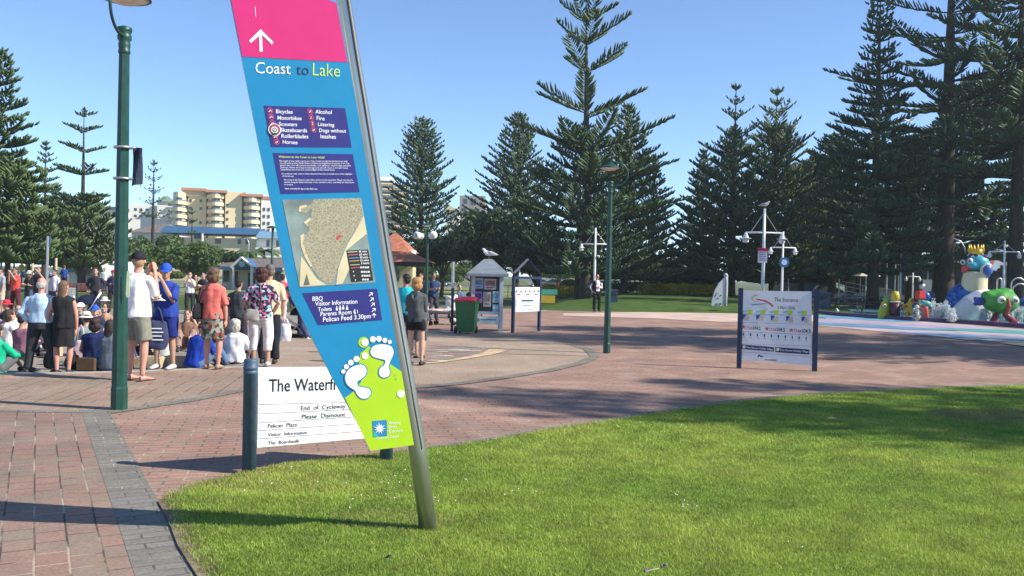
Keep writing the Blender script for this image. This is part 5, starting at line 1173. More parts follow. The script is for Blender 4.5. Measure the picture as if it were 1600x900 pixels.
b = MB().use(mat("clock_ring", (.3, .5, .6), .5)); b.lathe([(.28, -.02), (.28, .02)], (Pv.x(388), -2.04, Pv.z(413)), 18, (0, 1, 0)); b.build("round_emblem", parent=o)
for x in (374, 402): Pv.box("column", x - 1, x + 1.6, 417, None, M_bw, -2, -1.7)
Pv.box("door", 383, 395, 426, None, M_win, .9, 1.02)
# high rises right of the sign
D_ = Bld("apartment_tower", "white apartment tower with rows of balconies behind the cone shaped pine", 607, 230, rz=R(15))
D_.box("wall", 590, 614, 277, None, M_bw, 0, 12); D_.box("wall", 612, 634, 289, None, M_bw, -1, 12)
for i in range(9):
    y = 283 + i * 8.5; D_.box("balcony", 590, 613, y + 4.4, y + 6, M_ivory, -1.6, 0); D_.box("glazing", 591, 612, y, y + 4.4, M_win, -.12, 0)
    D_.box("balcony", 613, 633, y + 10, y + 11.6, M_ivory, -2.6, -1); D_.box("glazing", 614, 632, y + 5.6, y + 10, M_win, -1.12, -1)
E_ = Bld("apartment_block", "plain beige flats showing beside the tall cone shaped pine", 734, 210); E_.box("wall", 716, 756, 306, None, mat("render_taupe", (.36, .32, .28), .8), 0, 12); E_.win(722, 728, 311, 318); E_.win(734, 742, 311, 320); E_.win(722, 728, 324, 330)
E2 = Bld("house", "small white gabled roof between the pines", 704, 190); E2.box("wall", 695, 714, 327, None, M_bw, 0, 8); b = MB().use(M_ivory); b.prism([Vector((E2.x(692), -1, E2.z(328))), Vector((E2.x(716), -1, E2.z(330))), Vector((E2.x(700), -1, E2.z(321)))], (0, 9, 0)); b.build("roof", parent=E2.t)
# open shelter with orange tiles
Sh = Bld("picnic_shelter", "open shelter with orange tiled roof half hidden by the leaning sign", 640, 58)
def hip(B_, x0, x1, y0, y1, m, d0, d1, inset=.45, name="roof"):
    X0, X1, z0, z1 = B_.x(x0), B_.x(x1), B_.z(y1), B_.z(y0); dm = (d0 + d1) / 2; w_ = (X1 - X0) * inset
    b = MB().use(m); b.add([(X0, d0, z0), (X1, d0, z0), (X1, d1, z0), (X0, d1, z0), (X0 + w_, dm, z1), (X1 - w_, dm, z1)], [(0, 1, 5, 4), (1, 2, 5), (2, 3, 4, 5), (3, 0, 4), (3, 2, 1, 0)]); return b.build(name, parent=B_.t)
hip(Sh, 568, 634, 360, 392, M_terra, 2, 8); hip(Sh, 590, 674, 392, 410, M_terra, -1.5, 3); Sh.box("fascia", 592, 672, 410, 416, mat("dark_timber_beam", (.04, .035, .03), .8), -1.3, 2.6)
for x in (622, 668): Sh.box("post", x - 1.5, x + 1.5, 414, None, mat("shelter_post", (.14, .16, .18), .7), -1, -.8)
Sh.box("wall", 600, 634, 388, 410, M_bw, 3.2, 6); Sh.box("wall", 612, 634, 417, None, M_cream, 4, 6)
# dark cafe block to the right
Cf = Bld("cafe", "dark single storey cafe with a pale flat roof edge behind the water play area", 1500, 90)
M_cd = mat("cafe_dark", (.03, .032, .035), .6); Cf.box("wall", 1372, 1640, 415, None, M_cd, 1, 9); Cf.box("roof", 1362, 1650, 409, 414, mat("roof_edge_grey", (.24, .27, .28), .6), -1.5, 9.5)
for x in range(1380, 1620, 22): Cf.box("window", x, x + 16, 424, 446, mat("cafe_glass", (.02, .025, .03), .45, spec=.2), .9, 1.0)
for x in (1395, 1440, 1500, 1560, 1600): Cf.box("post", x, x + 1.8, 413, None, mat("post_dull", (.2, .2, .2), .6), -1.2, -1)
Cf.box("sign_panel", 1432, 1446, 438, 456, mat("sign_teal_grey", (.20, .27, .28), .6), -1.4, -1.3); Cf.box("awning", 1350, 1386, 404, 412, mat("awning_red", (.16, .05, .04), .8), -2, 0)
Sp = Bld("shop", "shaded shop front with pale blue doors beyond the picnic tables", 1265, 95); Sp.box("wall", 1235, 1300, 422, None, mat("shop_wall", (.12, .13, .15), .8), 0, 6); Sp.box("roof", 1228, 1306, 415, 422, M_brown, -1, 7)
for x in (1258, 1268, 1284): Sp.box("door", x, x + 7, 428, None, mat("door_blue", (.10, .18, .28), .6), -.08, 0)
# ---------------------------------------------------------------- little gabled huts, low wall, notice, playground
def hut(xl, xr, ytop, ybase, Z, label, rz):
    H_ = Bld("kiosk_hut", label, (xl + xr) / 2, Z, "hut"); H_.t["group"] = "small gabled huts under the tiered pine"; w_ = (xr - xl) / H_.s; zt = H_.z(ytop); ze = zt - w_ * .42
    H_.t.rotation_euler = (0, 0, rz)
    b = MB().use(M_bw)
    for k in range(6): x = -w_ * .32 + w_ * .64 * k / 6; b.box((x + w_ * .05, 0, ze / 2), (w_ * .098, .08, ze))
    b.box((-w_ * .33, 1.2, ze / 2), (.08, 2.3, ze)); b.box((w_ * .33, 1.2, ze / 2), (.08, 2.3, ze)); b.build("wall", parent=H_.t)
    b = MB().use(mat("hut_gable_blue", (.16, .22, .28), .7)); b.prism([Vector((-w_ * .42, -.25, ze)), Vector((w_ * .42, -.25, ze)), Vector((0, -.25, zt - .1))], (0, .06, 0)); b.build("gable", parent=H_.t)
    for s_ in (-1, 1):
        b = MB().use(mat("hut_roof_white", (.50, .49, .46), .6, var=.1)); b.prism([Vector((0, -.5, zt)), Vector((s_ * w_ * .52, -.5, ze - .15)), Vector((s_ * w_ * .52, -.5, ze - .23)), Vector((0, -.5, zt - .1))], (0, 3.2, 0)); b.build("roof_slope", parent=H_.t)
hut(92, 140, 405, 448, 66, "pale gabled hut directly behind the tiered pine trunk", R(-35)); hut(143, 184, 408, 450, 64, "white gabled hut with open front beside the tall lamp post", R(-35))
P = ground(150, 461, -.2); b = MB().use(brick_mat("low_wall_brick", (.30, .10, .07), (.24, .09, .07), (.2, .15, .12), .24, .086, dirt=.2)); b.box((P.x, P.y + 1, .28), (7.0, .35, .5)); o = b.build("garden_wall", bevel=.02); tag(o, "long low red brown wall behind the standing crowd", "wall")
Zs = 50; P = at(103, 467, Zs); t = thing("park_notice", "small white lettered board on thin posts beyond the seated crowd", "sign", (P.x, Zs, -.2)); s_ = F / Zs
b = MB().use(M_bw); b.box((0, 0, EYE + (415 - 457) / s_ + .2), (34 / s_, .04, 16 / s_)); b.build("board", parent=t)
for s2 in (-1, 1): b = MB().use(M_np); b.box((s2 * 17 / s_, 0, .3), (.06, .06, 1.0)); b.build("post", parent=t)
b = MB().use(mat("faint_ink", (.35, .38, .42), .6))
for i in range(5): b.box((-.03 * (i % 3), -.024, EYE + (415 - 451.5 - i * 2.7) / s_ + .2), (24 / s_, .006, .022))
b.build("lettering", parent=t)
# playground
pg = thing("playground_tower", "teal and yellow climbing frame with an orange roof under the left pines", "playground", at(30, hor(30), 76) * 1); pg.location.z = -.3
sP = F / 76; gx = lambda x: (x - 30) / sP; gzz = lambda y: EYE + (hor(30) - y) / sP + .3
for x in (2, 14, 22, 34, 41): b = MB().use(mat("play_teal", (.03, .22, .26), .5)); b.tube([(gx(x), 0, 0), (gx(x), 0, gzz(398))], .07, 8); b.build("post", parent=pg)
b = MB().use(mat("play_orange", (.62, .17, .07), .5)); X0, X1 = gx(-6), gx(17); b.add([(X0, -1, gzz(409)), (X1, -1, gzz(409)), (X1, 1.4, gzz(409)), (X0, 1.4, gzz(409)), ((X0 + X1) / 2, .2, gzz(399))], [(0, 1, 4), (1, 2, 4), (2, 3, 4), (3, 0, 4), (3, 2, 1, 0)]); b.build("roof", parent=pg)
b = MB().use(mat("play_yellow", (.62, .42, .03), .5)); b.lathe([(.26, -.05), (.26, .05)], (gx(36), -.2, gzz(418)), 18, (0, 1, 0)); b.lathe([(.2, -.05), (.2, .05)], (gx(47), -.2, gzz(418)), 18, (0, 1, 0)); b.build("disc_panel", parent=pg)
b = MB().use(mat("play_deck", (.08, .12, .2), .6)); b.box((gx(20), .5, gzz(425)), (2.4, 1.6, .12)); b.build("deck", parent=pg)
for (x, yt, lab) in [(15, 393, "timber coloured lamp post nearest the playground roof"), (51, 397, "pale park post between the playground and the blue flagged pole"), (87.5, 395, "timber coloured lamp post beside the gabled hut")]:
    P = at(x, hor(x), 60); H = EYE + (hor(x) - yt) / F * 60 + .2; t = thing("path_light", lab, "park light", (P.x, 60, -.2), 0, "path lights in the park"); MB().use(mat("post_timber", (.55, .45, .30), .7)).tube([(0, 0, 0), (0, 0, H - .3)], .085, 8).build("post", parent=t)
    b = MB().use(M_diff, True); b.lathe([(.05, H - .3), (.12, H - .25), (.26, H - .12), (.27, H - .08), (.05, H)], n=12); b.build("lamp_head", parent=t)
P = at(73, hor(73), 40); H = EYE + (hor(73) - 369) / F * 40 + .2; t = thing("banner_pole", "grey pole with a narrow blue flag beside the man in white", "pole", (P.x, 40, -.2)); MB().use(M_gal).tube([(0, 0, 0), (.04, 0, H)], .06, 8).build("pole", parent=t)
b = MB().use(M_pb); b.box((.08, 0, H - .22), (.11, .05, .46)); b.build("flag", parent=t)
# white gull-wing street light and palm by the motel
P = at(388, hor(388), 115); H = EYE + (hor(388) - 370) / F * 115; P.z = -.2; b = MB().use(M_gal, True); b.tube([(0, 0, 0), (0, 0, H - .5), (-.2, 0, H - .1), (-.9, 0, H), (-1.2, 0, H - .05)], [.09, .07, .06, .06, .1], 8); tag(b.build("road_light", loc=P), "curved grey road light in front of the blue roofed motel", "street lamp")
P = at(424, hor(424), 48); H = EYE + (hor(424) - 350) / F * 48; P.z = -.2; b = MB().use(M_green, True); b.tube([(0, 0, 0), (.05, 0, H)], .07, 8); b.lathe([(.30, H - .02), (.28, H + .04), (.05, H + .1)], n=14); tag(b.build("park_lamp", loc=P), "slim green park lamp between the floral top and the leaning sign", "street lamp")
def palm(px, ytop, Z, label, seed):
    rs = random.Random(seed); P = at(px, hor(px), Z); H = EYE + (hor(px) - ytop) / F * Z; t = thing("palm_tree", label, "palm tree", (P.x, Z, -.3), 0, "palms by the motel")
    MB().use(M_limb, True).tube([(0, 0, 0), (.1, 0, H * .5), (0, 0, H)], [.2, .15, .13], 8).build("trunk", parent=t); b = MB().use(M_leafm)
    for i in range(18):
        a = rs.uniform(0, 6.28); L_ = rs.uniform(1.6, 2.3); e = rs.uniform(.1, .9); prev = None
        for k in range(8):
            u = k / 7; r_ = L_ * u; z = H + L_ * (e * u - (.5 + e * .6) * u * u); w_ = .28 * math.sin(min(3.1, .3 + u * 2.8)); c, s2 = math.cos(a), math.sin(a)
            cur = ((r_ * c - s2 * w_, r_ * s2 + c * w_, z - w_ * .5), (r_ * c, r_ * s2, z), (r_ * c + s2 * w_, r_ * s2 - c * w_, z - w_ * .5))
            if prev: b.add([*prev, *cur], [(0, 1, 4, 3), (1, 2, 5, 4)])
            prev = cur
    b.build("crown", parent=t)
palm(390, 392, 100, "palm tree with drooping fronds above the pavilion roof", 1); palm(412, 388, 104, "second palm nearer the leaning sign above the pavilion", 2); palm(330, 385, 108, "palm partly behind the olive round tree", 3)
# rail fence and warning sign by the tables
for (x0, y0, x1, y1, lab) in [(1296, 464, 1374, 462, "sloping white handrail behind the picnic tables")]:
    t = thing("handrail", lab, "railing", at(x0, 446, 80) * 1); t.location.z = 0; s_ = F / 80; Lh = (x1 - x0) / s_
    for k in range(3): MB().use(M_white).tube([(0, 0, 1.9 - k * .4), (Lh * .5, 0, 1.55 - k * .4), (Lh, 0, 1.0 - k * .3)], .035, 6).build("rail", parent=t)
    for k in range(4): MB().use(M_white).tube([(Lh * k / 3, 0, 0), (Lh * k / 3, 0, 1.85 - k * .28)], .03, 6).build("post", parent=t)
P = at(1209, 446, 75); t = thing("warning_sign", "yellow heart shaped sign beyond the sponsor board", "sign", P); b = MB().use(mat("warn_yellow", (.6, .36, .02), .5)); b.prism([Vector(q) for q in [(0, 0, -.3), (.26, 0, 0), (.18, 0, .18), (0, 0, .08), (-.18, 0, .18), (-.26, 0, 0)]], (0, .03, 0)); b.build("plate", parent=t); MB().use(M_gal).tube([(0, .05, -1.6), (0, .05, -.1)], .04, 6).build("post", parent=t)
# low field fence
t = thing("field_fence", "thin dark rail fence along the playing field behind the kiosk", "fence", at(860, hor(860), 66) * 1); t.location.z = -.1
for k in range(14): MB().use(M_black).tube([(-4 + k * .9, 0, 0), (-4 + k * .9, 0, 1.0)], .025, 5).build("post", parent=t)
for z in (.5, .98): MB().use(M_black).tube([(-4, 0, z), (7.7, 0, z)], .02, 5).build("rail", parent=t)
t = thing("play_bench", "yellow and teal painted bench seat beyond the kiosk frame", "bench", at(853, 470, 50) * 1); t.location.z = 0
MB().use(mat("play_yellow2", (.55, .36, .02), .5)).box((0, 0, .35), (1.0, .5, .4)).build("seat", parent=t); MB().use(mat("play_teal2", (.05, .3, .26), .5)).box((.05, .3, .75), (1.2, .1, .3)).build("backrest", parent=t)

# ================================================================ WATER PLAY AREA
def remesh(mb, name, m, parent, vox=.05, sm=3, disp=0, dfreq=6, stretch=(1, 1, 1), seed=0):
    me = mb.mesh("tmp"); bm = bmesh.new(); bm.from_mesh(me); bmesh.ops.recalc_face_normals(bm, faces=bm.faces); bm.to_mesh(me); bm.free()
    o = bpy.data.objects.new("tmp", me); COL.objects.link(o); r_ = o.modifiers.new("r", 'REMESH'); r_.mode = 'VOXEL'; r_.voxel_size = vox
    if sm: s_ = o.modifiers.new("s", 'SMOOTH'); s_.iterations = sm; s_.factor = .5
    bpy.context.view_layer.update()
    m2 = bpy.data.meshes.new_from_object(o.evaluated_get(bpy.context.evaluated_depsgraph_get())); bpy.data.objects.remove(o); bpy.data.meshes.remove(me)
    m2.name = name; m2.materials.clear(); m2.materials.append(m)
    n = len(m2.vertices); co = np.empty(n * 3, dtype=np.float32); m2.vertices.foreach_get("co", co); 
    if disp:
        no = np.empty(n * 3, dtype=np.float32); m2.vertices.foreach_get("normal", no); co = co.reshape(-1, 3); no = no.reshape(-1, 3)
        q = co * np.array(stretch) * dfreq + seed
        d = np.array([noise.noise(Vector(v)) for v in q]); co = (co + no * (d * disp)[:, None]).astype(np.float32).ravel(); m2.vertices.foreach_set("co", co)
    m2.polygons.foreach_set("use_smooth", np.ones(len(m2.polygons), dtype=bool)); m2.update()
    o = bpy.data.objects.new(name, m2); COL.objects.link(o); o.parent = parent; return o
# pool rim and wet floor
rim = [(1268, 489), (1280, 491), (1310, 494), (1370, 498), (1440, 502.5), (1500, 505.5), (1600, 513), (1700, 520), (1850, 531)]
b = MB().use(mat("rim_purple", (.075, .045, .11), .5, var=.25, scale=1.5)); Q = [ground(x, y) for x, y in rim]
for i in range(len(Q) - 1):
    a, c = Q[i], Q[i + 1]; d = (c - a).normalized(); nn = Vector((-d.y, d.x, 0)) * .32; up_ = Vector((0, 0, .17)); b.add([a, c, c + nn, a + nn, a + up_, c + up_, c + nn + up_, a + nn + up_], [(0, 1, 5, 4), (4, 5, 6, 7), (3, 7, 6, 2), (0, 4, 7, 3), (1, 2, 6, 5)])
tag(b.build("pool_rim"), "low dark purple curved rim wall of the water play pool", "pool rim")
b = MB().use(mat("pool_floor_teal", (.10, .24, .26), .25, var=.3, scale=1.2)); b.poly([Q[0] + Vector((.3, .3, .03))] + [q + Vector((0, .25, .03)) for q in Q[1:]] + [Vector((40, 60, .03)), Vector((20, 60, .03)), Vector((Q[0].x + 3, 50, .03))]); tag(b.build("pool_water"), kind="structure")
sheet("paved_path", [(1290, 489), (1370, 493), (1372, 486), (1280, 481)], .02, mat("path_dust", (.45, .38, .30), .9))
def creature(name, label, x, y, k, cat="sculpture"):
    P = ground(x, y); return thing(name, label, cat, (P.x, P.y, .02)), 1400 / P.y
# crowned sea creature (scale 6 from crop origin 1470,370)
P = ground(1525, 502.5); Zc = P.y; t = thing("sea_creature_statue", "large blue and cream sea creature statue wearing a yellow crown", "sculpture", (P.x, Zc, 0)); s6 = 6 * F / Zc
def q6(x, y, d=0): return ((x - 330) / s6, d, (795 - y) / s6)
def r6(*a): return [v / s6 for v in a]
M_scale = voronoi_mat("fish_scale_blue", [(.02, .07, .30), (.03, .12, .42), (.015, .05, .22), (.05, .18, .45)], 9, .35)
b = MB(); b.ball(q6(250, 620, .3), r6(150, 170, 190), 20, 14); b.ball(q6(180, 600, .3), r6(95, 120, 130), 16, 10); b.ball(q6(300, 530, .3), r6(120, 130, 90), 16, 10); b.ball(q6(120, 640, .4), r6(40, 60, 60)); remesh(b, "scaled_back", M_scale, t, .05, 4)
b = MB(); b.tube([q6(170, 800, -.1), q6(200, 720, -.2), q6(260, 640, -.35), (q6(330, 570, -.45)), q6(385, 530, -.3)], r6(90, 115, 120, 95, 55), 16); b.ball(q6(330, 740, -.1), r6(130, 120, 90), 16, 10); b.ball(q6(390, 525, -.3), r6(40, 45, 38)); remesh(b, "white_belly", mat("statue_white", (.66, .66, .66), .35, var=.08), t, .05, 4)
b = MB(); b.tube([q6(300, 520), q6(305, 420), q6(315, 330)], r6(118, 112, 105), 18); remesh(b, "throat", mat("statue_cream", (.62, .55, .36), .4, var=.1, scale=2), t, .06, 3)
b = MB(); b.ball(q6(330, 245), r6(100, 100, 85), 18, 12); b.ball(q6(260, 270, -.1), r6(60, 75, 45)); b.ball(q6(400, 300, -.05), r6(45, 80, 70)); remesh(b, "head", mat("statue_teal", (.06, .38, .48), .35, var=.2, scale=3), t, .05, 3)
b = MB(); b.ball(q6(375, 310, -.42), r6(52, 40, 55), 14, 10); b.ball(q6(385, 365, -.4), r6(20, 20, 18)); remesh(b, "cheek_fin", mat("statue_blue", (.06, .12, .38), .35, var=.3), t, .04, 2)
b = MB(); b.tube([q6(345, 420, -.40), q6(320, 360, -.42), q6(325, 290, -.42), q6(370, 255, -.42), q6(420, 275, -.35)], r6(14, 16, 16, 16, 14), 8); remesh(b, "cheek_ridge", _mats["statue_cream"], t, .035, 1)
b = MB(); b.ball(q6(222, 290, -.05), r6(48, 60, 28)); b.ball(q6(200, 320, -.05), r6(22, 50, 22)); remesh(b, "lips", mat("statue_red", (.55, .06, .06), .35), t, .04, 2)
for (x, y, d) in [(225, 228, -.32), (180, 240, -.1)]:
    b = MB().use(_mats["statue_white"], True); b.ball(q6(x, y, d), r6(24, 24, 26), 12, 8); o = b.build("eye", parent=t); b = MB().use(M_black, True); b.ball(q6(x - 12, y + 3, d - .09), r6(12, 10, 12)); b.build("pupil", parent=o)
b = MB().use(mat("crown_gold", (.70, .45, .02), .3), True); b.lathe([(.30, 0), (.30, .22)], q6(312, 165), 16)
for a in range(6):
    an = a * 1.047 + .3; x_, y_ = .27 * math.cos(an), .27 * math.sin(an); c0 = Vector(q6(312, 140)); b.tube([c0 + Vector((x_, y_, 0)), c0 + Vector((x_ * 1.12, y_ * 1.12, .34))], [.10, .01], 6)
b.build("crown", parent=t)
b = MB(); b.ball(q6(300, 178), r6(66, 62, 34)); b.ball(q6(370, 190, -.1), r6(48, 60, 26)); remesh(b, "hair", voronoi_mat("hair_patch", [(.05, .03, .10), (.6, .6, .62), (.08, .06, .2)], 8, .5), t, .04, 2)
b = MB().use(voronoi_mat("fin_paint", [(.55, .56, .6), (.6, .16, .08), (.45, .5, .62), (.6, .58, .6)], 5, .4)); b.prism([Vector(q6(*q)) for q in [(425, 235), (470, 218), (540, 220), (580, 245), (575, 262), (540, 262), (550, 290), (520, 292), (515, 318), (480, 312), (450, 300), (430, 290)]], (0, .12, 0)); b.build("side_fin", parent=t, bevel=.03)
b = MB().use(mat("statue_seaweed", (.03, .20, .07), .5), True)
for (x, h_) in [(215, 620), (235, 612), (255, 640), (275, 632), (298, 645), (310, 670)]: b.tube([q6(260, 745, -.55), q6((x + 260) / 2, 700, -.6), q6(x, 665, -.62), q6(x - 3, h_, -.6)], r6(22, 17, 11, 5), 8)
b.build("painted_seaweed", parent=t)
b = MB().use(M_gal, True); b.tube([q6(245, 160, .3), q6(235, 100, .3), q6(200, 45, .3), q6(130, 15, .3)], .03, 6); b.build("water_pipe", parent=t)
# green crab
P = ground(1563, 506.5); Zc = P.y; t = thing("crab_statue", "round green creature statue with white ring eyes and blue claws", "sculpture", (P.x, Zc, 0)); s6 = 6 * F / Zc
def q7(x, y, d=0): return ((x - 557) / s6, d, (815 - y) / s6)
b = MB(); b.ball(q7(555, 605), r6(165, 130, 112), 22, 14); b.ball(q7(500, 520), r6(70, 60, 35)); b.ball(q7(600, 515, .1), r6(80, 60, 40)); b.ball(q7(450, 560), r6(80, 90, 60)); remesh(b, "body", mat("crab_green", (.06, .26, .04), .4, var=.35, scale=2.5), t, .045, 3, .04, 3)
for x in (500, 620):
    b = MB().use(mat("ring_white", (.7, .68, .62), .4), True); b.lathe([(.18, 0), (.17, -.04), (.1, -.09), (.02, -.1)], q7(x, 588, -.55), 20, (0, 1, 0)) if False else b.ball(q7(x, 588, -.52), r6(40, 18, 38), 16, 10); o = b.build("eye", parent=t)
    b = MB().use(mat("ring_grey", (.3, .25, .2), .4), True); b.ball(q7(x + 3, 590, -.60), r6(22, 10, 21), 14, 8); b.use(M_black); b.ball(q7(x + 6, 590, -.63), r6(11, 8, 10), 10, 6); b.build("pupil", parent=o)
b = MB(); b.tube([q7(558, 570, -.52), q7(560, 640, -.56), q7(558, 720, -.4)], r6(14, 24, 20), 10); b.ball(q7(558, 600, -.55), r6(22, 14, 24)); remesh(b, "nose", mat("crab_red", (.38, .05, .03), .4), t, .03, 1)
for s_, x in ((-1, 355), (1, 765)):
    b = MB(); b.ball(q7(x, 605), r6(48, 45, 42)); b.ball(q7(x + s_ * -20, 600), r6(40, 35, 25)); b.ball(q7(x + s_ * 32, 580), r6(26, 24, 20)); b.ball(q7(x + s_ * 32, 630), r6(26, 24, 18)); remesh(b, "claw", mat("crab_blue", (.02, .06, .28), .4), t, .04, 1)
for s_ in (-1, 1):
    b = MB(); b.tube([q7(557 + s_ * 30, 700), q7(557 + s_ * 60, 750, -.1), q7(557 + s_ * 100, 790, -.25)], r6(24, 30, 30), 10); b.ball(q7(557 + s_ * 95, 795, -.3), r6(45, 60, 22)); remesh(b, "leg", mat("crab_maroon", (.25, .03, .06), .4), t, .035, 1)
# smaller toys (scale 6.925 from origin 1360,380)
def toyroot(name, label, x, y):
    P = ground(x, y); t = thing(name, label, "play sculpture", (P.x, P.y, 0)); s7 = 6.925 * F / P.y; xo = (x - 1360) * 6.925; yo = (y - 380) * 6.925
    return t, (lambda a, c, d=0: ((a - xo) / s7, d, (yo - c) / s7)), (lambda *v: [k / s7 for k in v])
t, q, r = toyroot("fish_statue", "small yellow and bright green fish statue on the pool edge", 1380, 498.5)
b = MB(); b.tube([q(140, 815), q(138, 740), q(150, 660), q(165, 600)], [(r(62)[0], r(40)[0]), (r(58)[0], r(40)[0]), (r(40)[0], r(32)[0]), (r(20)[0], r(18)[0])], 14); remesh(b, "body", mat("fish_yellow", (.42, .40, .03), .4, var=.2), t, .035, 2)
b = MB(); b.tube([q(196, 815, .05), q(192, 720, .05), q(172, 600, .05), q(150, 580, .05)], r(22, 26, 22, 12), 10); remesh(b, "back_fin", mat("fish_green", (.04, .50, .06), .4), t, .03, 1)
b = MB().use(_mats["statue_white"], True); b.ball(q(128, 672, -.22), r(20, 8, 16)); o = b.build("eye", parent=t); MB().use(M_black, True).ball(q(130, 672, -.27), r(9, 6, 9)).build("pupil", parent=o)
b = MB().use(mat("tail_teal", (.02, .22, .2), .5)); b.prism([Vector(q(*v)) for v in [(85, 800), (78, 770), (110, 700), (120, 740)]], (0, .1, 0)); b.build("tail_fin", parent=t)
t, q, r = toyroot("bucket_statue", "maroon play bucket statue with an upturned yellow cap", 1398, 499)
b = MB().use(mat("toy_maroon", (.10, .02, .04), .4, var=.2), True); b.lathe([(r(56)[0], 0), (r(58)[0], q(0, 640)[2])], q(262, 825), 18); b.build("bucket", parent=t)
b = MB().use(mat("toy_yellow", (.60, .45, .03), .4), True); b.lathe([(r(50)[0], q(0, 632)[2]), (r(42)[0], q(0, 560)[2]), (r(34)[0], q(0, 522)[2]), (.02, q(0, 518)[2])], q(262, 825), 18); b.use(_mats["toy_yellow"]); b.build("cap", parent=t)
b = MB().use(mat("toy_white", (.62, .6, .58), .5), True); b.lathe([(r(62)[0], q(0, 640)[2]), (r(62)[0], q(0, 628)[2])], q(262, 825), 18); b.tube([q(330, 700, -.2), q(345, 670, -.2), q(320, 800, -.2)], .04, 6); b.build("rim", parent=t)
t, q, r = toyroot("starfish_statue", "yellow starfish statue with red arm tips and a pale eye", 1425, 500.5)
st = []
for k in range(10):
    a = math.pi / 2 + k * math.pi / 5 + .12; rr = 118 if k % 2 == 0 else 62; st.append(q(455 + rr * math.cos(a), 700 - rr * math.sin(a)))
b = MB().use(mat("star_yellow", (.62, .46, .05), .4, var=.1)); b.prism([Vector(v) for v in st], (0, .22, 0)); b.build("body", parent=t, bevel=.05)
for k in range(5):
    a = math.pi / 2 + k * 2 * math.pi / 5 + .12; b = MB().use(mat("star_red", (.40, .04, .03), .4), True); b.ball(q(455 + 78 * math.cos(a), 700 - 78 * math.sin(a), -.01), r(26, 8, 12), 12, 6, rot=(0, a, 0)); b.build("arm_patch", parent=t)
b = MB().use(mat("star_blue", (.03, .10, .28), .4), True); b.ball(q(478, 680, -.03), r(34, 10, 40)); b.build("blue_patch", parent=t); MB().use(_mats["toy_white"], True).ball(q(468, 720, -.07), r(26, 12, 20)).build("eye", parent=t)
t, q, r = toyroot("cube_statue", "red block with a blue ball on top beside the starfish", 1440, 501)
b = MB().use(mat("toy_red", (.55, .04, .04), .4)); b.box(q(535, 560), r(92, 70, 90), (0, R(4), R(12))); b.build("block", parent=t, bevel=.03); MB().use(mat("toy_blue", (.03, .10, .38), .3), True).ball(q(612, 572, .2), r(48, 48, 50), 16, 10).build("ball", parent=t)
MB().use(mat("toy_darkblue", (.03, .05, .14), .3), True).ball(q(690, 566, .4), r(40, 40, 50), 14, 10).build("ball", parent=t); MB().use(M_gal, True).tube([q(540, 500), q(540, 470), q(575, 450)], [.06, .12, .08], 8).build("nozzle", parent=t); MB().use(M_gal).tube([q(600, 812), q(590, 620)], .04, 6).build("support", parent=t); MB().use(M_gal).tube([q(535, 812, .1), q(535, 600, .1)], .05, 6).build("support", parent=t)
t, q, r = toyroot("seahorse_statue", "red and teal seahorse statue among the water jets", 1446, 502)
b = MB(); b.tube([q(590, 825), q(592, 760), q(585, 700), q(600, 680)], r(34, 32, 36, 28), 12); remesh(b, "body", mat("horse_red", (.60, .12, .09), .4), t, .03, 2); b = MB(); b.ball(q(600, 655), r(52, 40, 36)); b.ball(q(650, 690), r(28, 24, 22)); b.ball(q(560, 630), r(24, 24, 16)); remesh(b, "head", mat("horse_teal", (.10, .35, .32), .4), t, .03, 2)
b = MB().use(mat("toy_cream", (.55, .5, .36), .5), True); b.tube([q(495, 815), q(500, 740)], r(26, 20), 10); b.ball(q(500, 725), r(26, 26, 26)); t2, q2, r2 = toyroot("shell_statue", "small cream and grey striped shell statue in front of the starfish", 1432, 502)
b2 = MB().use(voronoi_mat("shell_stripe", [(.5, .48, .42), (.1, .12, .2), (.4, .35, .3)], 14, .5), True); b2.lathe([(.2, 0), (.19, .2), (.12, .42), (.05, .6)], (0, 0, 0), 14); b2.build("body", parent=t2); b2 = MB().use(_mats["toy_cream"], True); b2.ball((0, 0, .62), .1); b2.build("head", parent=t2)
# water jets and sheets
def spray(x, y, h_, w_, label, seed, n=500, kind="thing", spread=1.0, name="water_jet"):
    rs = np.random.RandomState(seed); P = ground(x, y); m = n
    m = n = n * 2; kp = 5 if w_ < .25 else 12; pl = rs.randint(0, kp, m); ph = (.35 + .65 * rs.rand(kp))[pl]; pa, pr = (rs.rand(kp) * 6.28)[pl], (w_ * .8 * rs.rand(kp) ** .5)[pl]; ln_ = ((rs.rand(kp) - .5) * .5)[pl]
    u = rs.rand(m) ** .8; a = rs.rand(m) * 6.28; rr = .05 + .05 * rs.rand(m); u = u * ph
    c = np.stack([P.x + pr * np.cos(pa) + ln_ * u * w_ * 2 + rr * rs.normal(size=m) * .6, P.y + pr * np.sin(pa) * .6 + rr * rs.normal(size=m) * .6, .05 + u * h_ * (.8 + .3 * rs.rand(m))], 1); sz = (.010 + .022 * rs.rand(m))[:, None]
    T = np.array([[1, 0, -.4], [-1, .3, -.4], [0, -1, -.4], [0, 0, 1.6]]); rot = rs.normal(size=(m, 1, 3)) * .25
    V = (c[:, None, :] + (T[None] + rot) * sz[:, :, None]).reshape(-1, 3); i = np.arange(m) * 4
    Fc = np.stack([np.stack([i, i + 1, i + 3], 1), np.stack([i + 1, i + 2, i + 3], 1), np.stack([i + 2, i, i + 3], 1), np.stack([i, i + 2, i + 1], 1)], 1).reshape(-1, 3)
    o = mesh_np(name, V, Fc, mat("water_foam", (.72, .80, .80), .2, var=.1, spec=.8)); return tag(o, label, "water jet", "white water jets of the play pool", None)
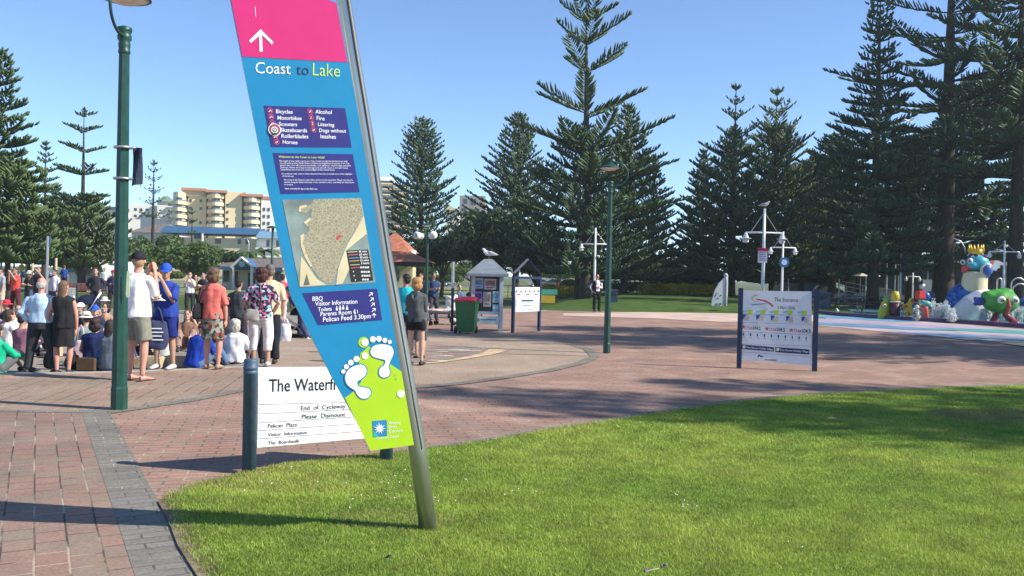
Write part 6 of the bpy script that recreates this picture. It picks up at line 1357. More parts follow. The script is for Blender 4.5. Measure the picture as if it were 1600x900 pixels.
for i, (x, y, h_, w_, lab) in enumerate([(1455, 502, .85, .16, "white foaming jet nearest the seahorse statue"), (1463, 503, 1.0, .14, "narrow foaming jet second from the seahorse statue"), (1471, 503, .75, .2, "low wide foaming jet before the thick pine trunk"), (1480, 503.5, 1.25, .2, "tallest white foaming jet beside the scaled blue back"), (1490, 505, .6, .3, "bubbling foam at the base of the crowned statue"), (1538, 505, .95, .5, "broad foaming curtain between the crowned statue and the green one"), (1592, 503, 1.0, .55, "broad foaming curtain right under the blue claw"), (1573, 503, 1.0, .3, "foam rising behind the legs of the green statue")]):
    spray(x, y, h_, w_, lab, 200 + i, 900 if w_ > .25 else 420)
for i, (x0, x1, yt, lab) in enumerate([(1580, 1602, 434, "tall steel hoop pipe arching over the green statue"), (1582, 1606, 443, "lower steel hoop pipe behind the green statue"), (1558, 1565, 435, "short steel loop pipe behind the green statue")]):
    Zp = 40; A_ = at(x0, hor(x0), Zp); B_ = at(x1, hor(x1), Zp); zt = EYE + (hor(x0) - yt) / F * Zp; b = MB().use(M_gal, True); pts = [(A_.x, Zp, 0)]
    for k in range(13): a = math.pi * (1 - k / 12); c = (A_.x + B_.x) / 2; rr = (B_.x - A_.x) / 2; pts.append((c + rr * math.cos(a), Zp, zt - rr + rr * math.sin(a)))
    pts.append((B_.x, Zp, 0)); b.tube(pts, .035, 6); tag(b.build("hoop_pipe"), lab, "pipe", "steel hoop pipes over the pool")
# ================================================================ PEOPLE
SKIN = {"a": (.50, .30, .21), "b": (.42, .24, .16), "c": (.30, .16, .10), "r": (.55, .27, .20)}
def cloth(name, c, var=.15, scale=14): return mat("cloth_" + name, c, .85, var=var, scale=scale, bump=.25, bscale=70, spec=.15)
M_floral = voronoi_mat("cloth_floral", [(.02, .02, .05), (.50, .10, .20), (.03, .04, .08), (.55, .62, .68), (.10, .42, .46), (.02, .02, .04), (.62, .25, .38)], 26)
M_camo = voronoi_mat("cloth_patterned_skirt", [(.05, .07, .05), (.20, .22, .18), (.03, .04, .03), (.30, .28, .24), (.25, .05, .04)], 18)
def V3(*a): return Vector(a)
ARMS = {"down": ((.06, .00, -.29), (.05, -.06, -.55)), "pocket": ((.14, .05, -.27), (.02, -.05, -.47)), "face": ((.03, -.14, -.27), (-.12, -.24, .10)), "camera": ((.10, -.20, -.13), (-.09, -.28, .16)),
        "fold": ((.06, -.03, -.29), (-.22, -.20, -.22)), "hold": ((.05, -.02, -.29), (-.06, -.28, -.24)), "knee": ((.04, -.20, -.22), (-.02, -.42, -.25)), "bag": ((.10, .02, -.28), (.12, -.04, -.54)), "rest": ((.10, -.05, -.27), (.02, -.26, -.40)),
        "raise": ((.12, -.10, .14), (.02, -.14, .40)), "back": ((.12, .14, -.24), (.08, .26, -.46)), "point": ((.10, -.20, -.10), (.16, -.42, .02))}
def person(P, rz, label, H=1.72, top=(.5, .5, .5), sleeve=.45, bottom=(.1, .1, .12), leg="trousers", hem=None, arms=("down", "down"), pose="stand", hair=("short", (.05, .03, .02)), hat=None,
           lean=0.0, headyaw=0.0, headpitch=0.0, build=1.0, skin="a", shoe=(.04, .04, .04), vox=.015, group=None, tuck=False, seed=0, feet="shoe", long_top=0.0, neck_open=False, female=False, bare_shoulder=False):
    sc = H / 1.75; t = thing("person", label, "person", P, rz, group, sc)
    rs = random.Random(seed + 11); W = build
    # ---- skeleton (faces -Y, z up, 1.75 m tall)
    hipz = .93
    if pose == "stand":
        pel = V3(0, 0, .97); st = .10 + rs.uniform(0, .04)
        leg_j = [[V3(s * .09, 0, .92), V3(s * (.10 + st * .2), -.015, .50), V3(s * st, .01, .085)] for s in (-1, 1)]
        if rs.random() < .5: k = rs.choice((0, 1)); leg_j[k][1].y -= .05; leg_j[k][2].y -= .04
    elif pose == "walk":
        pel = V3(0, 0, .96); leg_j = [[V3(-.09, 0, .92), V3(-.10, -.18, .52), V3(-.10, -.24, .09)], [V3(.09, 0, .92), V3(.10, .05, .50), V3(.11, .28, .16)]]
    elif pose == "wide":
        pel = V3(0, 0, .95); leg_j = [[V3(s * .10, 0, .91), V3(s * .17, -.02, .50), V3(s * .23, .01, .085)] for s in (-1, 1)]
    elif pose == "ground":
        pel = V3(0, 0, .14); leg_j = [[V3(s * .10, 0, .12), V3(s * .15, -.36, .42), V3(s * .13, -.60, .09)] for s in (-1, 1)]
    elif pose == "legs_out":
        pel = V3(0, 0, .14); leg_j = [[V3(s * .10, 0, .12), V3(s * .14, -.42, .20), V3(s * .16, -.84, .08)] for s in (-1, 1)]
    elif pose == "sit":
        pel = V3(0, 0, .50); leg_j = [[V3(s * .10, 0, .48), V3(s * .13, -.42, .50), V3(s * .13, -.44, .09)] for s in (-1, 1)]
    else:  # crouch / kneel
        pel = V3(0, 0, .40); leg_j = [[V3(s * .10, 0, .38), V3(s * .16, -.40, .44), V3(s * .13, -.16, .09)] for s in (-1, 1)]
    M = Matrix.Rotation(lean, 3, 'X') if lean else Matrix.Identity(3)
    def U(x, y, z): return pel + M @ V3(x, y, z)       # upper body coordinates, z measured up from the pelvis
    sh = .175 * (.92 if female else 1.0) * (.6 + .4 * W) / 1.0
    shj = [U(s * sh, 0, .435) for s in (-1, 1)]
    arm_j = []
    for i, s in enumerate((-1, 1)):
        e, h = ARMS[arms[i]]
        arm_j.append([shj[i], shj[i] + M @ V3(s * e[0], e[1], e[2]), shj[i] + M @ V3(s * h[0], h[1], h[2])])
    Mk = _mats.get("skin_" + skin) or mat("skin_" + skin, SKIN[skin], .55, var=.10, scale=9, spec=.35)
    hc = U(0, -.015, .665); HM = M @ Euler((headpitch, 0, headyaw)).to_matrix()
    hd = lambda x, y, z: hc + HM @ V3(x, y, z)
    # ---- body
    b = MB()
    b.tube([U(0, 0, -.06), U(0, 0, .05), U(0, 0, .18), U(0, 0, .32), U(0, 0, .42), U(0, 0, .475), U(0, 0, .50)], [(.13 * W, .10 * W), (.155 * W, .115 * W), (.135 * W, .10 * W), (.15 * W, .11 * W), (.155, .10), (.10, .075), (.055, .055)], 14, side=M @ V3(1, 0, 0))
    b.tube([U(0, .005, .45), U(0, 0, .54), hd(0, .015, -.06)], [.062, .052, .052], 10)
    b.tube([hd(0, .0, -.118), hd(0, -.005, -.09), hd(0, 0, -.03), hd(0, .005, .04), hd(0, .008, .09), hd(0, .01, .122)], [(.032, .038), (.055, .068), (.070, .088), (.076, .096), (.062, .078), (.02, .03)], 14, side=HM @ V3(1, 0, 0))
    b.tube([hd(0, -.085, .015), hd(0, -.112, -.022), hd(0, -.088, -.03)], [.010, .017, .012], 7); b.ball(hd(0, -.078, -.088), (.026, .02, .02), 8, 6); b.ball(hd(0, -.086, -.055), (.026, .012, .011), 8, 6)
    for s in (-1, 1): b.ball(hd(s * .078, .012, 0), (.012, .02, .032), 8, 6)
    for i, s in enumerate((-1, 1)):
        a0, a1, a2 = arm_j[i]
        b.tube([a0 + V3(-s * .03, 0, 0), a0 + (a1 - a0) * .22, a1, a1 + (a2 - a1) * .3, a2], [.042 * W, .047 * W, .038, .040, .026], 10)
        fd = (a2 - a1).normalized(); sd = M @ V3(-s, 0, 0); sd = (sd - fd * sd.dot(fd)); sd = sd.normalized() if sd.length > .1 else M @ V3(0, -1, 0); pn = fd.cross(sd)
        pm = a2 + fd * .05; b.tube([a2, pm, a2 + fd * .09], [(.028, .020), (.042, .018), (.040, .014)], 8, side=pn)
        for k in range(4):
            o_ = pn * ((k - 1.5) * .0215); ln = (.062, .075, .070, .052)[k]; r0 = a2 + fd * .082 + o_
            b.tube([r0, r0 + fd * ln * .55 + sd * .008, r0 + fd * ln * .85 + sd * .03], [.0105, .0098, .008], 6)
        tb = a2 + fd * .03 + pn * -.030 + sd * .004; b.tube([tb, tb + pn * -.028 + fd * .03, tb + pn * -.032 + fd * .058 + sd * .012], [.0125, .0115, .0085], 6)
    for i in (0, 1):
        h, k, a = leg_j[i]; d = (k - h).normalized()
        b.tube([h - d * .02, h + (k - h) * .3, k, k + (a - k) * .28, k + (a - k) * .7, a], [.085 * W, .078 * W, .054, .058, .040, .034], 12)
        if feet != "shoe": b.tube([a + V3(0, .04, -.05), a + V3(0, -.03, -.045), a + V3(0, -.13, -.062), a + V3(0, -.19, -.068)], [(.030, .032), (.036, .036), (.044, .022), (.035, .014)], 8, side=(1, 0, 0))
    for i in (0, 1): b.ball(leg_j[i][0], .09 * W, 10, 8)
    remesh(b, "body", Mk, t, vox * .62 if vox < .018 else vox * .7, 2)
    # ---- shirt
    ease = .016
    def torso(z0, z1, e, cap_shoulder=True):
        zs = [z for z in (-.12, -.05, .05, .18, .32, .42, .47, .505) if z0 - .001 <= z <= z1 + .001]
        if not zs or zs[0] > z0 + .01: zs = [z0] + zs
        R0 = {-.12: (.165, .125), -.05: (.165, .125), .05: (.160, .120), .18: (.143 if female else .152, .112), .32: (.160, .122), .42: (.160, .108), .47: (.105, .080), .505: (.066, .066)}
        def rr(z):
            ks = sorted(R0); 
            if z <= ks[0]: return R0[ks[0]]
            for a_, c_ in zip(ks, ks[1:]):
                if a_ <= z <= c_: f = (z - a_) / (c_ - a_); return tuple(R0[a_][q] * (1 - f) + R0[c_][q] * f for q in (0, 1))
            return R0[ks[-1]]
        return [U(0, 0, z) for z in zs], [(rr(z)[0] * W + e, rr(z)[1] * W + e) for z in zs]
    Mt = top if not isinstance(top, tuple) else cloth("%.2f_%.2f_%.2f" % top, top)
    b = MB(); z0 = (-.02 if tuck else -.10) - long_top
    pts, rad = torso(z0, .47 if bare_shoulder else .505, ease + (.012 if not tuck else .004)); b.tube(pts, rad, 18, side=M @ V3(1, 0, 0))
    if not bare_shoulder or sleeve > 0:
        for i, s in enumerate((-1, 1)):
            a0, a1, a2 = arm_j[i]
            if sleeve <= 0: b.ball(a0 + V3(-s * .02, 0, .0), (.06, .06, .05)); continue
            up_ = min(1, sleeve / .5); q = [a0 + V3(-s * .05, 0, .015), a0 + (a1 - a0) * .12, a0 + (a1 - a0) * (.12 + (up_ - .12) * .5), a0 + (a1 - a0) * up_]; r_ = [.040, .058 * W, .058 * W + .003, .055 * W + .007]
            if sleeve > .5: f = (sleeve - .5) * 2; q += [a1 + (a2 - a1) * f * .5, a1 + (a2 - a1) * f]; r_ += [.054, .044]
            b.tube(q, r_, 12)
    remesh(b, "shirt", Mt, t, vox, 2, .024, 9, (1, 1, .5), seed)
    # ---- bottoms
    Mb = bottom if not isinstance(bottom, tuple) else cloth("%.2f_%.2f_%.2f" % bottom, bottom)
    b = MB(); b.tube([U(0, 0, -.14), U(0, 0, -.06), U(0, 0, .06)], [(.16 * W + .012, .125 * W + .012), (.165 * W + .012, .128 * W + .012), (.150 * W + .012, .115 * W + .010)], 18, side=M @ V3(1, 0, 0))
    hemf = {"trousers": .985, "shorts": .46, "short_shorts": .2, "capri": .76, "skirt": .45, "dress": .42}[leg] if hem is None else hem
    if leg in ("skirt", "dress") and pose in ("stand", "walk", "wide"):
        L_ = hemf * .86; b.tube([U(0, 0, .0), U(0, 0, -.15), V3(0, 0, pel.z - .15 - L_ * .5), V3(0, 0, pel.z - .10 - L_)], [(.16 * W + .015, .125 * W + .015), (.18 * W, .14 * W), (.19 * W, .15 * W), (.20 * W, .16 * W)], 18, side=(1, 0, 0))
    else:
        for i in (0, 1):
            h, k, a = leg_j[i]; d = (k - h).normalized(); b.ball(h, .108 * W, 12, 8)
            tot = hemf * 2; q = [h - d * .03, h + (k - h) * min(1, tot) * .5, h + (k - h) * min(1, tot)]; r_ = [.108 * W, .098 * W + (.01 if hemf < .6 else 0), .082 * W if hemf > .6 else .096 * W]
            if tot > 1: f = tot - 1; q += [k + (a - k) * f * .5, k + (a - k) * f]; r_ += [.074, .070 if hemf > .9 else .066]
            b.tube(q, r_, 14)
    remesh(b, {"trousers": "trousers", "capri": "trousers", "shorts": "shorts", "short_shorts": "shorts"}.get(leg, "skirt"), Mb, t, vox, 2, .022, 8, (1, 1, .45), seed + 3)
    # ---- shoes
    if feet == "shoe":
        for i in (0, 1):
            a = leg_j[i][2]; Ms = mat("shoe_%.2f" % sum(shoe), shoe, .6)
            b = MB().use(Ms, True); b.tube([a + V3(0, .06, -.045), a + V3(0, .0, -.03), a + V3(0, -.08, -.045), a + V3(0, -.19, -.06)], [(.035, .036), (.043, .048), (.05, .034), (.038, .02)], 10, side=(1, 0, 0)); b.build("shoe", parent=t)
    elif feet == "thong":
        for i in (0, 1):
            a = leg_j[i][2]; b = MB().use(mat("thong_black", (.05, .04, .04), .8)); b.tube([a + V3(0, .08, -.078), a + V3(0, -.06, -.078), a + V3(0, -.21, -.078)], [(.042, .008), (.045, .008), (.042, .008)], 10, side=(1, 0, 0)); b.build("sandal", parent=t)
    # ---- hair and hat
    kind, hcx = hair; Mh = mat("hair_%.3f" % (hcx[0] * 3 + hcx[1]), hcx, .6, var=.3, scale=40, bump=.6, bscale=120, stretch=(1, 1, .2))
    if kind != "none":
        b = MB()
        if kind == "bald":
            b.tube([hd(0, .03, -.06), hd(0, .035, .0), hd(0, .03, .035)], [(.068, .07), (.083, .078), (.078, .07)], 14, side=HM @ V3(1, 0, 0))
        else:
            b.ball(hd(0, .018, .045), (.085, .098, .088), 14, 10, HM); b.ball(hd(0, .045, -.01), (.078, .070, .085), 12, 8, HM)
            if kind in ("bob", "curly"): b.ball(hd(0, .045, -.04), (.118, .085, .115), 12, 8, HM); b.ball(hd(0, .03, .05), (.108, .11, .092), 12, 8, HM)
            if kind == "long": b.tube([hd(0, .04, .06), hd(0, .06, -.06), hd(0, .075, -.18), hd(0, .085, -.30)], [(.083, .07), (.088, .06), (.082, .045), (.045, .03)], 12, side=HM @ V3(1, 0, 0))
            if kind == "bun": b.ball(hd(0, .12, .06), (.045, .045, .045), 10, 8)
            if kind == "pony": b.tube([hd(0, .10, .03), hd(0, .14, -.05), hd(0, .12, -.18)], [.03, .035, .012], 8)
        remesh(b, "hair", Mh, t, .011 if vox < .018 else .016, 1, .014 if kind in ("curly", "bob") else .006, 26 if kind == "curly" else 18, (1, 1, .6), seed)
    if hat:
        hk, hcol = hat; Mc = cloth("%.2f_%.2f_%.2f" % hcol, hcol)
        if hk in ("cap", "cap_back"):
            b = MB().use(Mc, True); b.ball(hd(0, .014, .020), (.100, .124, .122), 18, 10, HM, zmin=.05)
            o = b.build("cap", parent=t); b = MB().use(Mc, True); b.tube([hd(0, -.06, .040), hd(0, -.13, .034), hd(0, -.195, .014)], [(.080, .008), (.078, .007), (.045, .005)], 12, side=HM @ V3(1, 0, 0)); b.build("brim", parent=o)
        else:
            b = MB().use(Mc, True); q = HM @ V3(0, 0, 1); b.lathe([(.095, .0), (.092, .05), (.075, .09), (.02, .105)], hd(0, .01, .045), 18, q); o = b.build("hat", parent=t)
            b = MB().use(Mc, True); b.lathe([(.085, .010), (.17, -.022), (.17, -.028), (.085, .002)], hd(0, .01, .045), 20, q); b.build("brim", parent=o)
    # ---- face details for everyone whose face can be seen
    for s in (-1, 1):
        b = MB().use(mat("eye_dark", (.02, .015, .012), .3), True); b.ball(hd(s * .030, -.088, .012), (.011, .006, .006), 8, 5, HM); b.build("eye", parent=t)
        b = MB().use(Mh); b.tube([hd(s * .014, -.094, .030), hd(s * .044, -.084, .030)], .0045, 5); b.build("eyebrow", parent=t)
    b = MB().use(mat("lip_red", (.38, .13, .11), .5), True); b.tube([hd(-.022, -.092, -.054), hd(0, -.099, -.053), hd(.022, -.092, -.054)], [.002, .006, .002], 6); b.build("mouth", parent=t)
    t["_hl"] = tuple(arm_j[0][2]); t["_hr"] = tuple(arm_j[1][2])
    return t
def hand_world(t, side):
    p = Vector(t["_hl"] if side < 0 else t["_hr"]) * t.scale[0]; return t.location + Matrix.Rotation(t.rotation_euler.z, 3, 'Z') @ p
BACK = math.pi          # person turned away from the camera
CR1, CR2, CR3 = "people standing on the ledge", "seated spectators below the ledge", "spectators standing across the plaza"
def gp(px, py, low=False):
    p = ground(px, py, LOW if low else 0)
    if low: p.z = gz(p.x, p.y) - .012
    else: p.z = .006
    return p
# --- the near row
p1 = person(gp(213, 595), BACK + R(-25), "man in a white T-shirt, grey shorts and a black cap behind the lamp post", 1.86, (.78, .77, .76), .45, (.20, .20, .16), "shorts", arms=("face", "face"), hair=("short", (.35, .22, .12)), hat=("cap", (.02, .02, .03)), skin="r", feet="thong", build=1.05, vox=.012, headyaw=R(35), seed=1, group=CR1, hem=.44)
p2 = person(gp(63, 583, True), BACK + R(3), "grey haired man in a pale blue long sleeved shirt and charcoal trousers", 1.66, (.42, .56, .70), .95, (.035, .037, .042), "trousers", arms=("pocket", "pocket"), hair=("bald", (.45, .42, .38)), skin="r", build=1.14, vox=.012, tuck=True, seed=2, group=CR1, pose="wide")
p3 = person(gp(98, 584, True), BACK + R(10), "woman with light brown hair in a short black dress holding a pink tote", 1.60, (.02, .02, .024), 0, (.02, .02, .024), "dress", arms=("down", "bag"), hair=("long", (.16, .09, .05)), skin="r", vox=.012, seed=3, group=CR1, female=True, hem=.40, headyaw=R(-20), build=1.02)
p4 = person(gp(258, 577), R(-12), "volunteer in a blue cap, blue polo and navy shorts holding papers", 1.70, (.025, .055, .30), .45, (.015, .025, .16), "shorts", arms=("hold", "face"), hair=("short", (.3, .25, .2)), hat=("cap", (.03, .09, .50)), skin="b", vox=.012, build=1.10, seed=4, group=CR1, headyaw=R(30), headpitch=R(8), shoe=(.5, .5, .5), hem=.46)
p5 = person(gp(331, 577), BACK + R(-8), "woman in a coral top and patterned skirt with a black shoulder bag", 1.66, (.66, .16, .13), .5, M_camo, "skirt", arms=("down", "fold"), hair=("bob", (.12, .07, .04)), skin="r", vox=.012, female=True, build=1.03, seed=5, group=CR1, hem=.40, headyaw=R(10), shoe=(.35, .25, .18))
p6 = person(gp(407, 573), BACK + R(5), "woman in a floral top and white cropped trousers", 1.68, M_floral, .45, (.68, .64, .62), "capri", arms=("pocket", "pocket"), hair=("curly", (.06, .018, .012)), skin="b", vox=.012, female=True, build=1.05, seed=6, group=CR1, shoe=(.6, .6, .6))
p7 = person(gp(419, 569), BACK + R(8), "grey haired man in a cream shirt and black trousers next to the floral top", 1.74, (.62, .50, .32), .48, (.02, .022, .03), "trousers", arms=("down", "down"), hair=("short", (.14, .11, .09)), skin="b", vox=.012, build=1.08, seed=7, group=CR1, headyaw=R(10))
p8 = person(gp(649, 571), BACK + R(-14), "girl with blonde curly hair in a grey hoodie and black shorts", 1.56, (.075, .085, .09), .95, (.015, .015, .018), "short_shorts", arms=("fold", "fold"), hair=("curly", (.42, .22, .08)), skin="a", vox=.012, female=True, seed=8, headyaw=R(15), hem=.25, build=.95)
b = MB(); b.tube([(-.07, .10, 1.42), (-.04, .13, 1.34), (0, .14, 1.30), (.04, .13, 1.34), (.07, .10, 1.42)], [.03, .04, .045, .04, .03], 10); remesh(b, "hood", cloth("hood", (.075, .085, .09)), p8, .012, 1)
p9 = person(gp(632, 556), R(160), "dark haired person in a turquoise T-shirt between the leaning pole and the hoodie", 1.62, (.02, .42, .50), .5, (.03, .03, .04), "trousers", arms=("hold", "hold"), hair=("short", (.015, .012, .012)), skin="b", vox=.014, seed=9, headyaw=R(60))
p9b = person(gp(656, 560), BACK + R(30), "child in dark shorts standing against the hoodie girl", 1.15, (.10, .11, .13), .5, (.06, .07, .09), "shorts", arms=("down", "down"), hair=("short", (.05, .03, .02)), skin="b", vox=.014, seed=10)
p10 = person(gp(371, 557, True), BACK + R(-10), "man in a charcoal T-shirt standing beyond the white haired woman", 1.66, (.045, .048, .055), .5, (.03, .03, .04), "trousers", arms=("down", "down"), hair=("short", (.015, .012, .01)), skin="b", vox=.014, seed=12, group=CR1)
# suit man by the mast
p11 = person(gp(932, 487), R(20), "man in a dark suit and pale shirt leaning by the white mast lamp", 1.76, (.60, .60, .66), .95, (.012, .012, .016), "trousers", arms=("pocket", "fold"), hair=("short", (.05, .03, .02)), skin="r", vox=.016, seed=13, tuck=True)
b = MB()
for s in (-1, 1): b.tube([(s * .11, 0, .86), (s * .125, .0, 1.1), (s * .12, .01, 1.3), (s * .10, .01, 1.46)], [(.09, .135), (.08, .13), (.085, .13), (.05, .08)], 12, side=(1, 0, 0)); 
b.tube([(0, .07, .86), (0, .07, 1.2), (0, .06, 1.45)], [(.17, .07), (.16, .07), (.10, .05)], 12, side=(1, 0, 0))
for s in (-1, 1): b.tube([(s * .17, 0, 1.43), (s * .25, .03, 1.15), (s * .2, -.08, .97)], [.075, .066, .052], 10)
remesh(b, "jacket", cloth("jacket", (.012, .013, .022)), p11, .015, 1)
# --- seated crowd below the ledge
def seat(px, ytop, ybot, rz, label, **k):
    """seated figure whose seat touches the sunken paving: distance follows from its height in the photograph"""
    k.setdefault("pose", "ground"); P = gp(px, ybot, True); return person(P, rz, label, vox=.014, group=CR2, **k)
seat(-6, 490, 584, BACK + R(-25), "seated person in a bright green top and grey shorts", top=(.01, .42, .22), sleeve=.9, bottom=(.12, .12, .13), leg="shorts", hair=("bob", (.04, .02, .02)), arms=("knee", "knee"), seed=20, build=1.05, H=1.6)
seat(34, 497, 560, BACK + R(-15), "seated woman in a mauve singlet with dark hair up", top=(.19, .09, .13), sleeve=0, bare_shoulder=True, bottom=(.05, .05, .08), hair=("bun", (.02, .012, .012)), arms=("knee", "knee"), seed=21, female=True, skin="b")
seat(14, 492, 550, BACK + R(-50), "seated person draped in a white jacket beside the mauve singlet", top=(.66, .62, .58), sleeve=.95, bottom=(.6, .58, .55), hair=("bob", (.05, .03, .03)), arms=("knee", "knee"), seed=22)
seat(28, 480, 535, R(30), "seated person in a white top facing the red hat", top=(.66, .64, .62), sleeve=.5, bottom=(.4, .3, .25), hair=("long", (.06, .04, .03)), arms=("rest", "rest"), seed=23, female=True)
seat(10, 470, 522, R(-30), "seated person in a red bucket hat and dark jacket", top=(.03, .03, .05), sleeve=.95, bottom=(.3, .2, .2), hair=("short", (.03, .02, .02)), hat=("sunhat", (.60, .04, .07)), arms=("face", "knee"), seed=24)
seat(48, 462, 512, R(-10), "seated person in a straw hat bending over behind the pale blue shirt", top=(.20, .12, .12), sleeve=.5, bottom=(.2, .15, .15), hair=("short", (.1, .06, .04)), hat=("sunhat", (.58, .50, .36)), arms=("rest", "knee"), seed=25)
seat(125, 470, 528, R(-25), "seated man in a white cap and black jacket", top=(.02, .02, .025), sleeve=.95, bottom=(.03, .03, .05), hair=("short", (.05, .03, .02)), hat=("cap", (.72, .70, .68)), arms=("knee", "rest"), seed=26)
seat(148, 475, 535, R(20), "seated man in a royal blue cap beside the folded pram", top=(.02, .03, .07), sleeve=.5, bottom=(.04, .05, .08), hair=("short", (.05, .03, .02)), hat=("cap", (.03, .10, .55)), arms=("rest", "knee"), seed=27)
seat(148, 456, 512, R(-15), "seated man in a grey cap shading his face with raised hands", top=(.32, .22, .15), sleeve=.4, bottom=(.1, .1, .12), hair=("short", (.05, .03, .02)), hat=("cap", (.10, .10, .12)), arms=("face", "camera"), seed=28)
seat(163, 458, 510, R(-20), "seated woman in a white sun hat and grey green top with hand at her brow", top=(.26, .34, .33), sleeve=.5, bottom=(.2, .2, .2), hair=("short", (.2, .12, .06)), hat=("sunhat", (.70, .68, .62)), arms=("camera", "knee"), seed=29, female=True)
seat(165, 473, 528, R(-10), "seated woman with dark hair and sunglasses in a tan top", top=(.42, .24, .16), sleeve=.2, bottom=(.3, .25, .2), hair=("bob", (.02, .012, .01)), arms=("rest", "rest"), seed=30, female=True)
seat(134, 500, 556, BACK + R(40), "seated person in a wide white hat beside the navy singlet", top=(.20, .27, .28), sleeve=.5, bottom=(.2, .2, .2), hair=("short", (.1, .06, .04)), hat=("sunhat", (.70, .68, .60)), arms=("knee", "rest"), seed=31)
seat(148, 508, 572, BACK + R(5), "seated woman in a navy singlet sitting on the sandstone block", top=(.015, .025, .09), sleeve=.12, bottom=(.02, .03, .08), hair=("bob", (.04, .02, .02)), arms=("rest", "rest"), seed=32, female=True, build=1.2, skin="r")
seat(171, 505, 578, BACK + R(-12), "seated person in a slate grey shirt partly behind the lamp post", top=(.11, .14, .18), sleeve=.6, bottom=(.05, .08, .18), hair=("long", (.025, .018, .015)), arms=("rest", "knee"), seed=33, build=1.1)
seat(305, 520, 577, BACK + R(-35), "man in a royal blue T-shirt bending forward on the ground", top=(.015, .05, .34), sleeve=.5, bottom=(.10, .17, .30), hair=("short", (.05, .03, .02)), arms=("knee", "knee"), lean=R(14), seed=34, build=1.2, headpitch=R(35), skin="b")
seat(367, 494, 573, BACK + R(-5), "white haired woman in a white top sitting on the ledge", top=(.70, .70, .72), sleeve=.5, bottom=(.04, .04, .05), hair=("curly", (.55, .50, .42)), arms=("rest", "rest"), seed=35, build=1.22, female=True, H=1.60)
seat(292, 485, 545, R(15), "seated person in a brown top facing us under the carrier bag", top=(.20, .11, .08), sleeve=.4, bottom=(.3, .2, .16), hair=("long", (.08, .04, .03)), arms=("knee", "knee"), seed=36, female=True)
seat(305, 478, 530, R(-20), "seated person in black with bare arms beyond the coral top", top=(.03, .03, .035), sleeve=.2, bottom=(.3, .2, .16), hair=("short", (.05, .03, .02)), arms=("rest", "face"), seed=37)
seat(242, 500, 562, BACK + R(20), "seated person in a pink top behind the volunteer's legs", top=(.55, .22, .28), sleeve=.5, bottom=(.6, .58, .55), hair=("long", (.10, .06, .03)), arms=("rest", "rest"), seed=38, female=True)
seat(228, 495, 560, R(-30), "seated person with a black and white patterned bag behind the grey shorts", top=(.30, .03, .05), sleeve=.5, bottom=(.05, .05, .06), hair=("short", (.03, .02, .02)), arms=("knee", "knee"), seed=39)
seat(352, 505, 560, BACK + R(30), "seated person in black close behind the white haired woman", top=(.02, .02, .025), sleeve=.5, bottom=(.02, .02, .03), hair=("long", (.04, .025, .02)), arms=("rest", "rest"), seed=40)
# --- standing spectators across the plaza
def far(px, ybot, rz, label, **k): P = gp(px, ybot, True); return person(P, rz, label, vox=.02, group=CR3, **k)
far(1, 492, R(-40), "man in a grey T-shirt standing at the playground side", H=1.75, top=(.30, .31, .34), bottom=(.4, .36, .3), leg="shorts", hair=("short", (.03, .02, .02)), arms=("down", "down"), seed=50)
far(24, 489, R(-25), "man in a red T-shirt and maroon trousers raising a camera", H=1.76, top=(.62, .07, .06), bottom=(.10, .02, .035), arms=("face", "camera"), hair=("short", (.05, .03, .02)), skin="b", seed=51, pose="wide")
far(45, 487, R(-10), "woman in a cream sun hat, black top and jeans", H=1.62, top=(.02, .02, .03), bottom=(.06, .10, .15), arms=("fold", "fold"), hair=("bob", (.3, .2, .1)), hat=("sunhat", (.66, .60, .50)), seed=52, female=True)
far(60, 489, R(5), "man in a black T-shirt holding a camera up with both hands", H=1.80, top=(.02, .02, .025), bottom=(.04, .04, .05), arms=("camera", "camera"), hair=("short", (.03, .02, .02)), skin="b", seed=53)
far(85, 488, R(-20), "man in a loose white long sleeved shirt and dark shorts", H=1.70, top=(.66, .62, .72), bottom=(.08, .08, .08), sleeve=.95, leg="shorts", arms=("down", "down"), hair=("short", (.02, .015, .015)), skin="b", seed=54)
far(100, 458, BACK, "person in a blue shirt walking near the gabled hut", H=1.70, top=(.02, .07, .30), bottom=(.02, .02, .03), sleeve=.5, hair=("short", (.12, .05, .03)), seed=55)
far(149, 490, R(10), "man in a black suit jacket over a white shirt among the crowd", H=1.78, top=(.03, .03, .04), bottom=(.02, .02, .025), sleeve=.95, arms=("pocket", "pocket"), hair=("short", (.03, .02, .02)), skin="r", seed=56)
far(176, 486, R(20), "person in a dark navy top and red cap beside the tall lamp", H=1.72, top=(.03, .03, .06), bottom=(.02, .02, .03), sleeve=.95, arms=("hold", "hold"), hair=("short", (.03, .02, .02)), hat=("cap", (.35, .02, .06)), seed=57)
far(163, 462, R(20), "person in white far away between the gabled huts", H=1.66, top=(.6, .6, .62), bottom=(.1, .1, .15), sleeve=.5, hair=("short", (.03, .02, .02)), seed=58)
far(233, 492, R(-10), "woman with light hair and sunglasses behind the volunteer", H=1.68, top=(.05, .10, .16), bottom=(.05, .06, .08), arms=("camera", "down"), hair=("bob", (.40, .25, .12)), seed=59, female=True)
far(243, 488, R(10), "blonde person in a denim top half hidden by the blue cap", H=1.70, top=(.12, .20, .28), bottom=(.2, .25, .3), arms=("down", "down"), hair=("short", (.55, .38, .18)), seed=60, female=True)
far(296, 490, R(15), "woman in a black vest over a white blouse clapping", H=1.70, top=(.55, .55, .55), bottom=(.03, .03, .035), arms=("face", "face"), hair=("short", (.14, .06, .03)), seed=61, female=True)
far(305, 489, R(10), "woman in an olive top leaning on a friend", H=1.60, top=(.16, .16, .04), bottom=(.03, .03, .035), arms=("hold", "hold"), hair=("long", (.03, .02, .02)), seed=62, female=True, skin="b")
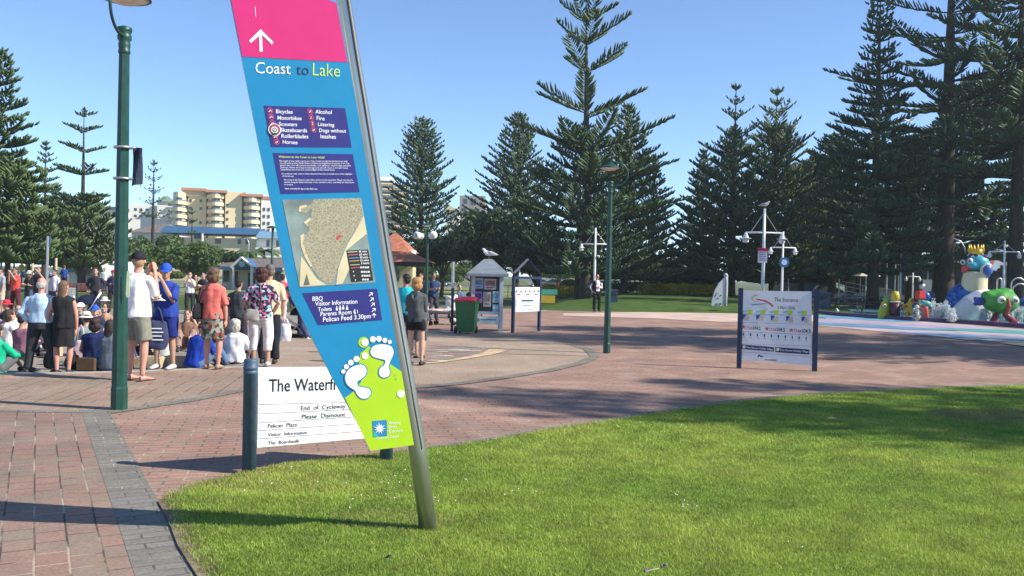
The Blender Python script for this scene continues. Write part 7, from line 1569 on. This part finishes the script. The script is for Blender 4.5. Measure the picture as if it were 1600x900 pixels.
far(317, 490, R(5), "woman with long dark hair in a black top", H=1.70, top=(.02, .02, .025), bottom=(.05, .05, .06), arms=("fold", "fold"), hair=("long", (.02, .012, .012)), seed=63, female=True, neck_open=True)
far(326, 488, R(-10), "man in black at the end of the far group near the coral top", H=1.68, top=(.02, .02, .03), bottom=(.02, .02, .03), arms=("fold", "down"), hair=("short", (.06, .04, .03)), seed=64)
far(440, 505, BACK + R(20), "man in a red polo and white trousers walking away", H=1.74, top=(.62, .06, .12), bottom=(.62, .60, .58), arms=("down", "down"), hair=("short", (.02, .015, .015)), hat=None, skin="c", seed=65, pose="walk")
far(451, 487, BACK, "small child in a red top and jeans by the red polo", H=1.25, top=(.45, .03, .07), bottom=(.05, .07, .12), hair=("short", (.02, .015, .015)), seed=66)
far(473, 541, BACK + R(60), "person in a dark top and jeans bending over the pushchair", H=1.62, top=(.03, .04, .08), bottom=(.04, .05, .10), sleeve=.6, lean=R(50), arms=("hold", "hold"), hair=("short", (.03, .02, .02)), shoe=(.7, .7, .7), seed=67, pose="walk")
def far0(px, ybot, rz, label, **k): return person(gp(px, ybot), rz, label, vox=.02, **k)
far0(676, 500, R(30), "person in a navy patterned top standing behind the loaded trolley", H=1.66, top=(.03, .05, .12), bottom=(.05, .05, .07), hair=("short", (.02, .015, .015)), arms=("hold", "hold"), seed=70, skin="b")
far0(657, 500, R(-20), "person in a dark blue jacket standing beyond the hoodie girl", H=1.64, top=(.02, .025, .05), bottom=(.02, .02, .03), hair=("short", (.015, .012, .012)), arms=("down", "down"), sleeve=.95, seed=71)
far0(717, 497, R(25), "person in a dusky blue shirt sitting near the marker post", H=1.70, top=(.09, .14, .20), bottom=(.03, .04, .06), hair=("short", (.04, .03, .02)), arms=("knee", "knee"), seed=72, pose="sit")
far0(737, 495, R(-30), "person in dark clothes sitting behind the wheelie bin", H=1.70, top=(.06, .03, .04), bottom=(.03, .03, .04), hair=("short", (.04, .03, .02)), arms=("knee", "knee"), seed=73, pose="sit", skin="c")

# ---------------------------------------------------------------- things they carry and brought
def tube_part(name, pts, r_, m, parent, n=6): b = MB().use(m, True); b.tube(pts, r_, n); return b.build(name, parent=parent)
def bag(P, rz, w_, h_, d_, col, label, name="tote_bag", strap=.25, extra=None, m=None):
    t = thing(name, label, "bag", P, rz); b = MB()
    b.tube([(0, 0, 0), (0, 0, h_ * .12), (0, 0, h_ * .5), (0, 0, h_ * .92), (0, 0, h_)], [(w_ * .38, d_ * .35), (w_ * .5, d_ * .5), (w_ * .52, d_ * .52), (w_ * .42, d_ * .32), (w_ * .38, d_ * .22)], 16, side=(1, 0, 0))
    remesh(b, "bag_body", m or cloth("bag_%.2f" % sum(col), col), t, .014, 1, .018, 9, (1, 1, .6))
    if strap: 
        for y in (-.02, .02): tube_part("strap", [(-w_ * .25, y, h_ * .95), (-w_ * .12, y, h_ + strap * .8), (0, y, h_ + strap), (w_ * .12, y, h_ + strap * .8), (w_ * .25, y, h_ * .95)], .008, m or cloth("bag_%.2f" % sum(col), col), t)
    return t
Pw = gp(126, 566, True); bag(Vector((Pw.x, Pw.y + .0, LOW + .06)), R(10), .28, .36, .14, (.62, .46, .48), "pale pink tote bag with long handles at the black dress", strap=.30)
h = hand_world(p4, -1)
t = bag(Vector((h.x + .12, h.y + .02, .34)), R(8), .36, .46, .10, (.05, .06, .12), "navy paper carrier bag with white lettering held by the volunteer", "carrier_bag", .22)
b = MB().use(W_)
for i in range(4): b.box((0, -.058, .16 + i * .06), (.22 - .05 * (i % 2), .004, .018))
b.build("lettering", parent=t)
b = MB().use(mat("paper_white", (.7, .7, .7), .7)); 
h2 = hand_world(p4, 1)
for i in range(5): b.box((.01 * i, -.01 * i, .012 * i), (.24, .30, .008), (R(18), R(8 * (i - 2)), R(20 * i)))
o = b.build("paper_bundle", loc=(h.x * .6 + p4.location.x * .4 , h.y - .06, h.z + .02)); tag(o, "bundle of white leaflets held against the volunteer's chest", "papers")
b = MB().use(mat("paper_yellow", (.62, .60, .15), .7)); b.box((.06, -.03, .085), (.12, .14, .03), (R(30), 0, R(20))); b.build("yellow_leaflet", parent=o)
t = bag(p5.location + Vector((-.20, -.12, .82)), R(80), .30, .26, .10, (.015, .015, .018), "black shoulder bag hanging at the coral top", "shoulder_bag", .0); tube_part("strap", [(0, 0, .24), (.0, -.08, .46), (.06, -.18, .56)], .012, M_black, t)
t = bag(p6.location + Vector((-.10, -.20, .78)), R(5), .26, .20, .08, (.32, .30, .27), "grey beige handbag worn across the floral top", "handbag", .0); tube_part("strap", [(.11, 0, .18), (.14, .02, .4), (.10, .06, .62)], .012, M_black, t)
P = gp(236, 563, True); bag(Vector((P.x, P.y, LOW)), 0, .34, .40, .2, (.5, .5, .5), "black and white patterned bag on the ground by the volunteer", "shopping_bag", .1, m=voronoi_mat("bag_pattern", [(.02, .02, .02), (.55, .55, .52), (.03, .03, .03)], 22))
P = gp(252, 563, True); bag(Vector((P.x, P.y, LOW)), 0, .36, .55, .2, (.68, .66, .62), "white cloth sack standing between the volunteer's legs", "sack", .0)
P = gp(159, 578, True); bag(Vector((P.x, P.y, LOW)), 0, .26, .34, .12, (.03, .12, .30), "blue bag standing beside the sandstone block", "shopping_bag", .1)
P = gp(113, 576, True); bag(Vector((P.x, P.y, LOW)), 0, .26, .24, .2, (.03, .02, .02), "small dark bag resting on the paving under the pink tote", "backpack", .08)
P = gp(77, 576, True); bag(Vector((P.x, P.y, LOW)), 0, .20, .28, .14, (.012, .012, .015), "black backpack between the pale blue shirted man's feet", "backpack", .06)
P = gp(446, 546, True); bag(Vector((P.x, P.y, LOW * 0 - .1)), 0, .26, .5, .16, (.7, .7, .72), "white plastic bag beside the black trousers", "plastic_bag", .12)
# sandstone seat blocks along the ledge
Mss = mat("sandstone_block", (.42, .33, .20), .9, var=.3, scale=4, bump=.5, bscale=25)
for (x0, x1, y, lab) in [(126, 155, 580, "sandstone block under the woman in the navy singlet"), (198, 244, 578, "long sandstone block behind the grey shorts"), (246, 296, 576, "sandstone block behind the volunteer's legs"), (60, 75, 561, "small pale sandstone block beyond the charcoal trousers")]:
    A_, B_ = ground(x0, y, LOW), ground(x1, y, LOW); b = MB().use(Mss); b.box(((A_.x + B_.x) / 2, A_.y + .45, LOW + .10), (B_.x - A_.x, .4, .22)); tag(b.build("stone_block", bevel=.025), lab, "stone block", "sandstone seat blocks below the ledge")
b = MB().use(mat("box_brown", (.10, .06, .035), .9)); A_ = ground(115, 580, LOW); b.box((A_.x + .15, A_.y + .25, LOW + .11), (.32, .3, .22)); tag(b.build("small_crate", bevel=.01), "small dark brown box between the black dress and the sandstone block", "box")
# pushchairs
def pushchair(P, rz, label, hoodc, s=1.0):
    t = thing("pushchair", label, "pushchair", P, rz, "pushchairs in the crowd", s); Mr = _mats["rubber_black"]
    for s_ in (-1, 1):
        tube_part("frame", [(s_ * .22, .42, 1.02), (s_ * .22, .20, .62), (s_ * .22, -.30, .14)], .014, M_gal, t); tube_part("frame", [(s_ * .22, .30, .14), (s_ * .22, .0, .45), (s_ * .22, -.22, .60)], .014, M_gal, t)
        for y in (-.32, .30):
            b = MB().use(Mr, True); b.lathe([(.07, -.02), (.095, -.02), (.095, .02), (.07, .02)], (s_ * .25, y, .095), 16, (1, 0, 0)); o = b.build("wheel", parent=t)
            b = MB().use(M_gal, True); b.lathe([(.06, -.012), (.06, .012)], (s_ * .25, y, .095), 12, (1, 0, 0)); b.build("hub", parent=o)
    tube_part("handle", [(-.22, .42, 1.02), (-.1, .45, 1.06), (.1, .45, 1.06), (.22, .42, 1.02)], .018, Mr, t)
    Mh_ = cloth("hood_%.2f" % sum(hoodc), hoodc); b = MB(); b.tube([(0, -.22, .42), (0, .02, .36), (0, .14, .50), (0, .22, .80)], [(.20, .04), (.21, .05), (.21, .05), (.20, .05)], 12, side=(1, 0, 0)); remesh(b, "seat", Mh_, t, .02, 2)
    b = MB().use(Mh_, True); b.ball((0, .12, .66), (.23, .30, .28), 14, 8, zmin=.15); b.build("hood", parent=t)
    b = MB().use(Mh_); b.box((0, .02, .18), (.36, .34, .12)); b.build("basket", parent=t, bevel=.02)
    return t
P = gp(128, 520, True); t = pushchair(P, R(-70), "navy pram with white piping among the seated crowd", (.012, .018, .04), 1.15); tube_part("piping", [(-.2, -.16, .66), (0, -.19, .90), (.2, -.16, .66)], .016, W_, t)
pushchair(gp(463, 540, True), R(-80), "black pushchair beside the person bending over", (.015, .015, .018))
pushchair(gp(664, 508), R(70), "dark pushchair behind the thin lamp post", (.02, .02, .03), .9)
# loaded beach trolley
P = gp(690, 507); t = thing("beach_trolley", "flat garden trolley loaded with towels", "trolley", P, R(4)); Mr = _mats["rubber_black"]
b = MB().use(mat("trolley_mesh", (.08, .09, .10), .6)); b.box((0, 0, .38), (1.05, .5, .08)); b.build("tray", parent=t, bevel=.02)
for x in (-.52, .40):
    for s_ in (-1, 1):
        b = MB().use(Mr, True); b.lathe([(.10, -.05), (.15, -.045), (.155, 0), (.15, .045), (.10, .05)], (x, s_ * .26, .155), 18, (0, 1, 0)); o = b.build("wheel", parent=t); b = MB().use(mat("rim_cream", (.6, .58, .5), .5), True); b.lathe([(.075, -.052), (.075, .052)], (x, s_ * .26, .155), 14, (0, 1, 0)); b.build("rim", parent=o)
tube_part("axle", [(-.52, -.26, .155), (-.52, .26, .155)], .012, M_gal, t); tube_part("axle", [(.40, -.26, .155), (.40, .26, .155)], .012, M_gal, t); tube_part("undercarriage", [(-.52, 0, .155), (-.3, 0, .34), (.3, 0, .34), (.40, 0, .155)], .015, M_black, t)
tube_part("pull_handle", [(-.52, 0, .2), (-.72, 0, .6), (-.78, 0, 1.0)], .015, M_black, t)
b = MB(); b.ball((-.05, 0, .44), (.50, .25, .07)); b.ball((.2, 0, .47), (.3, .22, .07)); o = remesh(b, "folded_towel", cloth("towel", (.60, .48, .42)), None, .03, 1, .02, 8); o.location = P; tag(o, "pinkish beige towels heaped on the flat trolley", "towels")
b = MB(); b.tube([(0, 0, 0), (0, 0, .1), (0, 0, .3), (.02, 0, .42)], [(.22, .16), (.2, .15), (.17, .13), (.2, .12)], 12); b.ball((.12, 0, .42), (.09, .08, .07)); b.ball((-.13, 0, .40), (.08, .07, .07)); o = remesh(b, "sack", cloth("sackw", (.70, .68, .64)), None, .025, 1, .03, 9); o.location = P + Vector((.30, 0, .48)); tag(o, "white bundled sack standing on the trolley", "sack")
b = MB().use(mat("crate_red", (.42, .08, .04), .6)); b.box((0, 0, .3), (.3, .3, .34)); o = b.build("storage_box", loc=gp(663, 509) + Vector((-.05, -.2, .0)), bevel=.02); tag(o, "orange red box standing behind the hoodie girl", "box")
# seats for the seated pair
for (x, y, lab) in [(717, 497, "low dark bench under the dusky blue shirt"), (737, 495, "low dark bench behind the wheelie bin")]:
    P = gp(x, y); t = thing("bench", lab, "bench", P, 0, "low benches near the kiosk"); b = MB().use(mat("bench_dark", (.04, .045, .06), .7)); b.box((0, .05, .41), (.9, .4, .05)); b.build("seat", parent=t)
    for s_ in (-1, 1): b = MB().use(_mats["bench_dark"]); b.box((s_ * .38, .05, .19), (.06, .34, .38)); b.build("leg", parent=t)
for o in scene.objects:
    for k in ("_hl", "_hr"):
        if k in o: del o[k]
# a gull on the wing against the dark pines
P = at(1421, 190, 45); t = thing("flying_seagull", "white seagull in flight against the giant pine", "bird", P, R(30))
b = MB().use(M_gull, True); b.tube([(-.22, 0, 0), (-.1, 0, .01), (.05, 0, 0), (.22, 0, -.02)], [.02, .055, .06, .015], 8); b.build("body", parent=t)
for s_ in (-1, 1): b = MB().use(M_gull, True); b.tube([(0, s_ * .04, .02), (.02, s_ * .25, .16), (.10, s_ * .55, .08)], [(.09, .012), (.07, .01), (.01, .004)], 8, side=(1, 0, 0)); b.build("wing", parent=t)
